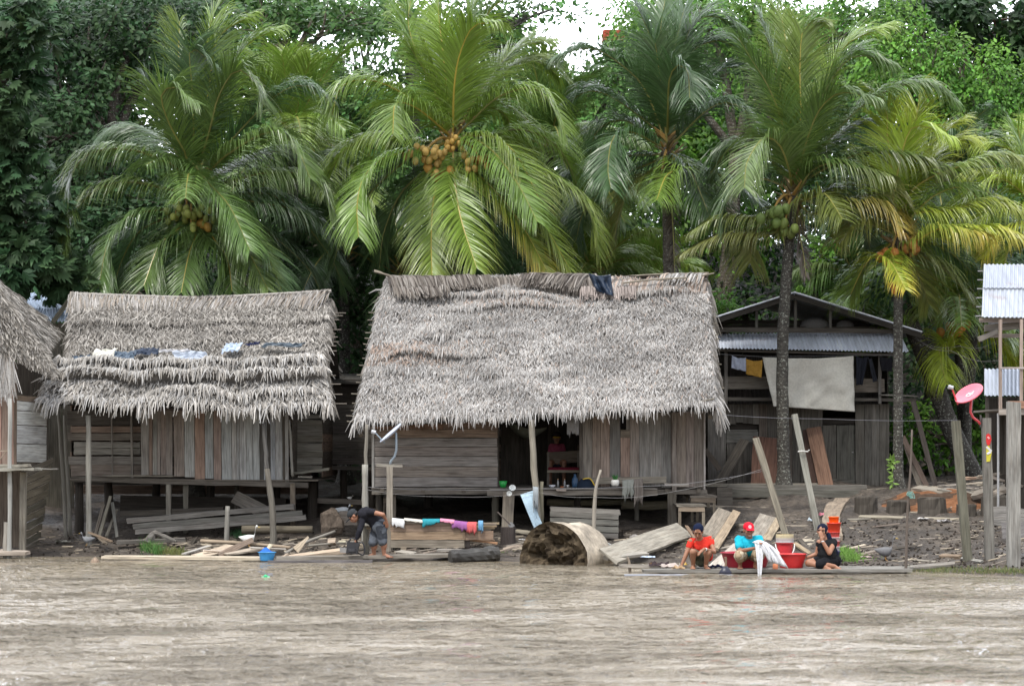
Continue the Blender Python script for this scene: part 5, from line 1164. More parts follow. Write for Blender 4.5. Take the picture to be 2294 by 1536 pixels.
plank('upright square slab behind the cap of the bending person', at(760, 1160, 3.9), at(800, 1160, 3.9), .28, .1, (0, 0, 1), (.15, .13, .115), 3)
plank('grey board lying level behind the bending person', at(700, 1120, 6.2), at(812, 1124, 6.2), .10, .25, (0, 0, 1), (.17, .15, .13), 4)
rock('small pale stone beside the light plank in the mud, centre', at(1422, 1203, 2.3), .09, (.28, .26, .24), 2)
# driftwood snag
mb = MB(); mb.tube(catmull([at(330, 1216, 2.4), at(345, 1195, 2.5), at(365, 1200, 2.5), at(395, 1212, 2.4)], 10), [.08, .09, .08, .07, .06, .05, .045, .04, .035, .03, .02], 7, (.13, .12, .11), .2)
solo(mb, 'driftwood', 'wood', 'dark curved driftwood snag behind the green tuft under the left hut', 'driftwood')
# --- basin maker
def basin(label, cen, r_top, r_bot, h, c, group=None, inner=None, name='basin', nm='plastic', water=None, lip=.018, handle=None, bands=None):
    root = thing(name, cen, label, 'bucket' if name == 'bucket' else 'basin', group)
    mb = MB(); cen = Vector(cen); n = 36
    prof = [(.001, .0), (r_bot * .98, .0), (r_bot, .01)] + [(lerp(r_bot, r_top, f), lerp(.01, h, f)) for f in (.2, .4, .6, .8, .97)] + [(r_top + lip, h * .985), (r_top + lip, h), (r_top - .004, h + .003)] + [(lerp(r_bot, r_top, f) - .008, lerp(.015, h, f)) for f in (.9, .6, .3, .05)] + [(.001, .016)]
    cf = (lambda k, j: bands[k] if bands and k in bands else c)
    mb.lathe(prof, cen, n, c, cf=cf); mb.build('bowl' if name == 'basin' else 'body', M[nm], root, smooth=True)
    if water:
        mb = MB(); mb.lathe([(.001, h * water), (lerp(r_bot, r_top, water) - .009, h * water + .001)], cen, n, (.33, .30, .27)); mb.build('wash_water', M['plastic'], root)
    if handle:
        mb = MB(); pts = [cen + Vector((math.cos(a) * (r_top + .02), -.02 - math.sin(a) * handle[0], h * .93 - math.sin(a) * handle[1])) for a in [math.pi * k / 12 for k in range(13)]]
        mb.tube(pts, .009, 6, (.8, .78, .76)); mb.build('handle', M['plastic'], root, smooth=True)
    return root
b = at(598, 1256, .55); b.z = .01
basin('small light blue plastic basin at the waterline, left of the bending person', b, .155, .12, .155, (.07, .34, .70))
mb = MB(); c0 = b + Vector((-.02, .0, .16)); mb.lathe([(.12, 0), (.08, .03), (.03, .075), (.002, .085)], c0, 14, (.04, .15, .5)); solo(mb, 'cloth', 'cloth', 'dark blue cloth heaped in the light blue basin', 'cloth')
mb = MB(); mb.lathe([(.001, -.02), (.035, .0), (.03, .03), (.001, .045)], at(595, 1292, -4.2), 10, (.03, .5, .2)); mb.tube([at(586, 1293, -4.2), at(604, 1292, -4.2)], .018, 6, (.05, .55, .25)); solo(mb, 'plastic_scrap', 'plastic', 'bright green scrap of plastic floating in the river', 'plastic scrap')
mb = MB(); mb.lathe([(.10, -.06), (.07, .03), (.02, .08), (.001, .09)], at(213, 1258, 0.2), 9, (.28, .21, .16)); solo(mb, 'snag', 'wood', 'small brown snag tip poking out of the water near the left edge', 'snag')
# --- birds
def bird(label, p, s, c, faceL=False, head=(.6, .35, .3), neck=.5, grp=None, beak=(.5, .35, .1), name='duck', low=False):
    root = thing(name, p, label, name, grp); p = Vector(p); f = -1 if faceL else 1; mb = MB()
    rings = []
    prof = [(-1.15, .02, .12), (-.8, .14, .05), (-.4, .27, -.02), (0, .34, -.05), (.35, .30, -.02), (.55, .20, .05), (.66, .12, .16 if not low else .05), (.72, .09, .3 * neck * 1.6), (.78, .085, .95 * neck), (.86, .11, 1.15 * neck), (.98, .10, 1.16 * neck), (1.08, .03, 1.10 * neck)]
    for x_, r_, z_ in prof: rings.append([p + Vector((f * x_ * s * .5, math.cos(6.283 * j / 10) * r_ * s * .75, s * (.62 + z_) * .8 + math.sin(6.283 * j / 10) * r_ * s * .8)) for j in range(10)])
    mb.rings(rings, c); mb.build('body', M['feather'], root, smooth=True)
    mb = MB(); q = p + Vector((f * 1.06 * s * .5, 0, s * (.62 + 1.1 * neck) * .8)); mb.tube([q, q + Vector((f * .13 * s, 0, -.02 * s))], [.04 * s, .02 * s], 6, beak); mb.build('beak', M['plastic'], root)
    for k in (-1, 1):
        mb = MB(); mb.tube([p + Vector((0, k * .12 * s, .4 * s)), p + Vector((f * .02 * s, k * .12 * s, .02)), p + Vector((f * .12 * s, k * .12 * s, .005))], .022 * s, 5, (.45, .25, .08)); mb.build('leg', M['skin'], root)
    return root
BG = 'birds on the bank'
bird('white duck standing on the scrap heap, facing right', at(557, 1219, 2.2) + Vector((0, 0, -.05)), .33, (.62, .62, .60), neck=.75, grp=BG)
bird('white and grey duck walking on the bank behind the cap of the bending person', at(768, 1150, 4.2) + Vector((0, 0, -.08)), .30, (.42, .44, .45), neck=.35, grp=BG, low=True)
q = og(196, 1222); bird('small grey and white hen on the mud near the far left hut, facing left', q, .26, (.30, .31, .32), True, neck=.5, grp=BG, name='hen')
q = og(1983, 1256); bird('dark grey hen standing on the mud right of the seated women', q, .34, (.16, .16, .165), neck=.75, grp=BG, name='hen')
bird('tiny white chick on the log behind the bending person', at(784, 1121, 6.1), .12, (.7, .7, .68), neck=.4, grp=BG, name='chick')
# --- satellite dishes
def dish(label, cen, nrm_, r, c, arm_c, tip, mount, root_loc, logo=False):
    root = thing('satellite_dish', root_loc, label, 'satellite dish'); cen = Vector(cen); nn = Vector(nrm_).normalized(); Q = nn.to_track_quat('Z', 'Y')
    mb = MB(); rings = []
    for k in (.001, .25, .5, .75, .93, 1.0): rings.append([cen + Q @ Vector((math.cos(6.283 * j / 40) * r * k * .93, math.sin(6.283 * j / 40) * r * k, r * .16 * k * k)) for j in range(40)])
    rings += [[cen + Q @ Vector((math.cos(6.283 * j / 40) * r * k * .93, math.sin(6.283 * j / 40) * r * k, r * .16 * k * k - .022)) for j in range(40)] for k in (1.02, .9, .5, .001)]
    mb.rings(rings, c); mb.build('reflector', M['paint'], root, smooth=True)
    mb = MB(); low = cen + Q @ Vector((0, 0, 0)); mb.tube([Vector(m_) for m_ in mount], .022, 8, arm_c); mb.build('mount', M['paint'], root, smooth=True)
    mb = MB(); mb.tube([tip[0], tip[1]], .014, 6, arm_c); ar = mb.build('arm', M['paint'], root)
    mb = MB(); t = Vector(tip[1]); mb.tube([t + Vector((-.05, 0, 0)), t + Vector((.03, 0, -.02))], .035, 8, (.45, .46, .48)); o = mb.build('feed_horn', M['paint'], None, origin=root.location); o.location = (0, 0, 0); o.parent = ar
    return root, cen, Q, nn
Yp = 1.9
dish('white satellite dish tilted to the sky on the square post beside the bending person', at(877, 972, Yp), (-.66, -.10, .75), .262, (.55, .60, .72), (.25, .30, .34), (at(862, 992, Yp), at(838, 966, Yp)), [at(887, 968, Yp), at(888, 1008, Yp), at(884, 1022, Yp), at(876, 1032, Yp), at(873, 1042, Yp)], at(873, 1045, Yp))
rt = thing('square_post', gz(873, 1.9, -.1), 'square weathered post carrying the white satellite dish', 'post')
mb = MB(); mb.board(gz(873, 1.9, -.1), at(873, 1044, 1.9), .115, .11, (1, 0, 0), (.23, .205, .175), .005, 8); mb.build('shaft', M['wood'], rt)
mb = MB(); mb.board(at(843, 1041, 1.9), at(901, 1043, 1.9), .05, .10, (0, 0, 1), (.26, .24, .21), .006, 3); mb.build('crosspiece', M['wood'], rt)
rt = thing('stub_post', gz(821, .95, -.1), 'short weathered post right behind the chainsaw, with a small shelf board', 'post')
mb = MB(); mb.board(gz(821, .95, -.1), at(820, 1176, .95), .10, .10, (1, 0, 0), (.15, .14, .12), .008, 5); mb.build('shaft', M['wood'], rt)
mb = MB(); mb.board(at(815, 1176, .9), at(842, 1178, .9), .02, .18, (0, 0, 1), (.27, .24, .2)); mb.board(at(822, 1182, .9), at(845, 1183, .9), .04, .1, (0, 0, 1), (.24, .19, .14)); mb.build('shelf', M['wood'], rt)
# --- timber bin with clothes
rt = thing('timber_trough', at(960, 1225, 1.8), 'long trough built of wide planks, its rim draped with washing', 'trough'); Yb_ = 1.8
for i, (pa, pb, xa, xb, c) in enumerate([(1173, 1190, 800, 1040, (.25, .18, .135)), (1190, 1208, 800, 1042, (.29, .21, .145)), (1209, 1226, 800, 1041, (.22, .19, .155))]):
    mb = MB(); mb.board(at(xa + 75, (pa + pb) / 2, Yb_), at(xb, (pa + pb) / 2, Yb_), (pb - pa) / 119.5 - .006, .05, (0, 0, 1), c, .006, 9, 1, .05); mb.build('side_plank', M['wood'], rt)
mb = MB(); mb.board(at(1040, 1200, Yb_ + .02), at(1105, 1197, Yb_ + .02), .15, .05, (0, 0, 1), (.27, .19, .14), .004, 3); mb.build('side_plank', M['wood'], rt)
mb = MB(); mb.board(at(875, 1169, Yb_ + .05), at(1112, 1174, Yb_ + .05), .035, .2, (0, 0, 1), (.22, .18, .145), .005, 9); mb.build('rim', M['wood'], rt)
for k, (a, b_, c_) in enumerate(((1172, 1118, (.38, .30, .2)), (1177, 1112, (.33, .26, .18)), (1182, 1108, (.3, .24, .17)))):
    mb = MB(); mb.board(at(1040, a, Yb_ + .25), at(b_, a, Yb_ + .25), .035, .10, (0, 0, 1), c_, .005, 3); mb.build('slat', M['wood'], rt)
mb = MB(); mb.board(at(890, 1195, Yb_ + .9), at(1100, 1192, Yb_ + .9), .40, .05, (0, 0, 1), WD, .005, 5); mb.build('back_plank', M['wood'], rt)
for px in (1047, 885):
    mb = MB(); mb.board(at(px, 1226, Yb_ + .12), at(px, 1172, Yb_ + .12), .10, .1, (1, 0, 0), (.12, .10, .09), .005, 3); mb.build('corner_block', M['wood'], rt)
for px in (1022, 905):
    mb = MB(); mb.board(at(px - 6, 1231, Yb_ - .02), at(px + 6, 1231, Yb_ - .02), .09, .3, (0, 0, 1), (.28, .23, .18)); mb.build('foot', M['wood'], rt)
def drape(label, pts_top, drop, c, Y, depth=.35, seed=0, name='cloth', mat='cloth', cat='cloth', group=None, wob=.02, n=14, pat=None):
    """a cloth laid over an edge: top lies back by depth, front falls by drop(px->m)"""
    rg = random.Random(seed); mb = MB(); cols = []
    T_ = [at(px, py, Y) for px, py in pts_top]; P = [T_[0].lerp(T_[1], i / n) for i in range(n + 1)] if len(T_) == 2 else catmull(T_, n)
    m_ = 6; n0 = len(mb.v)
    for i, p in enumerate(P):
        d = (drop[0] + (drop[1] - drop[0]) * i / n) * (1 + .7 * nz3(i * .5, seed, 0))
        prof = [p + Vector((0, depth, .0)), p + Vector((0, depth * .5, .02)), p + Vector((0, 0, .015))] + [p + Vector((nz3(i * .9, k, seed) * wob, -.02 - wob * nz3(i * .8, k * .3, seed + 3), -d * k / 3)) for k in (1, 2, 3)]
        mb.v.extend(prof)
    for i in range(n):
        for k in range(5):
            a = n0 + i * 6 + k; mb.face((a, a + 6, a + 7, a + 1), c)
    o = solo(mb, name, mat, label, cat, group, origin=T_[0], smooth=True)
    s_ = o.modifiers.new('thick', 'SOLIDIFY'); s_.thickness = .008
    return o
WG = 'washing laid on the timber trough'
Yc = 1.74
drape('white garment over the left part of the trough rim', [(878, 1163), (906, 1166)], (.10, .14), (.75, .75, .75), Yc, .2, 1, group=WG)
drape('small cream rag between the white garment and the turquoise one, trough rim', [(905, 1163), (946, 1167)], (.02, .03), (.65, .62, .56), Yc, .2, 2, group=WG)
drape('turquoise garment on the trough rim', [(946, 1165), (986, 1165)], (.13, .03), (.04, .30, .36), Yc, .2, 3, group=WG)
drape('light pink garment in the middle of the trough rim', [(986, 1164), (1018, 1167)], (.03, .05), (.72, .30, .42), Yc, .2, 4, group=WG)
drape('purple garment drooping over the trough corner', [(1012, 1168), (1048, 1172)], (.10, .14), (.34, .13, .34), Yc, .2, 5, group=WG)
drape('coral red cloth hanging from the trough right of the purple one', [(1044, 1172), (1068, 1172)], (.17, .16), (.65, .14, .14), Yc, .2, 6, group=WG)
drape('narrow light blue strip of cloth at the right end of the trough', [(1072, 1169), (1082, 1169)], (.15, .16), (.18, .38, .58), Yc, .2, 7, group=WG)
plank('orange brown lath sticking out to the right under the trough', at(1040, 1207, 2.0), at(1114, 1216, 1.8), .05, .03, (0, 1, .2), (.42, .24, .14), 3)
plank('pale lath lying just above the orange lath right of the trough', at(1052, 1205, 2.4), at(1108, 1210, 2.3), .04, .03, (0, 1, .2), (.36, .25, .18), 3)
plank('pale flat board on the ground in front of the trough', at(893, 1234, 1.1), at(925, 1238, .95), .25, .02, (0, 1, .1), (.36, .33, .29), 3)
plank('grey flat board on the ground under the right end of the trough', at(980, 1231, 1.3), at(1040, 1232, 1.2), .14, .03, (0, 1, .1), (.24, .22, .2), 3)
plank('long thick walkway plank the bending person stands on', at(618, 1250, .35), at(1012, 1243, .85), .42, .06, (0, 1, 0), (.21, .19, .165), 12)
plank('wet dark plank edge floating left in front of the bending person', at(600, 1258, .05), at(835, 1257, .05), .16, .05, (0, 1, 0), (.13, .12, .125), 8, mat='wood_wet')
plank('brown plank lying from the charred log towards the big log', at(1100, 1240, 1.4), at(1170, 1218, 2.2), .2, .04, (.2, 1, .1), (.33, .27, .22), 4)
plank('board on the ground left of the big log, below the towel', at(1155, 1188, 3.2), at(1200, 1194, 3.0), .12, .04, (0, 1, .2), (.28, .25, .2), 3)
# charred log
mb = MB(); P = [at(1008, 1248, .25), at(1025, 1247, .3), at(1060, 1244, .45), at(1095, 1241, .55), at(1117, 1240, .6)]
mb.tube(catmull(P, 14), [.125, .13, .14, .14, .14, .135, .14, .14, .145, .14, .14, .14, .14, .13, .125], 12, (.05, .048, .046), .14); solo(mb, 'log', 'wood_wet', 'short charred black log at the waterline left of the big log', 'log', origin=P[0])
# stump with machete
mb = MB(); p = og(1138, 1219); mb.tube([p + Vector((0, 0, -.05)), p + Vector((0, 0, .1)), p + Vector((.0, 0, .33))], [.15, .145, .14], 14, (.055, .045, .042), .05); solo(mb, 'chopping_block', 'wood', 'dark upright chopping block right of the trough', 'stump', origin=p)
rt = thing('axe', p + Vector((.02, 0, .33)), 'axe stuck in the dark chopping block, handle pointing up left', 'axe')
mb = MB(); mb.tube([p + Vector((.05, -.02, .37)), p + Vector((-.20, -.05, .62))], .015, 6, (.12, .10, .09)); mb.build('handle', M['wood'], rt)
mb = MB(); mb.board(p + Vector((.03, -.02, .40)), p + Vector((.10, -.02, .33)), .09, .02, (0, 0, 1), (.2, .2, .2)); mb.build('blade', M['metal'], rt)
# towel on the slanted roof post
drape('light blue towel hanging beside the slanted porch post', [(1166, 1110), (1200, 1100)], (.9, .62), (.46, .60, .70), 2.85, .03, 11, 'towel', cat='towel', wob=.03)
o = bpy.context.scene.objects.get('towel')
if o:
    for v in o.data.vertices:
        k = max(0, -v.co.z) ; v.co.x += k * .42 * (1 if v.co.x < .2 else .15)
drape('grey rag tied to the porch post over the light blue towel', [(1194, 1092), (1206, 1094)], (.36, .40), (.33, .36, .38), 2.78, .03, 12, 'rag', wob=.03)
# big log
def big_log():
    rng = random.Random(71); a = at(1238, 1226, -.55); b_ = a + Vector((.52, .95, 0)); ax = (b_ - a).normalized(); r = .68
    Q = ax.to_track_quat('Z', 'Y'); root = thing('big_log', a + Vector((0, 0, -.3)), 'huge sawn log section half in the water, rotten dark end facing the river', 'log')
    a.z = b_.z = .05; mb = MB(); rings = []
    L = (b_ - a).length; n = 48
    def rad(j, f): 
        t = 6.283 * j / n; v = Vector((math.cos(t), math.sin(t), f * 2)); return r * (1 + .07 * noise.noise(v * 1.3) + .03 * noise.noise(v * 5) - .05 * f)
    prof = [.0, .03, .1, .25, .4, .55, .7, .85, .97, 1]
    for f in prof: rings.append([a.lerp(b_, f) + Q @ Vector((math.cos(6.283 * j / n), math.sin(6.283 * j / n), 0)) * (rad(j, f) * (.93 if f == 1 else 1)) for j in range(n)])
    mb.rings(rings, (.42, .36, .28), caps=False); nn = len(mb.v); mb.quad([v for v in rings[-1]], (.3, .24, .18)); mb.build('trunk_section', M['log'], root, smooth=True)
    mb = MB(); rr = []; 
    for k in range(15):
        f = 1 - k / 14.0
        rr.append([a + Q @ Vector((math.cos(6.283 * j / n), math.sin(6.283 * j / n), 0)) * rad(j, 0) * max(f, .001) + ax * ((.07 * (1 - f) ** .5) * (1 if f < 1 else 0) + .22 * noise.noise(Vector((math.cos(6.283 * j / n) * f * 3, math.sin(6.283 * j / n) * f * 3, 2))) * min(1, (1 - f) * 4) + .12 * noise.noise(Vector((math.cos(6.283 * j / n) * f * 9, math.sin(6.283 * j / n) * f * 9, 5))) * min(1, (1 - f) * 8)) for j in range(n)])
    def rotc(k, j):
        f = 1 - k / 14; v = Vector((math.cos(6.283 * j / n) * f * 3.2, math.sin(6.283 * j / n) * f * 3.2, 8)); q = .5 + .5 * noise.noise(v) + .35 * noise.noise(v * 2.7)
        q = max(0, min(1, q)); g_ = 1.0 if math.sin(6.283 * j / n) > -2 else .6
        return (lerp(.018, .13, q), lerp(.014, .10, q), lerp(.011, .065, q))
    mb.rings(rr, (.06, .047, .035), caps=False, cf=rotc); mb.build('rotten_end', M['thatch_base'], root, smooth=False)
def log_mat():
    m, t, b = new_mat('peeled_log'); v = mapped(t, 'Object', (1, 1, 1)); g = noise_n(t, v, 2.2, 5); g2 = noise_n(t, v, 14, 5)
    c = mul(t, colour(t), ramp(t, g, [(.33, .55), (.5, 1.0), (.68, 1.5)])); c = mul(t, c, ramp(t, g2, [(.3, .75), (.7, 1.2)]))
    t.links.new(c, b.inputs['Base Color']); b.inputs['Roughness'].default_value = .8; bump(t, b, g2, .4, .02); return m
M['log'] = log_mat(); big_log()
# slatted crate
rt = thing('slatted_crate', at(1305, 1200, 3.0), 'old grey slatted crate lying behind the big log', 'crate'); Y = 3.0
for i in range(4):
    mb = MB(); z = 1150 + i * 14.5; mb.board(at(1233, z, Y), at(1385, z + 7, Y), .105, .025, (0, 0, 1), [(.17, .16, .145), (.16, .155, .14), (.15, .145, .13), (.14, .13, .12)][i], .006, 6); mb.build('slat', M['wood'], rt)
mb = MB(); mb.board(at(1233, 1140, Y + .3), at(1388, 1147, Y + .3), .5, .02, (0, 1, .15), (.15, .14, .13), .006, 5); mb.build('lid', M['wood'], rt)
mb = MB(); mb.board(at(1383, 1200, Y + .2), at(1383, 1150, Y + .2), .03, .35, (1, 0, 0), (.12, .11, .1)); mb.build('end_board', M['wood'], rt)
mb = MB(); mb.board(at(1234, 1200, Y + .5), at(1384, 1203, Y + .5), .30, .02, (0, 0, 1), WDD); mb.build('back_board', M['wood'], rt)
pole('crooked light pole standing in front of the porch boards right of the doorway', [gz(1329, 2.5, -.05), at(1332, 1130, 2.5), at(1336, 1090, 2.5), at(1346, 1052, 2.5)], (.045, .025), (.30, .27, .23))
pole('pale horizontal log behind the slatted crate, under the porch', [at(1225, 1124, 6.2), at(1300, 1126, 6.2), at(1405, 1124, 6.2)], .07, (.27, .24, .17), 'log', 'log')
pole('pale mossy log under the right part of the largest hut', [at(1392, 1128, 5.6), at(1450, 1132, 5.6), at(1500, 1129, 5.6)], .10, (.26, .23, .17), 'log', 'log')
pole('long slim log lying on the slope right of the largest hut', [at(1570, 1136, 5.8), at(1700, 1141, 5.6), at(1836, 1141, 5.6)], .055, (.22, .19, .155), 'log', 'log')
pole('straight pole lying above the long slim log right of the largest hut', [at(1600, 1122, 6.6), at(1842, 1122, 6.6)], .035, (.19, .17, .145), 'log', 'log')
# --- porch interior
Y = 5.3
rt = thing('bench', (X(1262, Y), Y, FZ), 'wooden bench with a plank back and a red mat on its seat, in the porch of the largest hut', 'bench')
tag(rt, 'wooden plank bench with a red mat, in the open porch')
mb = MB(); mb.board(at(1226, 1026, Y + .35), at(1298, 1022, Y + .35), .24, .03, (0, 0, 1), (.16, .13, .105), .01, 4); mb.build('backrest', M['wood'], rt)
mb = MB(); mb.board(at(1226, 1055, Y), at(1298, 1055, Y), .05, .4, (0, 0, 1), (.2, .175, .14)); mb.build('seat', M['wood'], rt)
for px in (1228, 1296):
    mb = MB(); mb.board((X(px, Y), Y, FZ), (X(px, Y), Y, Z(1012, Y)), .05, .05, (1, 0, 0), (.13, .115, .1)); mb.build('leg', M['wood'], rt)
drape('dark red mat folded on the porch bench', [(1228, 1049), (1297, 1049)], (.04, .05), (.16, .02, .035), Y - .12, .3, 21, 'mat', cat='mat')  # the red is dimmed in the colour itself, imitating shade inside the porch
def bottle(label, px, py, Y, h, r, c, name='bottle', cat=None, z=None, group=None, cap=(.6, .3, .1)):
    p = at(px, py, Y); p.z = z if z is not None else p.z; rt = thing(name, p, label, cat or name, group)
    mb = MB(); mb.lathe([(r * .9, 0), (r, .01), (r, h * .62), (r * .45, h * .78), (r * .4, h * .92)], p, 14, c, caps=True); mb.build('body', M['plastic'], rt, smooth=True)
    mb = MB(); mb.lathe([(r * .46, h * .90), (r * .46, h), (.001, h)], p, 10, cap); mb.build('cap', M['plastic'], rt, smooth=True)
    return rt
pz = FZ + .0
bottle('slim grey bottle left of its twin on the porch floor', 1250, 1085, 4.2, .17, .022, (.25, .25, .25), z=pz); bottle('slim grey bottle right of its twin on the porch floor', 1265, 1085, 4.2, .17, .022, (.25, .25, .25), z=pz)
bottle('dark blue flask standing right on the porch floor', 1288, 1085, 4.15, .26, .06, (.03, .08, .16), 'flask', z=pz, cap=(.02, .05, .1))
def cup(label, px, Y, r, h, c, name='bowl', dy=0, z=None, tilt=0):
    p = Vector((X(px, Y), Y, pz if z is None else z)); mb = MB(); mb.lathe([(.001, 0), (r * .6, 0), (r, h), (r * .93, h), (r * .55, .008), (.001, .008)], p, 16, c)
    o = solo(mb, name, 'plastic', label, name, origin=p, smooth=True); o.rotation_euler = (tilt, 0, 0); return o
cup('white enamel bowl on the porch floor left of the bottles', 1237, 4.0, .07, .05, (.6, .62, .66)); cup('small white cup right of the slim bottles', 1272, 4.0, .03, .05, (.55, .55, .55), 'cup'); cup('orange lid lying between the porch bottles', 1259, 3.95, .045, .02, (.6, .2, .08), 'lid')
cup('round green pot at the left end of the porch floor', 1127, 3.85, .085, .13, (.02, .33, .06), 'pot')
o = cup('white mug hung at the edge of the porch beside the green pot', 1148, 3.55, .065, .08, (.75, .78, .78), 'mug', z=pz - .03, tilt=1.1); cup('small white dish hung below the white mug', 1141, 3.5, .055, .04, (.55, .57, .55), 'dish', z=pz - .12).rotation_euler = (1.2, 0, 0)
# bag with yellow strap
p = Vector((X(1312, 3.8), 3.8, pz)); rt = thing('bag', p, 'dark blue bag with a yellow trimmed strap lying at the porch edge', 'bag')
mb = MB(); mb.lathe([(.12, -.06), (.17, .0), (.15, .10), (.08, .17), (.01, .18)], p, 14, (.02, .03, .05), 1.05, .8); mb.build('body', M['cloth'], rt, smooth=True)
mb = MB(); mb.tube(catmull([p + Vector((-.06, -.12, .17)), p + Vector((.08, -.13, .18)), p + Vector((.17, -.12, .05))], 8), .012, 6, (.6, .42, .05)); mb.build('strap', M['cloth'], rt)
# potted plant
p = at(1378, 1088, 3.4); rt = thing('potted_plant', p, 'small spiky green plant in a white pot at the porch edge', 'plant')
mb = MB(); mb.lathe([(.05, 0), (.075, .02), (.08, .10), (.065, .12), (.001, .11)], p, 14, (.62, .62, .58)); mb.build('pot', M['plastic'], rt, smooth=True)
mb = MB()
for k in range(26):
    a = k * 2.4; d = Vector((math.cos(a) * .5, math.sin(a) * .5, rng4.uniform(.6, 1.4))).normalized(); leaf_quad(mb, p + Vector((0, 0, .1)), d, Vector((0, -1, .2)), rng4.uniform(.08, .17), .02, (.05, .18, .05))
mb.build('leaves', M['leaf'], rt)
pb = plank('pale plank shelf along the porch edge below the upright boards', at(1312, 1077, 4.25), at(1492, 1074, 4.25), .13, .03, (0, 0, 1), (.27, .24, .20), 6)
plank('light board lying across the porch edge on the right stilt', at(1488, 1085, 3.9), at(1542, 1085, 3.9), .05, .2, (0, 0, 1), (.34, .31, .28), 3)
plank('short pale board stub under the porch bottles', at(1246, 1096, 3.65), at(1268, 1097, 3.65), .04, .1, (0, 0, 1), (.3, .25, .22), 1)
drape('grey ragged cloth hanging under the potted plant', [(1394, 1078), (1420, 1076)], (.34, .30), (.23, .24, .22), 3.5, .05, 31, 'rag', wob=.06)
drape('narrow brown grey cloth hanging right of the ragged cloth', [(1420, 1076), (1440, 1074)], (.40, .44), (.17, .15, .135), 3.5, .05, 32, 'rag', wob=.05)
drape('white cloth hung under the thatch in the porch opening', [(1270, 938), (1297, 938)], (.30, .30), (.42, .42, .43), 4.4, .03, 33, 'cloth', wob=.01)
# hammock in the porch
mb = MB(); a = at(1120, 925, 5.6); b_ = at(1225, 960, 5.6); n0 = 0
for i in range(17):
    t = i / 16; p = a.lerp(b_, t) + Vector((0, 0, -.35 * math.sin(math.pi * t))); wv = .04 + .2 * math.sin(math.pi * t)
    for k in range(5): mb.v.append(p + Vector((0, (k - 2) * wv * .4, abs(k - 2) * wv * .45)))
for i in range(16):
    for k in range(4): mb.face((i * 5 + k, i * 5 + k + 5, i * 5 + k + 6, i * 5 + k + 1), (.20, .21, .17))
solo(mb, 'hammock', 'cloth', 'grey green hammock slung inside the porch left of the slanted post', 'hammock', smooth=True)
# tables
def table(label, px0, px1, pyt, Y, d, h_leg, c, lean=0):
    a = at(px0, pyt, Y); b_ = at(px1, pyt, Y); rt = thing('table', Vector(((a.x + b_.x) / 2, Y, a.z - h_leg)), label, 'table', 'rough tables beside the largest hut')
    mb = MB(); mb.board((a.x, Y + d / 2, a.z), (b_.x, Y + d / 2, b_.z), d, .04, (0, 1, 0), c, .008, 4); mb.build('table_top', M['wood'], rt)
    mb = MB(); mb.board((a.x + .03, Y + .02, a.z - .07), (b_.x - .03, Y + .02, b_.z - .07), .09, .03, (0, 0, 1), (.24, .19, .145)); mb.build('apron', M['wood'], rt)
    for x_, y_ in ((a.x + .05, Y + .04), (b_.x - .05, Y + .04), (a.x + .05, Y + d - .05), (b_.x - .05, Y + d - .05)):
        mb = MB(); mb.board((x_, y_, ground(x_, y_) - .05), (x_, y_, a.z - .03), .055, .05, (1, 0, 0), (.22, .185, .145), .004, 3); mb.build('leg', M['wood'], rt)
table('rough wooden table standing right of the porch stilt, nearer one', 1517, 1582, 1132, 3.2, 1.5, .6, (.19, .17, .145)); table('rough wooden table behind the nearer one, right corner by the shed', 1545, 1606, 1112, 4.3, 1.4, .6, (.18, .155, .13))
# planks right of centre
plank('wide weathered slab sloping from the water up to the tables', at(1362, 1246, -.9), at(1532, 1187, 2.3), .42, .05, (-.1, .9, .42), (.30, .275, .235), 8, jit=.015)
plank('second slab edge lying under the wide weathered slab', at(1356, 1250, -.8), at(1446, 1239, -.2), .16, .05, (0, 1, .2), (.30, .28, .25), 4)
plank('slim grey slab lying above the wide weathered slab', at(1400, 1224, .8), at(1505, 1186, 2.6), .14, .04, (-.2, .9, .3), (.27, .25, .215), 5)
plank('wide grey board leaning up behind the woman in red', at(1592, 1202, 1.6), at(1632, 1146, 3.6), .42, .035, (1, .1, -.3), (.27, .235, .195), 4)
plank('narrow tan board leaning right of the wide grey board', at(1600, 1228, .6), at(1650, 1146, 3.5), .16, .05, (1, .1, -.3), (.32, .25, .18), 5)
plank('pale plank lying behind the person in turquoise, lower left', at(1602, 1274, -1.9), at(1664, 1218, .4), .34, .035, (1, .2, .1), (.38, .34, .30), 4)
plank('wide grey board leaning right behind the red cap', at(1700, 1206, 1.3), at(1728, 1158, 3.2), .46, .035, (1, .1, -.2), (.27, .24, .205), 4)
plank('narrow tan board right of the board behind the red cap', at(1716, 1210, 1.2), at(1748, 1160, 3.1), .16, .045, (1, .1, -.2), (.31, .25, .18), 4)
plank('pale plank on the slope behind the two red buckets', at(1786, 1232, .3), at(1835, 1196, 1.9), .34, .04, (.8, .3, .1), (.40, .35, .28), 3)
plank('small plank crossing the mud behind the red basin', at(1780, 1216, .4), at(1815, 1240, -.4), .09, .03, (.3, 1, .2), (.28, .22, .15), 3)
plank('dark stick leaning left of the woman in red', at(1538, 1178, 2.0), at(1556, 1206, 1.4), .06, .03, (1, .2, 0), (.2, .14, .1), 3)
plank('thin grey stick lying on the mud right of the big log', at(1357, 1215, 1.2), at(1392, 1232, .5), .05, .03, (.4, 1, 0), (.36, .36, .35), 3)
plank('second thin grey stick on the mud right of the big log', at(1350, 1222, 1.0), at(1380, 1236, .4), .05, .03, (.4, 1, 0), (.32, .32, .31), 3)
pole('low rail log on the slope behind the red cap', [at(1650, 1178, 3.2), at(1740, 1181, 3.0), at(1822, 1180, 3.0)], .05, (.22, .19, .155), 'log', 'log')
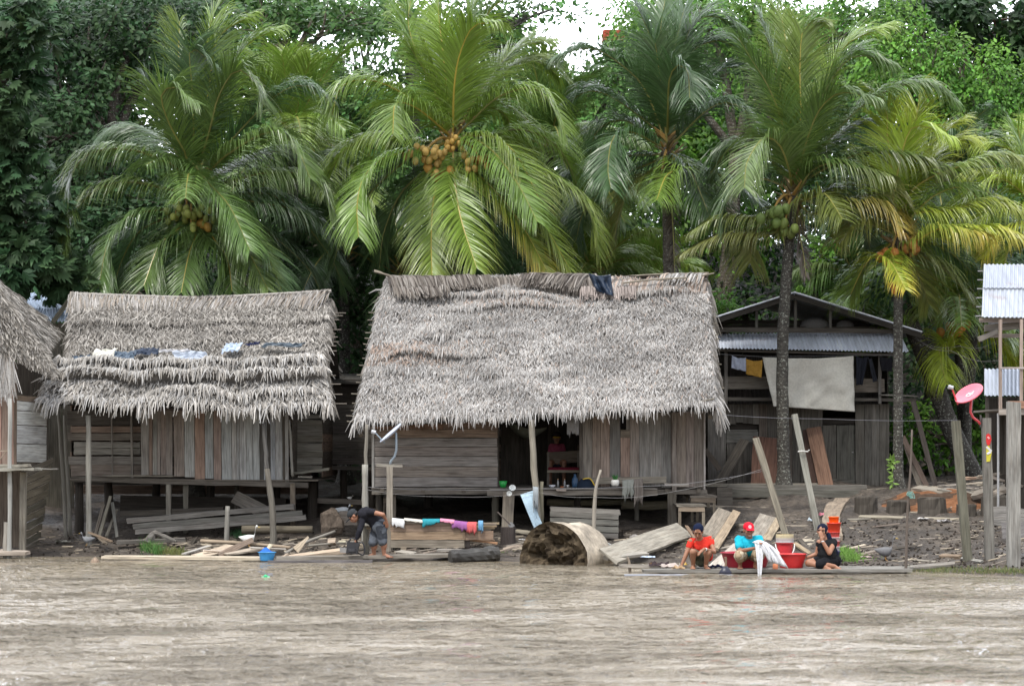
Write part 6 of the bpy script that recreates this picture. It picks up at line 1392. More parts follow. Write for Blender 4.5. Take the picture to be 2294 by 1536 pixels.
rt = plank('left slanted square post standing over the laundry party', gz(1776, 1.0, -.3), at(1693, 980, 1.0), .115, .10, (1, 0, 0), (.26, .235, .19), 8, 'slanted square posts', 'slanted_post'); rt['category'] = 'post'
rt = plank('right slanted square post with a rope tied round it', gz(1838, 2.2, -.3), at(1780, 928, 2.2), .115, .10, (1, 0, 0), (.27, .265, .235), 8, 'slanted square posts', 'slanted_post'); rt['category'] = 'post'
mb = MB(); p = at(1797, 1011, 2.13); mb.tube(catmull([p + Vector((-.08, 0, 0)), p + Vector((0, -.03, .01)), p + Vector((.1, 0, .0)), p + Vector((.13, -.02, .03))], 8), .013, 5, (.55, .53, .5)); solo(mb, 'rope', 'rope', 'pale rope end tied round the right slanted post', 'rope')
# big beams in front of the shed
for i, (a, b_, c_, d, Y, w_, cc, lb) in enumerate([(1640, 1104, 1922, 1106, 6.6, .16, (.12, .115, .10), 'broad grey beam lying in front of the shed, lowest'), (1630, 1093, 1940, 1094, 6.9, .15, (.15, .14, .125), 'upper grey beam lying in front of the shed'), (1580, 1086, 1830, 1085, 7.3, .06, (.21, .19, .16), 'thin pale beam at the foot of the shed wall'), (1930, 1100, 1985, 1097, 7.4, .08, (.25, .22, .18), 'short pale board right of the shed beams'), (1605, 1112, 1640, 1112, 6.0, .38, (.13, .115, .10), 'square grey board end standing left of the shed beams')]):
    plank(lb, at(a, b_, Y), at(c_, d, Y), w_, .2 if i < 4 else .06, (0, 0, 1), cc, 8)
# winding plank path
mb = MB(); rr = []; P = catmull([og(1868, 1208, .02), og(1862, 1180, .02), og(1866, 1150, .02), og(1888, 1122, .02)], 12)
for i, p in enumerate(P):
    z = ground(p.x, p.y) + .09; w_ = .17 + rng4.uniform(-.02, .02); rr.append([Vector((p.x - w_, p.y, z)), Vector((p.x + w_, p.y, z)), Vector((p.x + w_ * .9, p.y, z - .2)), Vector((p.x - w_ * .9, p.y, z - .2))])
mb.rings(rr, (.25, .20, .155)); solo(mb, 'plank_path', 'wood', 'crooked slab path leading up the mud behind the woman in black', 'path', origin=P[0])
# things against the shed
plank('reddish brown board leaning on the shed right of the trunk', at(1852, 1094, 8.2), at(1822, 958, 9.1), .32, .03, (1, 0, .1), (.17, .10, .07), 5); plank('dark red slab leaning left of the reddish board at the shed', at(1822, 1090, 8.6), at(1806, 962, 9.2), .16, .03, (1, 0, .1), (.09, .055, .045), 4)
plank('dark brown sheet of board leaning on the shed left of the trunk', at(1712, 1092, 8.7), at(1718, 980, 9.2), .60, .02, (1, 0, 0), (.11, .06, .045), 4); plank('grey plank leaning to the right across the shed door', at(1606, 1090, 8.7), at(1668, 985, 9.2), .22, .03, (1, 0, .5), (.12, .105, .09), 4); plank('grey plank leaning to the left at the corner of the shed', at(1612, 1050, 8.8), at(1580, 1008, 9.2), .12, .03, (1, 0, .5), (.12, .10, .085), 3)
for i, (a, b_, c_, d, cc) in enumerate([(2078, 1092, 2022, 978, (.15, .11, .09)), (2062, 1092, 2030, 1000, (.20, .17, .14)), (2095, 1086, 2046, 900, (.09, .075, .065)), (2070, 1096, 2040, 1030, (.24, .21, .18))]):
    plank(['outer', 'middle', 'longest dark', 'short pale'][i] + ' board of those leaning left at the last palm trunk', at(a, b_, 7.8), at(c_, d, 8.4), .11, .03, (1, 0, .4), cc, 4)
# washing under the awning
def hang(label, quad, Y, c, name, seed=1, fold=.03, mat='cloth', cat='cloth', n=16, group='washing under the awning', marks=None):
    mb = MB(); q = [at(a, b_, Y) for a, b_ in quad]
    for j in range(n + 1):
        for i in range(n + 1):
            u, v = i / n, j / n; top = q[0].lerp(q[1], u); bot = q[3].lerp(q[2], u); p = top.lerp(bot, v); sagz = -.04 * math.sin(math.pi * u) * (1 - v)
            mb.v.append(p + Vector((.01 * nz3(u * 5, v * 5, seed), fold * nz3(u * 4, v * 1.5, seed) * (1 + v) + fold * .4 * nz3(u * 10 + v * 4, v * 4, seed), sagz + .012 * nz3(u * 4, v, seed + 2))))
    for j in range(n):
        for i in range(n):
            a = j * (n + 1) + i; mb.face((a, a + 1, a + n + 2, a + n + 1), c)
    o = solo(mb, name, mat, label, cat, group, origin=q[0], smooth=True); s_ = o.modifiers.new('t', 'SOLIDIFY'); s_.thickness = .006; return o
hang('large off white sheet hanging under the awning behind the palm trunk', [(1708, 800), (1912, 797), (1914, 922), (1733, 910)], 8.7, (.66, .64, .57), 'bed_sheet', 3, .12, n=36)
hang('light blue grey shirt hanging at the left end of the awning', [(1640, 796), (1671, 800), (1671, 832), (1638, 824)], 8.75, (.40, .44, .54), 'shirt', 4, cat='shirt')
hang('mustard yellow shirt hanging between the blue grey shirt and the sheet', [(1671, 803), (1708, 806), (1706, 846), (1672, 838)], 8.75, (.42, .24, .05), 'shirt', 5, cat='shirt')
hang('black trousers hanging right of the off white sheet', [(1918, 797), (1945, 798), (1932, 862), (1918, 862)], 8.7, (.02, .022, .03), 'trousers', 6, cat='trousers'); hang('black garment hanging at the right end of the awning', [(1970, 797), (2000, 798), (1998, 832), (1974, 830)], 8.7, (.015, .015, .018), 'garment', 7, cat='garment')
hang('dark legs of trousers hanging slanting beside the black trousers', [(1945, 800), (1952, 800), (1966, 852), (1956, 856)], 8.68, (.03, .032, .04), 'trousers', 8, cat='trousers')
def line(label, pts, r=.006, c=(.3, .3, .32), name='wire', cat='wire', sag=.0):
    mb = MB(); P = [Vector(p) for p in pts]; Q_ = []
    for a, b_ in zip(P, P[1:]): Q_ += [a.lerp(b_, i / 10) + Vector((0, 0, -sag * math.sin(math.pi * i / 10))) for i in range(10)]
    mb.tube(Q_ + [P[-1]], r * .6, 4, tuple(q * .7 for q in c)); solo(mb, name, 'rope', label, cat, origin=P[0])
line('clothesline under the awning carrying the sheet and shirts', [at(1600, 792, 8.75), at(1708, 799, 8.72), at(1912, 796, 8.72), at(2010, 796, 8.72)], .006)
line('upper wire running from the porch post to the left slanted post', [at(820, 1090, 2.55), at(1000, 1096, 2.7), at(1202, 1094, 2.82), at(1520, 1085, 2.0), at(1712, 1054, 1.0)], .005, (.36, .36, .38), sag=.02)
line('lower clothesline sagging from the slanted porch post to the left slanted post', [at(820, 1096, 2.55), at(1000, 1112, 2.7), at(1205, 1102, 2.82), at(1333, 1113, 2.46), at(1480, 1106, 2.0), at(1708, 1050, 1.0)], .005, (.40, .39, .38), sag=.04)
line('overhead wire crossing in front of the shed to the right posts', [at(1605, 928, 3.0), at(1850, 938, 1.5), at(2145, 941, -2.2)], .005, (.3, .3, .33), sag=.02); line('overhead wire from the shed gable to the zinc roofed house', [at(2052, 756, 8.9), at(2130, 785, 5), at(2245, 807, 1.0)], .007, (.22, .2, .2), sag=.1)
line('second thin wire from the shed gable to the house at the right', [at(2052, 760, 8.9), at(2150, 775, 5), at(2241, 760, 1.0)], .005, (.2, .2, .2), sag=.1)
# right posts
def rpost(label, px0, Y, px1, py1, w_, c, name='post', lean=0):
    rt = thing(name, gz(px0, Y, -.15), label, 'post', 'tall posts on the right bank'); mb = MB(); p0 = gz(px0, Y, -.25); mb.board(p0, at(px1, py1, Y), w_, w_ * .9, (1, 0, 0), c, .006, 10); mb.build('shaft', M['wood'], rt); return rt
rpost('mossy leaning round topped post left of the dish post', 2171, -2.3, 2141, 943, .14, (.15, .145, .115))
DP = rpost('post carrying the red satellite dish, with a red and yellow sticker', 2218, -2.4, 2209, 935, .145, (.20, .19, .175))
rpost('wide pale grey post at the right edge', 2270, -3.1, 2271, 900, .20, (.29, .28, .265))
mb = MB(); mb.board(at(2197, 930, -2.4), at(2197, 955, -2.4), .03, .02, (1, 0, 0), (.17, .16, .15)); mb.build('bracket_block', M['wood'], DP)
# sticker: red blob above, yellow label below
Ys = -2.48; mb = MB()
for pts, c in (([(2209, 974), (2214, 970), (2219, 974), (2221, 984), (2218, 994), (2216, 998), (2211, 996), (2209, 986)], (.65, .03, .03)), ([(2209, 1000), (2216, 996), (2219, 1008), (2222, 1012), (2218, 1033), (2210, 1034)], (.62, .55, .05))):
    mb.v = mb.v; f = [at(a, b_, Ys) for a, b_ in pts]; k = [p + Vector((0, .004, 0)) for p in f]; mb.rings([k, f], c)
for a, b_, c_ in (((2210, 1000), (2221, 1010), (.8, .8, .8)), ((2212, 1016), (2219, 1012), (.75, .75, .8)), ((2213, 978), (2216, 982), (.9, .4, .4))): mb.board(at(*a, Ys - .006), at(*b_, Ys - .006), .03, .003, (0, 0, 1), c_)
st = mb.build('sticker', M['plastic'], DP); st['label'] = 'red and yellow worn sticker'
Yd = -2.45
root, cen, Q, nn = dish('red satellite dish with a pale worn logo on the sticker post', at(2172, 884, Yd), (-.50, -.42, .82), .262, (.72, .13, .18), (.55, .05, .06), (at(2146, 906, Yd), at(2131, 866, Yd)), [at(2176, 892, Yd), at(2174, 922, Yd), at(2180, 935, Yd), at(2192, 944, Yd), at(2196, 950, Yd)], at(2196, 952, Yd))
root['label'] = 'pinkish red satellite dish with worn white lettering on the sticker post'
# worn lettering, rings and strokes lying on the reflector
mb = MB()
def on_dish(u, v): r2 = (u * u + v * v); return cen + Q @ Vector((u * .262 * .93, v * .262, .262 * .16 * r2 + .004))
def arc(cx, cy, r, a0, a1, n=14): return [on_dish(cx + r * math.cos(lerp(a0, a1, i / n)), cy + r * .9 * math.sin(lerp(a0, a1, i / n))) for i in range(n + 1)]
E = Q.inverted() @ Vector((1, 0, .5)); th = math.atan2(E.y, E.x)
def rot(pts_uv): return [on_dish(u * math.cos(th) - v * math.sin(th), u * math.sin(th) + v * math.cos(th)) for u, v in pts_uv]
for g in ([(-.05 - .17 * math.cos(t), .17 * math.sin(t)) for t in [lerp(-2.2, 2.2, i / 12) for i in range(13)]], [(.05, .2), (.06, -.14)], [(.13 + .075 * math.cos(t), -.06 + .085 * math.sin(t)) for t in [6.283 * i / 12 for i in range(13)]], [(.26, .04), (.26, -.14)], [(.26, 0), (.33, .05), (.37, .0)]):
    mb.tube(rot(g), .009, 4, (.85, .78, .78))
lt = mb.build('lettering', M['paint'], None, origin=root.location); refl = [c for c in root.children if c.name.startswith('reflector')][0]; lt.location = (0, 0, 0); lt.parent = refl
rt = pole('thin tall stick standing in the water, green rope knotted round it', [at(2028, 1280, -3.0) + Vector((0, 0, -.4)), at(2033, 1150, -3.0), at(2040, 1050, -3.0), at(2043, 962, -3.0)], (.026, .014), (.14, .115, .10), 'stick', 'stick')
mb = MB(); p = at(2038, 1105, -3.03)
for k in range(7): mb.tube(catmull([p + Vector((rng4.uniform(-.05, .05), -.01, rng4.uniform(-.04, .04))) for _ in range(4)] + [p + Vector((rng4.uniform(0, .09), -.01, -.08))], 8), .006, 4, (.20, .36, .32))
solo(mb, 'rope_knot', 'rope', 'green grey rope knot on the thin tall stick', 'rope', origin=p)
# stumps, dirt, slabs at the right
for i, (px, py, r, h) in enumerate([(1940, 1142, .22, .34), (2012, 1146, .22, .30), (2088, 1152, .27, .40), (2165, 1156, .2, .3), (2232, 1150, .28, .42)]):
    p = og(px, py); mb = MB(); mb.tube([p + Vector((0, 0, -.15)), p + Vector((0, 0, .1)), p + Vector((0, 0, h - .1)), p + Vector((0, 0, h - .07))], [r * 1.08, r, r * .98, r * .9], 14, (.075, .065, .055), .07, rng4)
    solo(mb, 'stump', 'wood', ['leftmost buried stump on the mud slope', 'second buried stump from the left on the mud slope', 'widest middle stump on the mud slope', 'stump between the two leaning right posts', 'stump right of the sticker post'][i], 'stump', 'cut stumps set in the mud slope', origin=p)
plank('long thin pale lath lying across the mud slope on the right', og(1925, 1157, .03), og(2150, 1164, .03), .10, .04, (0, 1, .3), (.28, .25, .20), 8); plank('short thin lath left of the long one on the mud slope', og(1898, 1163, .02), og(1952, 1162, .02), .05, .02, (0, 1, .3), (.22, .2, .17), 3)
plank('brown stick lying near the water left of the right posts', og(2108, 1246, .03), og(2152, 1248, .03), .10, .07, (0, 1, .2), (.24, .18, .13), 3); plank('grey stick lying between the two leaning posts', og(2156, 1250, .02), og(2200, 1258, .02), .07, .04, (0, 1, .2), (.28, .27, .25), 3)
plank('flat grey slab at the water edge right of the thin stick', og(2040, 1271, .02), og(2140, 1262, .04), .16, .04, (0, 1, .2), (.22, .2, .18), 5); plank('pale thin lath near the hen', og(2030, 1252, .02), og(2095, 1258, .02), .04, .02, (0, 1, .2), (.3, .27, .23), 4)
for i, (a, b_, c_, d, w_, cc, Yd) in enumerate([(2052, 1094, 2120, 1104, .5, (.27, .24, .20), 4.8), (2110, 1098, 2180, 1112, .5, (.24, .22, .19), 4.6), (2180, 1110, 2245, 1090, .4, (.25, .22, .19), 3.8), (2230, 1100, 2270, 1090, .4, (.36, .31, .26), 3.2), (2190, 1068, 2250, 1058, .1, (.32, .27, .22), 4.2), (2215, 1066, 2290, 1088, .1, (.33, .28, .24), 3.6), (2150, 1072, 2205, 1068, .08, (.34, .24, .18), 4.6), (2225, 1156, 2300, 1160, .35, (.19, .18, .17), .6), (2245, 1190, 2300, 1185, .3, (.17, .16, .16), -.2)]):
    plank(['long flat stone coloured slab', 'second flat slab', 'broken slab with a dark edge', 'thick pale broken slab', 'thin branch like lath', 'long slanting lath', 'short reddish lath', 'upper grey block', 'lower grey block'][i] + ' on the rubble heap ' + ['left end', 'next to the left end', 'behind the sticker post', 'near the right edge', 'top left', 'top right', 'top, over the orange dirt', 'at the right edge', 'below it at the right edge'][i], at(a, b_, Yd), at(c_, d, Yd - .3), w_, .09 if i < 4 or i > 6 else .04, (.1, 1, .15) if i < 7 else (0, .2, 1), cc, 4, 'slabs and laths on the right rubble heap', 'slab' if i < 4 or i > 6 else 'plank', .02)
# orange earth heap
mb = MB(); rg = random.Random(6); n = 34
c0 = Vector((X(2110, 4.6), 4.4, 0))
for j in range(n + 1):
    for i in range(n + 1):
        x = c0.x + (i / n - .5) * 2.8; y = c0.y + (j / n - .5) * 3.2; rr_ = math.hypot((i / n - .5) * 2, (j / n - .5) * 2); h = max(0, 1 - rr_ ** 2) * .28 + .05 * nz3(x, y, 3, 4) - .06; mb.v.append(Vector((x, y, ground(x, y) + h)))
for j in range(n):
    for i in range(n):
        a = j * (n + 1) + i; k = nz3(i * .2, j * .2, 1, 1); mb.face((a, a + 1, a + n + 2, a + n + 1), (.20, .095, .05) if k > .0 else (.08, .055, .04))
tag(mb.build('sawdust_heap', M['mud_orange'] if 'mud_orange' in M else plain_mat('sawdust', .95, .05, .35, 9, .6), smooth=True), 'heap of orange brown sawdust and earth under the slabs', 'sawdust', kind='stuff')
# epiphyte on the trunk
p0 = Vector((X(2000, 7), 6.85, 0)); rt = thing('climbing_plant', at(2000, 1090, 6.9), 'pale green climbing plant on the left side of the last palm trunk', 'plant'); mb = MB(); mb.tube([at(2000, 1095, 6.9), at(1998, 1060, 6.9), at(2003, 1030, 6.9)], .012, 5, (.2, .3, .06)); mb.build('stem', M['husk'], rt); mb = MB()
for a, b_ in ((1998, 1030), (2002, 1035), (1995, 1038), (2002, 1062), (2003, 1075), (1999, 1082), (2000, 1045)):
    for k in range(4): leaf_quad(mb, at(a, b_, 6.88), Vector((rng4.uniform(-1, .5), -.3, rng4.uniform(-.6, .7))).normalized(), Vector((0, -1, .4)), .17, .05, (.22, .36, .08))
mb.build('leaves', M['leaf'], rt)
# grass
def grass(name, label, spots, n, h, c, seed):
    rg = random.Random(seed); mb = MB()
    for k in range(n):
        px, py, sx, sy = rg.choice(spots); a = px + rg.gauss(0, sx); b_ = py + rg.gauss(0, sy) * .5; p = og(a, min(b_, 1290)); p.z = ground(p.x, p.y) - .01
        d = Vector((rg.gauss(0, .45), rg.gauss(0, .3), 1)).normalized(); L = h * rg.uniform(.4, 1.1); s = Vector((rg.uniform(.003, .006), rg.uniform(-.004, .004), 0)); m_ = p + d * L * .55; t = m_ + (d + Vector((rg.gauss(0, .4), 0, -.25))).normalized() * L * .45
        kk = rg.uniform(.7, 1.3); cc = tuple(q * kk for q in rg.choice(c)); nn_ = len(mb.v); mb.v.extend([p - s, p + s, m_ + s, m_ - s, t]); mb.face((nn_, nn_ + 1, nn_ + 2, nn_ + 3), cc); mb.face((nn_ + 3, nn_ + 2, nn_ + 4), cc)
    return tag(mb.build(name, M['grass']), label, 'grass', kind='stuff')
G1 = [(.10, .20, .04), (.14, .22, .05), (.2, .24, .08)]
grass('grass', 'thin green grass along the water edge at the right', [(2090, 1278, 40, 6), (2190, 1280, 50, 6), (2270, 1280, 30, 6), (2150, 1275, 70, 8)], 1500, .07, [(.12, .18, .06), (.18, .19, .08), (.22, .2, .1)], 1)
grass('grass_tuft', 'bright green tuft at the waterline behind the woman in black', [(1905, 1252, 20, 8), (1890, 1240, 14, 8)], 900, .13, [(.16, .32, .06), (.2, .34, .08)], 2)
grass('grass_tuft', 'green tuft of weeds under the left hut near the water', [(328, 1232, 6, 8), (350, 1238, 7, 6)], 230, .26, [(.08, .2, .05), (.12, .22, .06)], 3)
grass('grass_tuft', 'yellowing weeds right of the green tuft, left hut', [(375, 1238, 14, 6), (400, 1240, 10, 4)], 300, .16, [(.22, .22, .08), (.16, .2, .06)], 4)
grass('grass_tuft', 'dark green weeds behind the long stake under the left hut', [(530, 1200, 6, 6), (545, 1204, 6, 4)], 200, .2, [(.05, .12, .05)], 5)
grass('grass_tuft', 'sparse weeds on the mud behind the wide slab', [(1540, 1215, 22, 8), (1120, 1238, 12, 5), (1560, 1225, 10, 5)], 260, .06, G1, 6)
# litter and chips nobody could count
def chips():
    rg = random.Random(9); mb = MB()
    zones = [(380, 820, 1205, 1246, 420, .07), (60, 400, 1190, 1243, 160, .04), (880, 1180, 1205, 1245, 240, .06), (1350, 1620, 1195, 1250, 260, .06), (1620, 1860, 1160, 1240, 220, .05), (1900, 2290, 1165, 1268, 420, .05), (2030, 2290, 1060, 1150, 260, .09), (1880, 1960, 1225, 1250, 60, .1)]
    for x0, x1, y0, y1, n, s in zones:
        for k in range(n):
            p = og(rg.uniform(x0, x1), rg.uniform(y0, y1)); p.z = ground(p.x, p.y) + .015
            a = rg.uniform(-.5, .5) + (math.pi / 2 if rg.random() < .15 else 0); L = s * rg.lognormvariate(0, .6); d = Vector((math.cos(a), math.sin(a), rg.gauss(0, .12)))
            c = rg.choice([(.34, .29, .23), (.25, .22, .19), (.16, .13, .11), (.42, .36, .28), (.10, .085, .07), (.07, .06, .05), (.2, .17, .14)])
            mb.board(p, p + d * L * 2.2, L * rg.uniform(.12, .5), .012, (0, 1, .2), c, .003, 1, 1, .2, rg)
    tag(mb.build('wood_chips', M['wood']), 'scattered wood chips and twigs on the muddy bank', 'wood chips', kind='stuff')
chips()
def clods():
    rg = random.Random(19); mb = MB()
    for k in range(1500):
        px = rg.uniform(1880, 2294) if k < 900 else rg.uniform(40, 1880); py = rg.uniform(1165, 1272) if k < 900 else rg.uniform(1185, 1250)
        p = og(px, min(py, 1286)); r = rg.uniform(.008, .034); p.z = ground(p.x, p.y) + r * .6; c = rg.choice([(.045, .037, .031), (.065, .054, .045), (.033, .028, .024)])
        v = [p + Vector((rg.uniform(.7, 1.3) * x_, rg.uniform(.7, 1.3) * y_, rg.uniform(.6, 1.1) * z_)) * r for x_, y_, z_ in ((1, 0, 0), (0, 1, 0), (-1, 0, 0), (0, -1, 0), (0, 0, 1), (0, 0, -1))]
        n = len(mb.v); mb.v.extend(v)
        for a, b_ in ((0, 1), (1, 2), (2, 3), (3, 0)): mb.face((n + a, n + b_, n + 4), c); mb.face((n + b_, n + a, n + 5), c)
    tag(mb.build('mud_clods', M['thatch_base']), 'clods of dark churned mud on the bank', 'mud clods', kind='stuff')
clods()
def crumple(label, px, py, s, c, name='litter', cat='litter', Y=None, flat=.5, mat='plastic', seed=1):
    rg = random.Random(seed); p = og(px, py) if Y is None else at(px, py, Y); mb = MB(); n = 7
    for j in range(n + 1):
        for i in range(n + 1): mb.v.append(p + Vector(((i / n - .5) * s * 2 + rg.uniform(-.02, .02), (j / n - .5) * s, .03 + s * flat * abs(nz3(i * .7, j * .7, seed, 1)) + rg.uniform(0, s * .12))))
    for j in range(n):
        for i in range(n):
            a = j * (n + 1) + i; mb.face((a, a + 1, a + n + 2, a + n + 1), c)
    solo(mb, name, mat, label, cat, 'litter on the bank', origin=p)
crumple('crumpled pink wrapper on the slope left of the slab path', 1845, 1158, .09, (.7, .25, .32), seed=2, flat=1.4); crumple('pale blue white plastic cup scrap beside the right slanted post', 1818, 1170, .07, (.6, .68, .72), seed=3, flat=1.6)
crumple('pinkish litter at the water behind the grass tuft', 1940, 1252, .09, (.62, .45, .47), seed=4); crumple('white rag litter high on the right mud slope', 2068, 1166, .10, (.5, .48, .46), seed=5); crumple('white torn paper on the right mud slope', 2115, 1172, .12, (.52, .5, .5), seed=6)
crumple('small white litter in front of the chopping block', 1170, 1212, .06, (.6, .6, .6), seed=7); crumple('white and blue plastic litter on the shore left of the clothes bundle', 1452, 1252, .12, (.55, .65, .8), seed=8, Y=-1.6, flat=.3); crumple('pale sheet of litter under the left hut', 142, 1218, .14, (.25, .24, .2), seed=9)
# plastic on roofs
def roof_patch(label, pos, uv, c, name='plastic_sheet', seed=1, lift=.09, hangv=0, mat='plastic', nrm=Vector((0, -.6, .8))):
    mb = MB(); n = 12; (u0, v0), (u1, v1) = uv
    for j in range(n + 1):
        for i in range(n + 1):
            u = lerp(u0, u1, i / n) + .006 * nz3(i * .5, j * .5, seed, 1) + .02 * (j / n - .5) * math.sin(seed); v = lerp(v0, v1, j / n) + .02 * nz3(i * .45, j * .2, seed + 4, 1)
            mb.v.append(pos(u, min(1, v)) + nrm * (lift + .06 * nz3(i * .6, j * .6, seed + 8, 1)))
    for j in range(n):
        for i in range(n):
            a = j * (n + 1) + i; mb.face((a, a + 1, a + n + 2, a + n + 1), c)
    solo(mb, name, mat, label, 'plastic sheet', 'torn plastic sheets on the thatch', smooth=False)
roof_patch('white crumpled plastic at the left on the left hut roof', LPOS, ((.10, 0.15), (.19, 0.26)), (.70, .69, .62), seed=1, lift=.20)
roof_patch('dark blue plastic right of the white one on the left hut roof', LPOS, ((.17, 0.11), (.27, 0.21)), (.10, .14, .19), seed=2, lift=.19); roof_patch('black shiny plastic next to the dark blue plastic, left hut roof', LPOS, ((.26, 0.15), (.36, 0.23)), (.03, .045, .08), seed=3, lift=.19)
roof_patch('small slate blue plastic near the left corner of the left hut roof', LPOS, ((.03, 0.09), (.10, 0.15)), (.09, .13, .18), seed=4, lift=.3)
roof_patch('pale translucent plastic hanging in the middle of the left hut roof', LPOS, ((.42, 0.07), (.55, 0.16)), (.42, .47, .55), seed=5, lift=.20); roof_patch('whitish plastic strip on the left hut roof, centre', LPOS, ((.36, 0.16), (.48, 0.19)), (.5, .5, .52), seed=6, lift=.20); roof_patch('pale blue crumpled plastic right of centre on the left hut roof', LPOS, ((.61, 0.13), (.68, 0.25)), (.42, .5, .62), seed=7, lift=.20)
roof_patch('flat dark plastic at the right of the left hut roof', LPOS, ((.77, 0.15), (.92, 0.20)), (.10, .13, .16), seed=8, lift=.20); roof_patch('narrow navy strip of plastic left of the flat dark plastic, left hut roof', LPOS, ((.70, 0.19), (.75, 0.22)), (.03, .04, .12), seed=9, lift=.20)
hang('shiny navy plastic sheet over the ridge of the largest hut', [(1318, 612), (1368, 614), (1374, 664), (1336, 652)], 6.0, (.02, .035, .065), 'plastic_sheet', 12, .10, 'plastic', 'plastic sheet', group='torn plastic sheets on the thatch')
# --- raft and laundry
RG = 'raft planks of the laundry place'
rz = .05
def rp(label, a, b_, Y0, Y1, w_, c, t=.05, mat='wood', z=rz):
    p0 = Vector((X(a, Y0), Y0, z)); p1 = Vector((X(b_, Y1), Y1, z)); return plank(label, p0, p1, w_, t, (0, 1, 0), c, 10, RG, 'raft_plank', mat=mat)
rp('front raft plank running under the women to the thin stick', 1440, 2040, -3.3, -3.1, .30, (.20, .19, .175)); rp('rear raft plank behind the basins', 1460, 2020, -2.8, -2.75, .34, (.22, .21, .195), z=rz - .004)
rp('short raft plank at the right end, behind the thin stick', 1880, 2045, -2.45, -2.5, .2, (.24, .23, .215)); rp('wet shiny lowest plank at the river side left of the woman in red', 1400, 1640, -3.75, -3.72, .30, (.30, .31, .36), .04, 'wood_wet', -.006); rp('narrow grey pole like plank under the clothes bundle', 1388, 1560, -2.9, -3.1, .09, (.30, .27, .24), .05, z=.11)  # bluish tone of the wet plank paints in a water glint
rp('thin slat at the far side of the raft', 1500, 1800, -2.35, -2.3, .1, (.18, .17, .16))
pole('driftwood stake rising from the water at the left end of the raft', [Vector((X(1413, -2.9), -2.9, -.2)), at(1410, 1262, -2.9), at(1406, 1247, -2.9)], (.03, .016), (.24, .2, .16), 'stake', 'stake')
crumple('dark heap of wet sacking at the left end of the raft', 1476, 1272, .16, (.06, .045, .05), 'bundle', 'bundle', -3.0, .9, 'cloth', 21); crumple('brown cloth lump on the left end of the raft', 1464, 1271, .07, (.16, .10, .06), 'bundle', 'bundle', -3.0, 1.4, 'cloth', 22)
crumple('wet white and pink cloth pulled by the woman in red', 1503, 1275, .16, (.55, .48, .44), 'bundle', 'bundle', -3.1, .7, 'cloth', 23); crumple('beige cloth hanging over the raft edge by the hand of the woman in red', 1518, 1279, .10, (.50, .36, .22), 'bundle', 'bundle', -3.35, 1.0, 'cloth', 24)
crumple('navy cloth between the woman in red and the dark red basin', 1604, 1276, .12, (.02, .025, .06), 'bundle', 'bundle', -2.9, .8, 'cloth', 25); crumple('yellow cloth in the dark red basin', 1645, 1250, .14, (.75, .55, .08), 'cloth', 'cloth', -2.65, .3, 'cloth', 26)
bottle('small yellow bottle beside the woman in red', 1536, 1284, -2.9, .10, .03, (.65, .42, .06), z=rz + .02); bottle('small white and orange jar between the two basins', 1737, 1284, -3.2, .13, .045, (.7, .25, .12), 'jar', z=rz + .02, cap=(.8, .8, .8))
# laundry brush with wooden handle
p = Vector((X(1625, -3.72), -3.72, .03)); rt = thing('scrubbing_paddle', p, 'dark scrubbing brush with upright wooden handle in front of the dark red basin', 'brush')
mb = MB(); mb.lathe([(.001, 0), (.10, .0), (.09, .03), (.03, .12), (.001, .12)], p, 12, (.02, .022, .04), 1.1, .6); mb.build('head', M['plastic'], rt, smooth=True); mb = MB(); mb.tube([p + Vector((.0, 0, .1)), p + Vector((.01, 0, .2)), p + Vector((0, 0, .27))], [.02, .018, .022], 7, (.2, .14, .1)); mb.build('handle', M['wood'], rt)
basin('wide dark red basin behind the person in turquoise', Vector((X(1671, -2.55), -2.55, rz + .02)), .42, .34, .245, (.36, .015, .035), water=.8)
basin('bright red basin holding the hand of the woman in black', Vector((X(1773, -2.8), -2.8, rz + .02)), .245, .19, .235, (.62, .03, .03), water=.75)
Yb = -1.95; bw = (X(1779, Yb) - X(1739, Yb)) / 2; p = Vector((X(1758, Yb), Yb, .12))
basin('stack of red buckets with white bands and hanging handle, behind the red basins', p, bw * .93, bw * .78, .33, (.62, .04, .05), name='bucket', handle=(.18, .20))
mb = MB(); 
for k in range(7): z = .335 + k * .020; mb.lathe([(bw * .90, z), (bw * 1.0, z + .003), (bw * 1.0, z + .016), (bw * .90, z + .017)], p, 30, [(.68, .66, .66), (.68, .66, .66), (.58, .50, .50), (.66, .62, .55), (.72, .62, .42), (.74, .64, .40), (.76, .66, .42)][k])
mb.lathe([(bw * .9, .46), (bw * .86, .35), (.001, .35)], p, 30, (.7, .6, .4)); solo(mb, 'bucket', 'plastic', 'cream and white bucket rims nested in the red bucket', 'bucket', origin=p, smooth=False)
Yb = -1.7; p = Vector((X(1868, Yb), Yb, .1)); r_ = .105
def bk(z0, h, c, lb, rr=r_, nm='bucket', band=None):
    rt = thing(nm, p + Vector((0, 0, z0)), lb, 'bucket', 'stacked buckets behind the woman in black'); mb = MB(); q = p + Vector((0, 0, z0)); mb.lathe([(rr * .86, 0), (rr * .88, .004), (rr * 1.0, h * .9), (rr * 1.06, h * .9), (rr * 1.06, h), (rr * .95, h), (.001, h - .01)], q, 26, c, caps=True); mb.build('body', M['plastic'], rt, smooth=True)
bk(0, .20, (.06, .06, .14), 'lowest dark blue bucket of the stack behind the woman in black'); bk(.20, .075, (.70, .66, .66), 'lower white bucket band of the stack behind the woman in black'); bk(.275, .09, (.55, .10, .10), 'dull red bucket in the middle of the stack behind the woman in black'); bk(.365, .07, (.72, .68, .68), 'upper white bucket of the stack behind the woman in black'); bk(.435, .09, (.62, .07, .06), 'darker red bucket below the bright one, stack behind the woman in black')
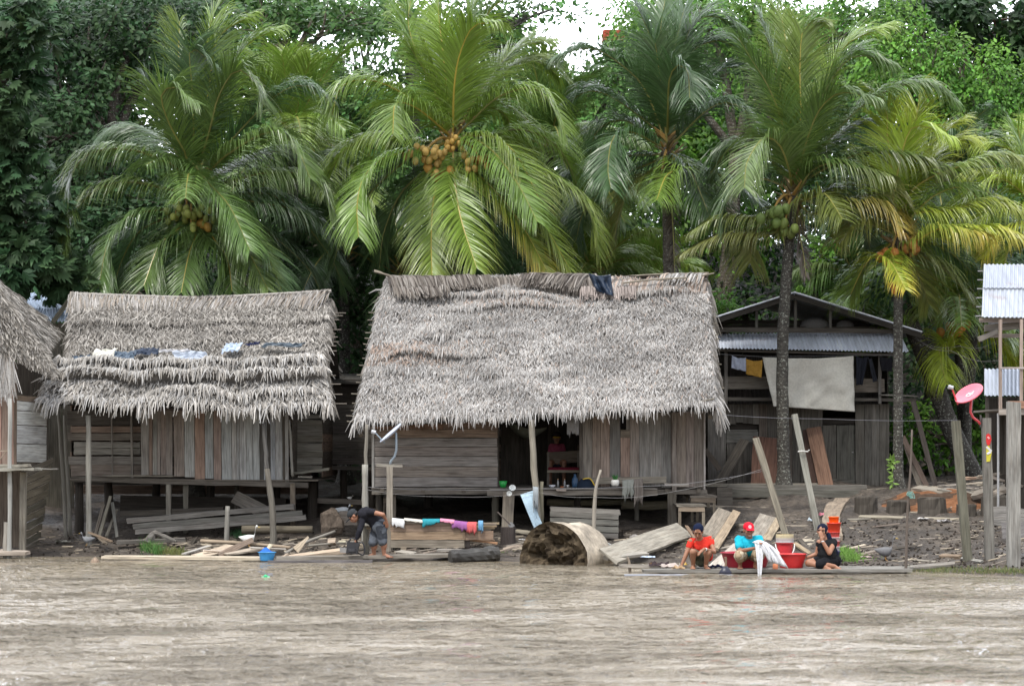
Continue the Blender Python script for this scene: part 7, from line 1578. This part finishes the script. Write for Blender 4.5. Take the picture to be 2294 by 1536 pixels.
bk(.525, .16, (.80, .07, .03), 'bright orange red bucket near the top of the stack', r_ * 1.12); bk(.685, .10, (.90, .14, .01), 'vivid orange bucket topping the stack', r_ * .85)

# ------------------------------------------------------------------ people
def ico_pts(): pass
import time as _t
def blob(parts, voxel, smooth=2):
    """union of capsules ('c',a,b,ra,rb) and ellipsoids ('e',centre,(rx,ry,rz),quat) as one closed surface"""
    bm = bmesh.new()
    def sph(c, r, q=None):
        m = Matrix.Translation(c) @ (q.to_matrix().to_4x4() if q else Matrix.Identity(4)) @ Matrix.Diagonal((*r, 1)); bmesh.ops.create_icosphere(bm, subdivisions=3, radius=1, matrix=m)
    for p in parts:
        if p[0] == 'e': sph(Vector(p[1]), p[2], p[3] if len(p) > 3 else None)
        else:
            a, b_, ra, rb = Vector(p[1]), Vector(p[2]), p[3], p[4]
            sph(a, (ra,) * 3); sph(b_, (rb,) * 3); d = b_ - a
            if d.length > 1e-4:
                m = Matrix.Translation((a + b_) / 2) @ d.to_track_quat('Z', 'Y').to_matrix().to_4x4(); bmesh.ops.create_cone(bm, cap_ends=True, segments=20, radius1=ra, radius2=rb, depth=d.length, matrix=m)
    me = bpy.data.meshes.new('tmp'); bm.to_mesh(me); bm.free(); o = bpy.data.objects.new('tmp', me); scene.collection.objects.link(o)
    r = o.modifiers.new('r', 'REMESH'); r.mode = 'VOXEL'; r.voxel_size = voxel
    s = o.modifiers.new('s', 'SMOOTH'); s.iterations = smooth; s.factor = .5
    dg = bpy.context.evaluated_depsgraph_get(); ev = o.evaluated_get(dg); out_ = bpy.data.meshes.new_from_object(ev); bpy.data.objects.remove(o); bpy.data.meshes.remove(me); return out_
def body_obj(name, me, root, m, colf, smooth=True, disp=None):
    nv = len(me.vertices); V = np.empty(nv * 3); me.vertices.foreach_get('co', V); V = V.reshape(-1, 3)
    if disp:
        Nn = np.empty(nv * 3); me.vertices.foreach_get('normal', Nn); V = V + Nn.reshape(-1, 3) * np.array([disp(Vector(p)) for p in V])[:, None]
    me.vertices.foreach_set('co', (V - np.array(root.location)).ravel()); me.update()
    cols = np.array([colf(Vector(p)) for p in V], np.float32); a = me.color_attributes.new('col', 'FLOAT_COLOR', 'POINT'); arr = np.ones((len(V), 4), np.float32); arr[:, :3] = cols; a.data.foreach_set('color', arr.ravel())
    me.materials.clear(); me.materials.append(m); me.polygons.foreach_set('use_smooth', [smooth] * len(me.polygons))
    o = bpy.data.objects.new(name, me); scene.collection.objects.link(o); o.parent = root; return o
def head_parts(c, look, up, s=1.0):
    """skull, jaw, nose, ears, lips; look = facing direction"""
    f = Vector(look).normalized(); u = Vector(up); u = (u - f * u.dot(f)).normalized(); r = f.cross(u).normalized(); Q = Matrix((r, f, u)).transposed().to_quaternion(); P = lambda a, b_, d: Vector(c) + (r * a + f * b_ + u * d) * s
    parts = [('e', P(0, -.01, .02), (.076 * s, .092 * s, .095 * s), Q), ('e', P(0, .025, -.05), (.058 * s, .062 * s, .062 * s), Q), ('e', P(0, .05, -.085), (.03 * s, .03 * s, .025 * s), Q), ('c', P(0, .082, .005), P(0, .102, -.03), .009 * s, .014 * s), ('e', P(0, .085, -.063), (.025 * s, .014 * s, .009 * s), Q), ('e', P(.078, 0, -.01), (.012 * s, .022 * s, .032 * s), Q), ('e', P(-.078, 0, -.01), (.012 * s, .022 * s, .032 * s), Q), ('e', P(.03, .075, .035), (.028 * s, .014 * s, .010 * s), Q), ('e', P(-.03, .075, .035), (.028 * s, .014 * s, .010 * s), Q), ('e', P(.042, .06, -.02), (.02 * s, .018 * s, .02 * s), Q), ('e', P(-.042, .06, -.02), (.02 * s, .018 * s, .02 * s), Q)]
    return parts, P, Q
def hand_parts(wr, d, pal, curl=.5, s=1.0, side=1):
    """wrist, direction of the palm, palm normal"""
    d = Vector(d).normalized(); n = Vector(pal); n = (n - d * n.dot(d)).normalized(); x = d.cross(n) * side; wr = Vector(wr)
    pr = [('c', wr, wr + d * .03 * s, .022 * s, .026 * s)]
    for k in (-1.2, -.4, .4, 1.2): pr.append(('c', wr + d * .02 * s + x * k * .012 * s, wr + d * .08 * s + x * k * .019 * s, .013 * s, .012 * s))
    for k, L in ((-1.35, .9), (-.45, 1.05), (.45, 1.0), (1.35, .78)):
        b0 = wr + d * .08 * s + x * k * .019 * s; q = b0; dd = d.copy()
        for j, l in enumerate((.034, .025, .02)):
            dd = (dd + n * curl * (.5 + .2 * j)).normalized(); q2 = q + dd * l * L * s; pr.append(('c', q, q2, (.0095 - .001 * j) * s, (.0088 - .001 * j) * s)); q = q2
    t0 = wr + d * .025 * s - x * .024 * s; t1 = t0 + (d * .6 - x * .7 + n * .3 * curl).normalized() * .035 * s; t2 = t1 + (d * .9 - x * .15 + n * .5 * curl).normalized() * .03 * s
    pr += [('c', t0, t1, .013 * s, .011 * s), ('c', t1, t2, .0105 * s, .009 * s)]
    return pr
def foot_parts(an, d, s=1.0):
    an = Vector(an); d = Vector(d); d.z = 0; d.normalize(); x = d.cross(Vector((0, 0, 1))); g = an.z - .06
    Pz = lambda a, b_, z: Vector((an.x, an.y, 0)) + d * a * s + x * b_ * s + Vector((0, 0, g + z))
    pr = [('c', an, Pz(-.02, 0, .025), .032 * s, .03 * s), ('c', Pz(-.02, 0, .025), Pz(.09, 0, .022), .03 * s, .032 * s), ('c', an, Pz(.08, 0, .03), .03 * s, .025 * s)]
    for k in range(5): pr.append(('c', Pz(.09, (k - 2) * .015, .018), Pz(.165 - abs(k - 1.2) * .010, (k - 2) * .018, .012), .015 * s, (.013 if k == 0 else .010) * s))
    return pr
def face_details(root, bodyo, P, Q, s=1.0, smile=False, hairc=(.012, .010, .010)):
    for k in (-1, 1):
        me = blob([('e', P(k * .031, .083, .012), (.013 * s, .008 * s, .007 * s), Q)], .004 * s, 0); e = body_obj('eye', me, root, M['plastic'], lambda v: (.03, .02, .018)); 
        me = blob([('e', P(k * .032, .086, .036), (.022 * s, .007 * s, .004 * s), Q)], .004 * s, 0); body_obj('eyebrow', me, root, M['hair'], lambda v: hairc)
    me = blob([('e', P(0, .098, -.063), (.022 * s, .007 * s, .006 * s), Q)], .004 * s, 0); body_obj('mouth', me, root, M['skin'], lambda v: (.62, .45, .42) if smile else (.22, .07, .06))
SK = (.30, .145, .085); SKD = (.19, .09, .055)
VX = .0075
def foldf(s=.010, f=14, sd=0): return lambda p: s * noise.noise(Vector((p.x * f, p.y * f, p.z * f * .6 + sd))) + s * .5 * noise.noise(Vector((p.x * f * 2.3, p.y * 9, p.z * f * 2 + sd)))
def A_(px, py, Y): return at(px, py, Y)
# ---- woman in red, squatting at the left of the laundry party
def woman_red():
    Y = -3.0; root = thing('person', Vector((X(1566, Y), Y, .07)), 'person in a red T-shirt squatting on the raft, reaching down to wet cloth', 'person')
    hipL = A_(1560, 1262, Y + .12); hipR = A_(1580, 1262, Y + .12); hipL.z = hipR.z = .26
    kL = A_(1552, 1236, Y - .32); kR = A_(1586, 1238, Y - .32); aL = A_(1553, 1280, Y - .16); aR = A_(1581, 1281, Y - .16); aL.z = aR.z = .135
    pel = (hipL + hipR) / 2 + Vector((0, .02, .03)); ch = A_(1572, 1222, Y - .02); nk = A_(1567, 1202, Y - .10); hd = A_(1564, 1189, Y - .17)
    sL = A_(1548, 1212, Y - .05); sR = A_(1591, 1208, Y - .03); eL = A_(1536, 1244, Y - .15); wL = A_(1526, 1268, Y - .20); eR = A_(1600, 1236, Y - .2); wR = A_(1578, 1229, Y - .42)
    hp, P, Q = head_parts(hd, (-.18, -.85, -.62), (-.05, -.55, .8), 1.0)
    parts = [('e', pel, (.155, .13, .12)), ('c', pel, ch, .12, .125), ('e', ch, (.145, .10, .12)), ('c', ch, nk, .08, .05), ('c', nk, hd, .048, .048), ('c', ch + Vector((0, 0, .03)), sL, .07, .055), ('c', ch + Vector((0, 0, .03)), sR, .07, .055),
             ('c', hipL, kL, .088, .056), ('c', hipR, kR, .088, .056), ('c', kL, aL, .054, .034), ('c', kR, aR, .054, .034), ('e', kL.lerp(aL, .3) + Vector((0, .03, 0)), (.05, .05, .08)), ('e', kR.lerp(aR, .3) + Vector((0, .03, 0)), (.05, .05, .08)),
             ('c', sL, eL, .045, .036), ('c', eL, wL, .036, .023), ('c', sR, eR, .045, .037), ('c', eR, wR, .037, .024)] + hp + hand_parts(wL, (-.15, -.05, -1), (1, 0, 0), .5) + hand_parts(wR, (-.8, -.25, -.55), (0, .2, -1), .45) + foot_parts(aL, (-.15, -1, 0)) + foot_parts(aR, (.12, -1, 0))
    b_ = body_obj('body', blob(parts, VX), root, M['skin'], lambda v: SK)
    shirt = [('c', pel + Vector((0, 0, .06)), ch, .145, .15), ('e', ch + Vector((0, -.01, 0)), (.155, .12, .135)), ('c', ch + Vector((0, 0, .05)), sL, .075, .056), ('c', ch + Vector((0, 0, .05)), sR, .075, .056), ('c', sL, sL.lerp(eL, .36), .056, .054), ('c', sR, sR.lerp(eR, .36), .056, .054), ('e', ch + Vector((.12, -.04, -.16)), (.06, .09, .10))]
    body_obj('tshirt', blob(shirt, VX), root, M['cloth'], lambda v: (.68, .045, .03), disp=foldf(.012))
    sk = [('e', pel + Vector((0, .0, -.03)), (.19, .17, .14)), ('c', hipL, hipL.lerp(kL, .55), .112, .09), ('c', hipR, hipR.lerp(kR, .55), .112, .09), ('c', pel + Vector((0, -.1, -.08)), pel + Vector((0, -.2, -.02)), .12, .08)]
    body_obj('skirt', blob(sk, VX), root, M['cloth'], lambda v: (.075, .08, .06) if noise.noise(v * 9) < .1 else (.13, .13, .09), disp=foldf(.014, 11))
    hair = [('e', P(0, -.022, .035), (.088, .098, .092), Q), ('c', P(.02, -.06, -.02), P(.06, -.09, -.09), .07, .045)]
    body_obj('headscarf', blob(hair, .008), root, M['cloth'], lambda v: (.012, .018, .045), disp=foldf(.006))
    body_obj('bracelet', blob([('e', wR.lerp(eR, .12), (.030, .030, .030))], .006), root, M['metal'], lambda v: (.6, .62, .6))
    face_details(root, b_, P, Q)
woman_red()
# ---- person in turquoise with red cap
def man_cap():
    Y = -3.0; root = thing('person', Vector((X(1676, Y), Y, .07)), 'person in a turquoise T-shirt and red cap squatting on the raft, wringing out white cloth', 'person')
    hipL = A_(1664, 1262, Y + .15); hipR = A_(1686, 1262, Y + .15); hipL.z = hipR.z = .30; pel = (hipL + hipR) / 2 + Vector((0, .02, .03))
    kL = A_(1656, 1243, Y - .28); kR = A_(1703, 1240, Y - .26); aL = A_(1658, 1278, Y - .14); aR = A_(1692, 1278, Y - .12); aL.z = aR.z = .135
    ch = A_(1677, 1224, Y + .02); nk = A_(1678, 1202, Y - .03); hd = A_(1677, 1187, Y - .08)
    sL = A_(1655, 1209, Y); sR = A_(1700, 1207, Y); eL = A_(1657, 1234, Y - .22); wL = A_(1692, 1227, Y - .42); eR = A_(1708, 1228, Y - .15); wR = A_(1700, 1218, Y - .38)
    hp, P, Q = head_parts(hd, (.12, -.95, -.22), (.03, -.2, .95), 1.05)
    parts = [('e', pel, (.16, .13, .13)), ('c', pel, ch, .125, .13), ('e', ch, (.155, .11, .13)), ('c', ch, nk, .08, .055), ('c', nk, hd, .052, .052), ('c', ch + Vector((0, 0, .06)), sL, .075, .06), ('c', ch + Vector((0, 0, .06)), sR, .075, .06),
             ('c', hipL, kL, .092, .058), ('c', hipR, kR, .092, .058), ('c', kL, aL, .055, .034), ('c', kR, aR, .055, .034), ('c', sL, eL, .048, .038), ('c', eL, wL, .038, .025), ('c', sR, eR, .048, .038), ('c', eR, wR, .038, .025)] + hp + hand_parts(wL, (.9, -.2, .1), (.2, 0, -1), .8) + hand_parts(wR, (.2, -.8, .3), (-.4, 0, -1), .8) + foot_parts(aL, (-.1, -1, 0)) + foot_parts(aR, (.25, -1, 0))
    b_ = body_obj('body', blob(parts, VX), root, M['skin'], lambda v: (.27, .125, .075))
    shirt = [('c', pel + Vector((0, 0, .05)), ch, .155, .165), ('e', ch + Vector((0, -.01, .02)), (.185, .135, .15)), ('c', ch + Vector((0, 0, .08)), sL, .085, .072), ('c', ch + Vector((0, 0, .08)), sR, .085, .072), ('c', sL, sL.lerp(eL, .62), .072, .068), ('c', sR, sR.lerp(eR, .6), .072, .066)]
    sh = body_obj('tshirt', blob(shirt, VX), root, M['cloth'], lambda v: (.02, .42, .56), disp=foldf(.013))
    mb = MB()    # worn dark print on the chest
    for i, (dx, w_, h) in enumerate(((-.055, .025, .035), (-.02, .02, .028), (.01, .022, .034), (.05, .018, .026))): mb.board(ch + Vector((dx, -.153, .0)), ch + Vector((dx + w_, -.153, .0)), h, .004, (0, 0, 1), (.02, .12, .22))
    mb.build('print', M['cloth'], root)
    def camo(v): n = noise.noise(v * 11); return (.42, .33, .22) if n > .05 else ((.30, .22, .14) if n > -.18 else (.52, .45, .34))
    so = [('e', pel, (.185, .155, .15)), ('c', hipL, kL + Vector((0, 0, -.01)), .118, .092), ('c', hipR, kR + Vector((0, 0, -.01)), .118, .092), ('c', kL, kL.lerp(aL, .35), .085, .075), ('c', kR, kR.lerp(aR, .35), .085, .075)]
    body_obj('shorts', blob(so, VX), root, M['cloth'], camo, disp=foldf(.016, 11))
    capm = blob([('e', P(0, -.012, .052), (.092, .102, .078), Q), ('c', P(-.045, .085, .045), P(.045, .085, .045), .018, .018), ('e', P(0, .115, .040), (.075, .06, .010), Q)], .007, 1)
    body_obj('cap', capm, root, M['cloth'], lambda v: (.75, .02, .04) if (v - P(0, .085, .085)).length > .032 else (.55, .42, .45))
    body_obj('hair', blob([('e', P(0, -.04, .0), (.084, .075, .07), Q)], .008), root, M['hair'], lambda v: (.012, .01, .01))
    for a, d in ((aL, (-.1, -1, 0)), (aR, (.25, -1, 0))):
        dd = Vector(d).normalized(); c = Vector((a.x, a.y, a.z - .068)) + dd * .07; body_obj('sandal', blob([('e', c, (.05, .13, .014)), ('c', c + dd * .03 + Vector((-.04, 0, .01)), c + dd * .03 + Vector((0, 0, .05)), .010, .010), ('c', c + dd * .03 + Vector((.04, 0, .01)), c + dd * .03 + Vector((0, 0, .05)), .010, .010)], .006), root, M['plastic'], lambda v: (.03, .03, .05))
    face_details(root, b_, P, Q, 1.05, True)
    # the white cloth
    rg = random.Random(2); mb = MB(); top = A_(1700, 1214, Y - .45)
    def lobe(tips, n=14, m_=12, w0=.05, sd=0, k0=0):
        n0 = len(mb.v)
        for j in range(m_ + 1):
            t = j / m_
            for i in range(n + 1):
                u = i / n; a = tips[0].lerp(tips[1], u); st = top + Vector(((u - .5) * w0 * 2, 0, .03 * math.sin(math.pi * u))); mid = st.lerp(a, .5) + Vector((.02, -.04, .10 * (1 - k0)))
                p = (st * (1 - t) ** 2 + mid * 2 * t * (1 - t) + a * t * t); p += Vector((.012 * nz3(u * 9, t * 2, sd), .035 * math.sin(u * 19 + 2 * t + sd) * (.4 + t) * .7, 0)); mb.v.append(p)
        for j in range(m_):
            for i in range(n):
                a = n0 + j * (n + 1) + i; mb.face((a, a + 1, a + n + 2, a + n + 1), (.80, .81, .84))
    lobe((A_(1722, 1256, Y - .5), A_(1766, 1272, Y - .45)), sd=1, w0=.11); lobe((A_(1738, 1256, Y - .42), A_(1752, 1252, Y - .4)), sd=2, w0=.10); lobe((A_(1697, 1297, Y - .56), A_(1704, 1294, Y - .54)), sd=3, w0=.07, k0=1); lobe((A_(1716, 1240, Y - .5), A_(1735, 1262, Y - .5)), sd=5, w0=.10)
    o = solo(mb, 'wet_cloth', 'cloth', 'white wet cloth held dripping by the person in turquoise', 'cloth', origin=top, smooth=True); s_ = o.modifiers.new('t', 'SOLIDIFY'); s_.thickness = .008
man_cap()
# ---- woman in black
def woman_black():
    Y = -2.85; root = thing('person', Vector((X(1852, Y), Y, .07)), 'person in a black top sitting on the raft, hand at the mouth', 'person')
    pel = A_(1858, 1268, Y + .05); pel.z = .20; ch = A_(1851, 1226, Y); nk = A_(1846, 1203, Y - .01); hd = A_(1842, 1189, Y - .03)
    hipL = pel + Vector((-.08, -.03, -.01)); hipR = pel + Vector((.08, -.02, -.01)); kL = A_(1812, 1272, Y - .12); kL.z = .16; kR = A_(1838, 1274, Y - .28); kR.z = .15; aL = A_(1846, 1279, Y - .3); aL.z = .11; aR = A_(1870, 1280, Y - .22); aR.z = .11
    sL = A_(1836, 1215, Y - .02); sR = A_(1868, 1214, Y - .02); eL = A_(1830, 1240, Y + .0); wL = A_(1805, 1249, Y + .0); eR = A_(1858, 1238, Y - .22); wR = A_(1841, 1209, Y - .20)
    hp, P, Q = head_parts(hd, (-.35, -.93, -.05), (0, 0, 1), 1.0)
    parts = [('e', pel, (.17, .14, .12)), ('c', pel, ch, .13, .12), ('e', ch, (.14, .11, .12)), ('e', ch.lerp(pel, .5) + Vector((-.02, -.06, 0)), (.13, .13, .13)), ('c', ch, nk, .08, .05), ('c', nk, hd, .046, .046), ('c', ch + Vector((0, 0, .05)), sL, .07, .056), ('c', ch + Vector((0, 0, .05)), sR, .07, .056),
             ('c', hipL, kL, .10, .065), ('c', hipR, kR, .10, .065), ('c', kL, aL, .058, .034), ('c', kR, aR, .058, .034), ('c', sL, eL, .048, .037), ('c', eL, wL, .037, .024), ('c', sR, eR, .052, .040), ('c', eR, wR, .040, .026)] + hp + hand_parts(wL, (-.9, 0, -.3), (0, 0, -1), .3) + hand_parts(wR, (-.12, .15, 1), (-.3, 1, 0), .35) + foot_parts(aL, (1, -.4, 0)) + foot_parts(aR, (1, -.6, 0), .9)
    b_ = body_obj('body', blob(parts, VX), root, M['skin'], lambda v: (.33, .16, .095))
    top = [('c', pel + Vector((0, 0, .03)), ch, .165, .15), ('e', ch + Vector((0, -.01, -.02)), (.165, .135, .14)), ('e', ch.lerp(pel, .5) + Vector((-.02, -.06, -.01)), (.165, .155, .17)), ('c', ch + Vector((0, 0, .04)), sL + Vector((0, 0, -.02)), .075, .062), ('c', ch + Vector((0, 0, .04)), sR + Vector((0, 0, -.02)), .075, .062), ('c', sR, sR.lerp(eR, .25), .066, .062)]
    body_obj('top', blob(top, VX), root, M['cloth'], lambda v: (.018, .018, .02), disp=foldf(.010))
    so = [('e', pel, (.195, .165, .13)), ('c', hipL, hipL.lerp(kL, .55), .115, .09), ('c', hipR, kR, .118, .085)]
    body_obj('shorts', blob(so, VX), root, M['cloth'], lambda v: (.015, .015, .018), disp=foldf(.01))
    sc = [('e', P(0, -.02, .03), (.090, .100, .098), Q), ('c', P(0, -.07, -.05), P(-.04, -.10, -.2), .07, .06), ('c', P(-.06, -.09, -.1), P(-.17, -.07, -.40), .075, .075), ('c', P(-.17, -.07, -.36), P(-.20, -.06, -.62), .075, .05)]
    body_obj('headscarf', blob(sc, .008), root, M['cloth'], lambda v: (.012, .016, .035), disp=foldf(.01))
    body_obj('bracelet', blob([('e', wR.lerp(eR, .1), (.031, .031, .02))], .006), root, M['metal'], lambda v: (.6, .6, .62))
    face_details(root, b_, P, Q)
woman_black()
# ---- person bending with chainsaw
def man_saw():
    Y = .55; root = thing('person', Vector((X(848, Y), Y, .06)), 'person in a dark long sleeved shirt and cap bending over a chainsaw', 'person')
    aL = A_(838, 1240, Y + .08); aR = A_(861, 1240, Y - .05); aL.z = aR.z = .125; kL = A_(836, 1214, Y + .02); kR = A_(857, 1212, Y - .08); hipL = A_(848, 1178, Y + .08); hipR = A_(853, 1177, Y - .08); pel = (hipL + hipR) / 2
    mid = A_(838, 1161, Y); ch = A_(820, 1152, Y); nk = A_(807, 1151, Y); hd = A_(792, 1155, Y)
    sF = A_(812, 1155, Y - .16); sB = A_(838, 1143, Y - .02); eF = A_(806, 1188, Y - .2); wF = A_(797, 1212, Y - .2)
    sB = A_(830, 1146, Y - .17); eB = A_(858, 1152, Y - .30); wB = A_(865, 1164, Y - .20); sN = A_(812, 1157, Y + .12); 
    sF = A_(814, 1158, Y - .05)
    hp, P, Q = head_parts(hd, (-.62, -.15, -.78), (-.72, 0, .62), 1.02)
    parts = [('e', pel, (.13, .15, .12)), ('c', pel, mid, .12, .11), ('c', mid, ch, .115, .125), ('e', ch, (.14, .16, .11)), ('c', ch, nk, .075, .052), ('c', nk, hd, .05, .05), ('c', ch, sF, .075, .06), ('c', ch, sB, .08, .06),
             ('c', hipL, kL, .09, .057), ('c', hipR, kR, .09, .057), ('c', kL, aL, .055, .034), ('c', kR, aR, .055, .034), ('e', kL.lerp(aL, .3) + Vector((.03, 0, 0)), (.045, .048, .08)), ('e', kR.lerp(aR, .3) + Vector((.03, 0, 0)), (.045, .048, .08)),
             ('c', sF, eF, .050, .038), ('c', eF, wF, .036, .024), ('c', sB, eB, .050, .038), ('c', eB, wB, .036, .024)] + hp + hand_parts(wF, (-.35, 0, -1), (.9, 0, 0), .8) + hand_parts(wB, (.1, .2, -1), (0, 1, 0), .3) + foot_parts(aL, (-1, -.3, 0)) + foot_parts(aR, (1, -.5, 0))
    b_ = body_obj('body', blob(parts, VX), root, M['skin'], lambda v: (.33, .16, .10))
    sh = [('c', pel + Vector((-.05, 0, .04)), mid, .14, .135), ('c', mid, ch, .135, .145), ('e', ch, (.155, .18, .125)), ('c', ch, sF, .085, .072), ('c', ch, sB, .09, .07), ('c', sF, eF, .068, .052), ('c', eF, eF.lerp(wF, .62), .052, .044), ('c', sB, sB.lerp(eB, .25), .070, .062)]
    body_obj('shirt', blob(sh, VX), root, M['cloth'], lambda v: (.022, .022, .028), disp=foldf(.010))
    so = [('e', pel, (.155, .175, .145)), ('c', hipL, kL, .115, .088), ('c', hipR, kR, .115, .088)]
    body_obj('shorts', blob(so, VX), root, M['cloth'], lambda v: (.055, .062, .075) if noise.noise(v * 7) < .1 else (.13, .145, .17), disp=foldf(.014, 11))
    body_obj('cap', blob([('e', P(0, -.012, .050), (.092, .102, .080), Q), ('e', P(0, .12, .030), (.07, .065, .010), Q)], .007, 1), root, M['cloth'], lambda v: (.045, .05, .055))
    body_obj('hair', blob([('e', P(0, -.04, .0), (.082, .07, .065), Q)], .008), root, M['hair'], lambda v: (.012, .01, .01))
    face_details(root, b_, P, Q)
    p = A_(791, 1240, Y - .25); rt = thing('chainsaw', p, 'black chainsaw held down at the waterline by the bending person', 'chainsaw')
    mb = MB(); mb.board(p + Vector((-.10, 0, .12)), p + Vector((.09, 0, .10)), .20, .20, (0, 0, 1), (.025, .025, .028), .01, 4); mb.build('engine', M['metal'], rt)
    mb = MB(); mb.lathe([(.001, -.05), (.07, -.05), (.07, .0), (.001, .0)], p + Vector((-.01, -.1, .1)), 14, (.04, .04, .045)); mb.build('starter_cover', M['metal'], rt)
    mb = MB(); mb.tube(catmull([p + Vector((-.08, -.08, .2)), p + Vector((-.03, -.09, .28)), p + Vector((.06, -.06, .26)), p + Vector((.07, .08, .2))], 10), .013, 7, (.03, .03, .035)); mb.build('front_handle', M['plastic'], rt, smooth=True)
    mb = MB(); mb.tube(catmull([p + Vector((.08, 0, .18)), p + Vector((.17, 0, .2)), p + Vector((.21, 0, .08)), p + Vector((.18, 0, -.02)), p + Vector((.08, 0, .02))], 12), .013, 7, (.03, .03, .035)); mb.build('rear_handle', M['plastic'], rt, smooth=True)
    mb = MB(); mb.board(p + Vector((-.14, .02, .22)), p + Vector((-.26, .02, .23)), .03, .012, (0, 0, 1), (.6, .55, .4)); mb.board(p + Vector((-.1, .05, .06)), p + Vector((-.28, .55, .05)), .09, .01, (0, 0, 1), (.3, .3, .3)); mb.build('guide_bar', M['metal'], rt)
man_saw()
# ---- person half seen in the porch, shade put into the top's colour
def porch_person():
    Y = 6.0; root = thing('person', Vector((X(1247, Y), Y, FZ)), 'person in a pink top and cap with yellow brim, colour dimmed for the porch shade', 'person')
    pel = Vector((X(1247, Y), Y, FZ + .46)); ch = A_(1247, 1008, Y); nk = A_(1247, 992, Y); hd = A_(1247, 980, Y); sL = A_(1236, 1000, Y); sR = A_(1259, 1000, Y); eL = A_(1231, 1020, Y - .1); eR = A_(1263, 1020, Y - .1); wL = A_(1240, 1026, Y - .3); wR = A_(1254, 1026, Y - .3)
    hp, P, Q = head_parts(hd, (0, -.95, -.3), (0, -.3, .95), 1.0)
    kL = pel + Vector((-.14, -.42, .02)); kR = pel + Vector((.14, -.42, .02)); aL = kL + Vector((0, -.0, -.40)); aR = kR + Vector((0, 0, -.40))
    parts = [('e', pel, (.16, .13, .12)), ('c', pel, ch, .12, .125), ('e', ch, (.15, .10, .13)), ('c', ch, nk, .07, .05), ('c', nk, hd, .048, .048), ('c', ch, sL, .07, .055), ('c', ch, sR, .07, .055), ('c', sL, eL, .046, .036), ('c', eL, wL, .036, .024), ('c', sR, eR, .046, .036), ('c', eR, wR, .036, .024), ('c', pel, kL, .09, .06), ('c', pel, kR, .09, .06), ('c', kL, aL, .055, .035), ('c', kR, aR, .055, .035)] + hp + hand_parts(wL, (.5, -.5, -.6), (0, 1, 0), .5) + hand_parts(wR, (-.5, -.5, -.6), (0, 1, 0), .5) + foot_parts(aL, (0, -1, 0)) + foot_parts(aR, (0, -1, 0))
    body_obj('body', blob(parts, .011), root, M['skin'], lambda v: (.2, .1, .06))
    body_obj('top', blob([('c', pel, ch, .15, .15), ('e', ch, (.17, .12, .14)), ('c', ch, sL, .08, .07), ('c', ch, sR, .08, .07), ('c', sL, sL.lerp(eL, .5), .066, .06), ('c', sR, sR.lerp(eR, .5), .066, .06)], .010), root, M['cloth'], lambda v: (.28, .06, .10), disp=foldf())  # pink darkened in the base colour to stand for porch shade
    body_obj('shorts', blob([('e', pel, (.18, .15, .13)), ('c', pel, kL.lerp(pel, .4), .11, .09), ('c', pel, kR.lerp(pel, .4), .11, .09)], .011), root, M['cloth'], lambda v: (.05, .05, .07))
    body_obj('cap', blob([('e', P(0, -.01, .055), (.092, .1, .075), Q)], .008), root, M['cloth'], lambda v: (.03, .02, .02)); body_obj('cap_brim', blob([('e', P(0, .10, .045), (.085, .055, .012), Q)], .006), root, M['cloth'], lambda v: (.62, .40, .05))
porch_person()
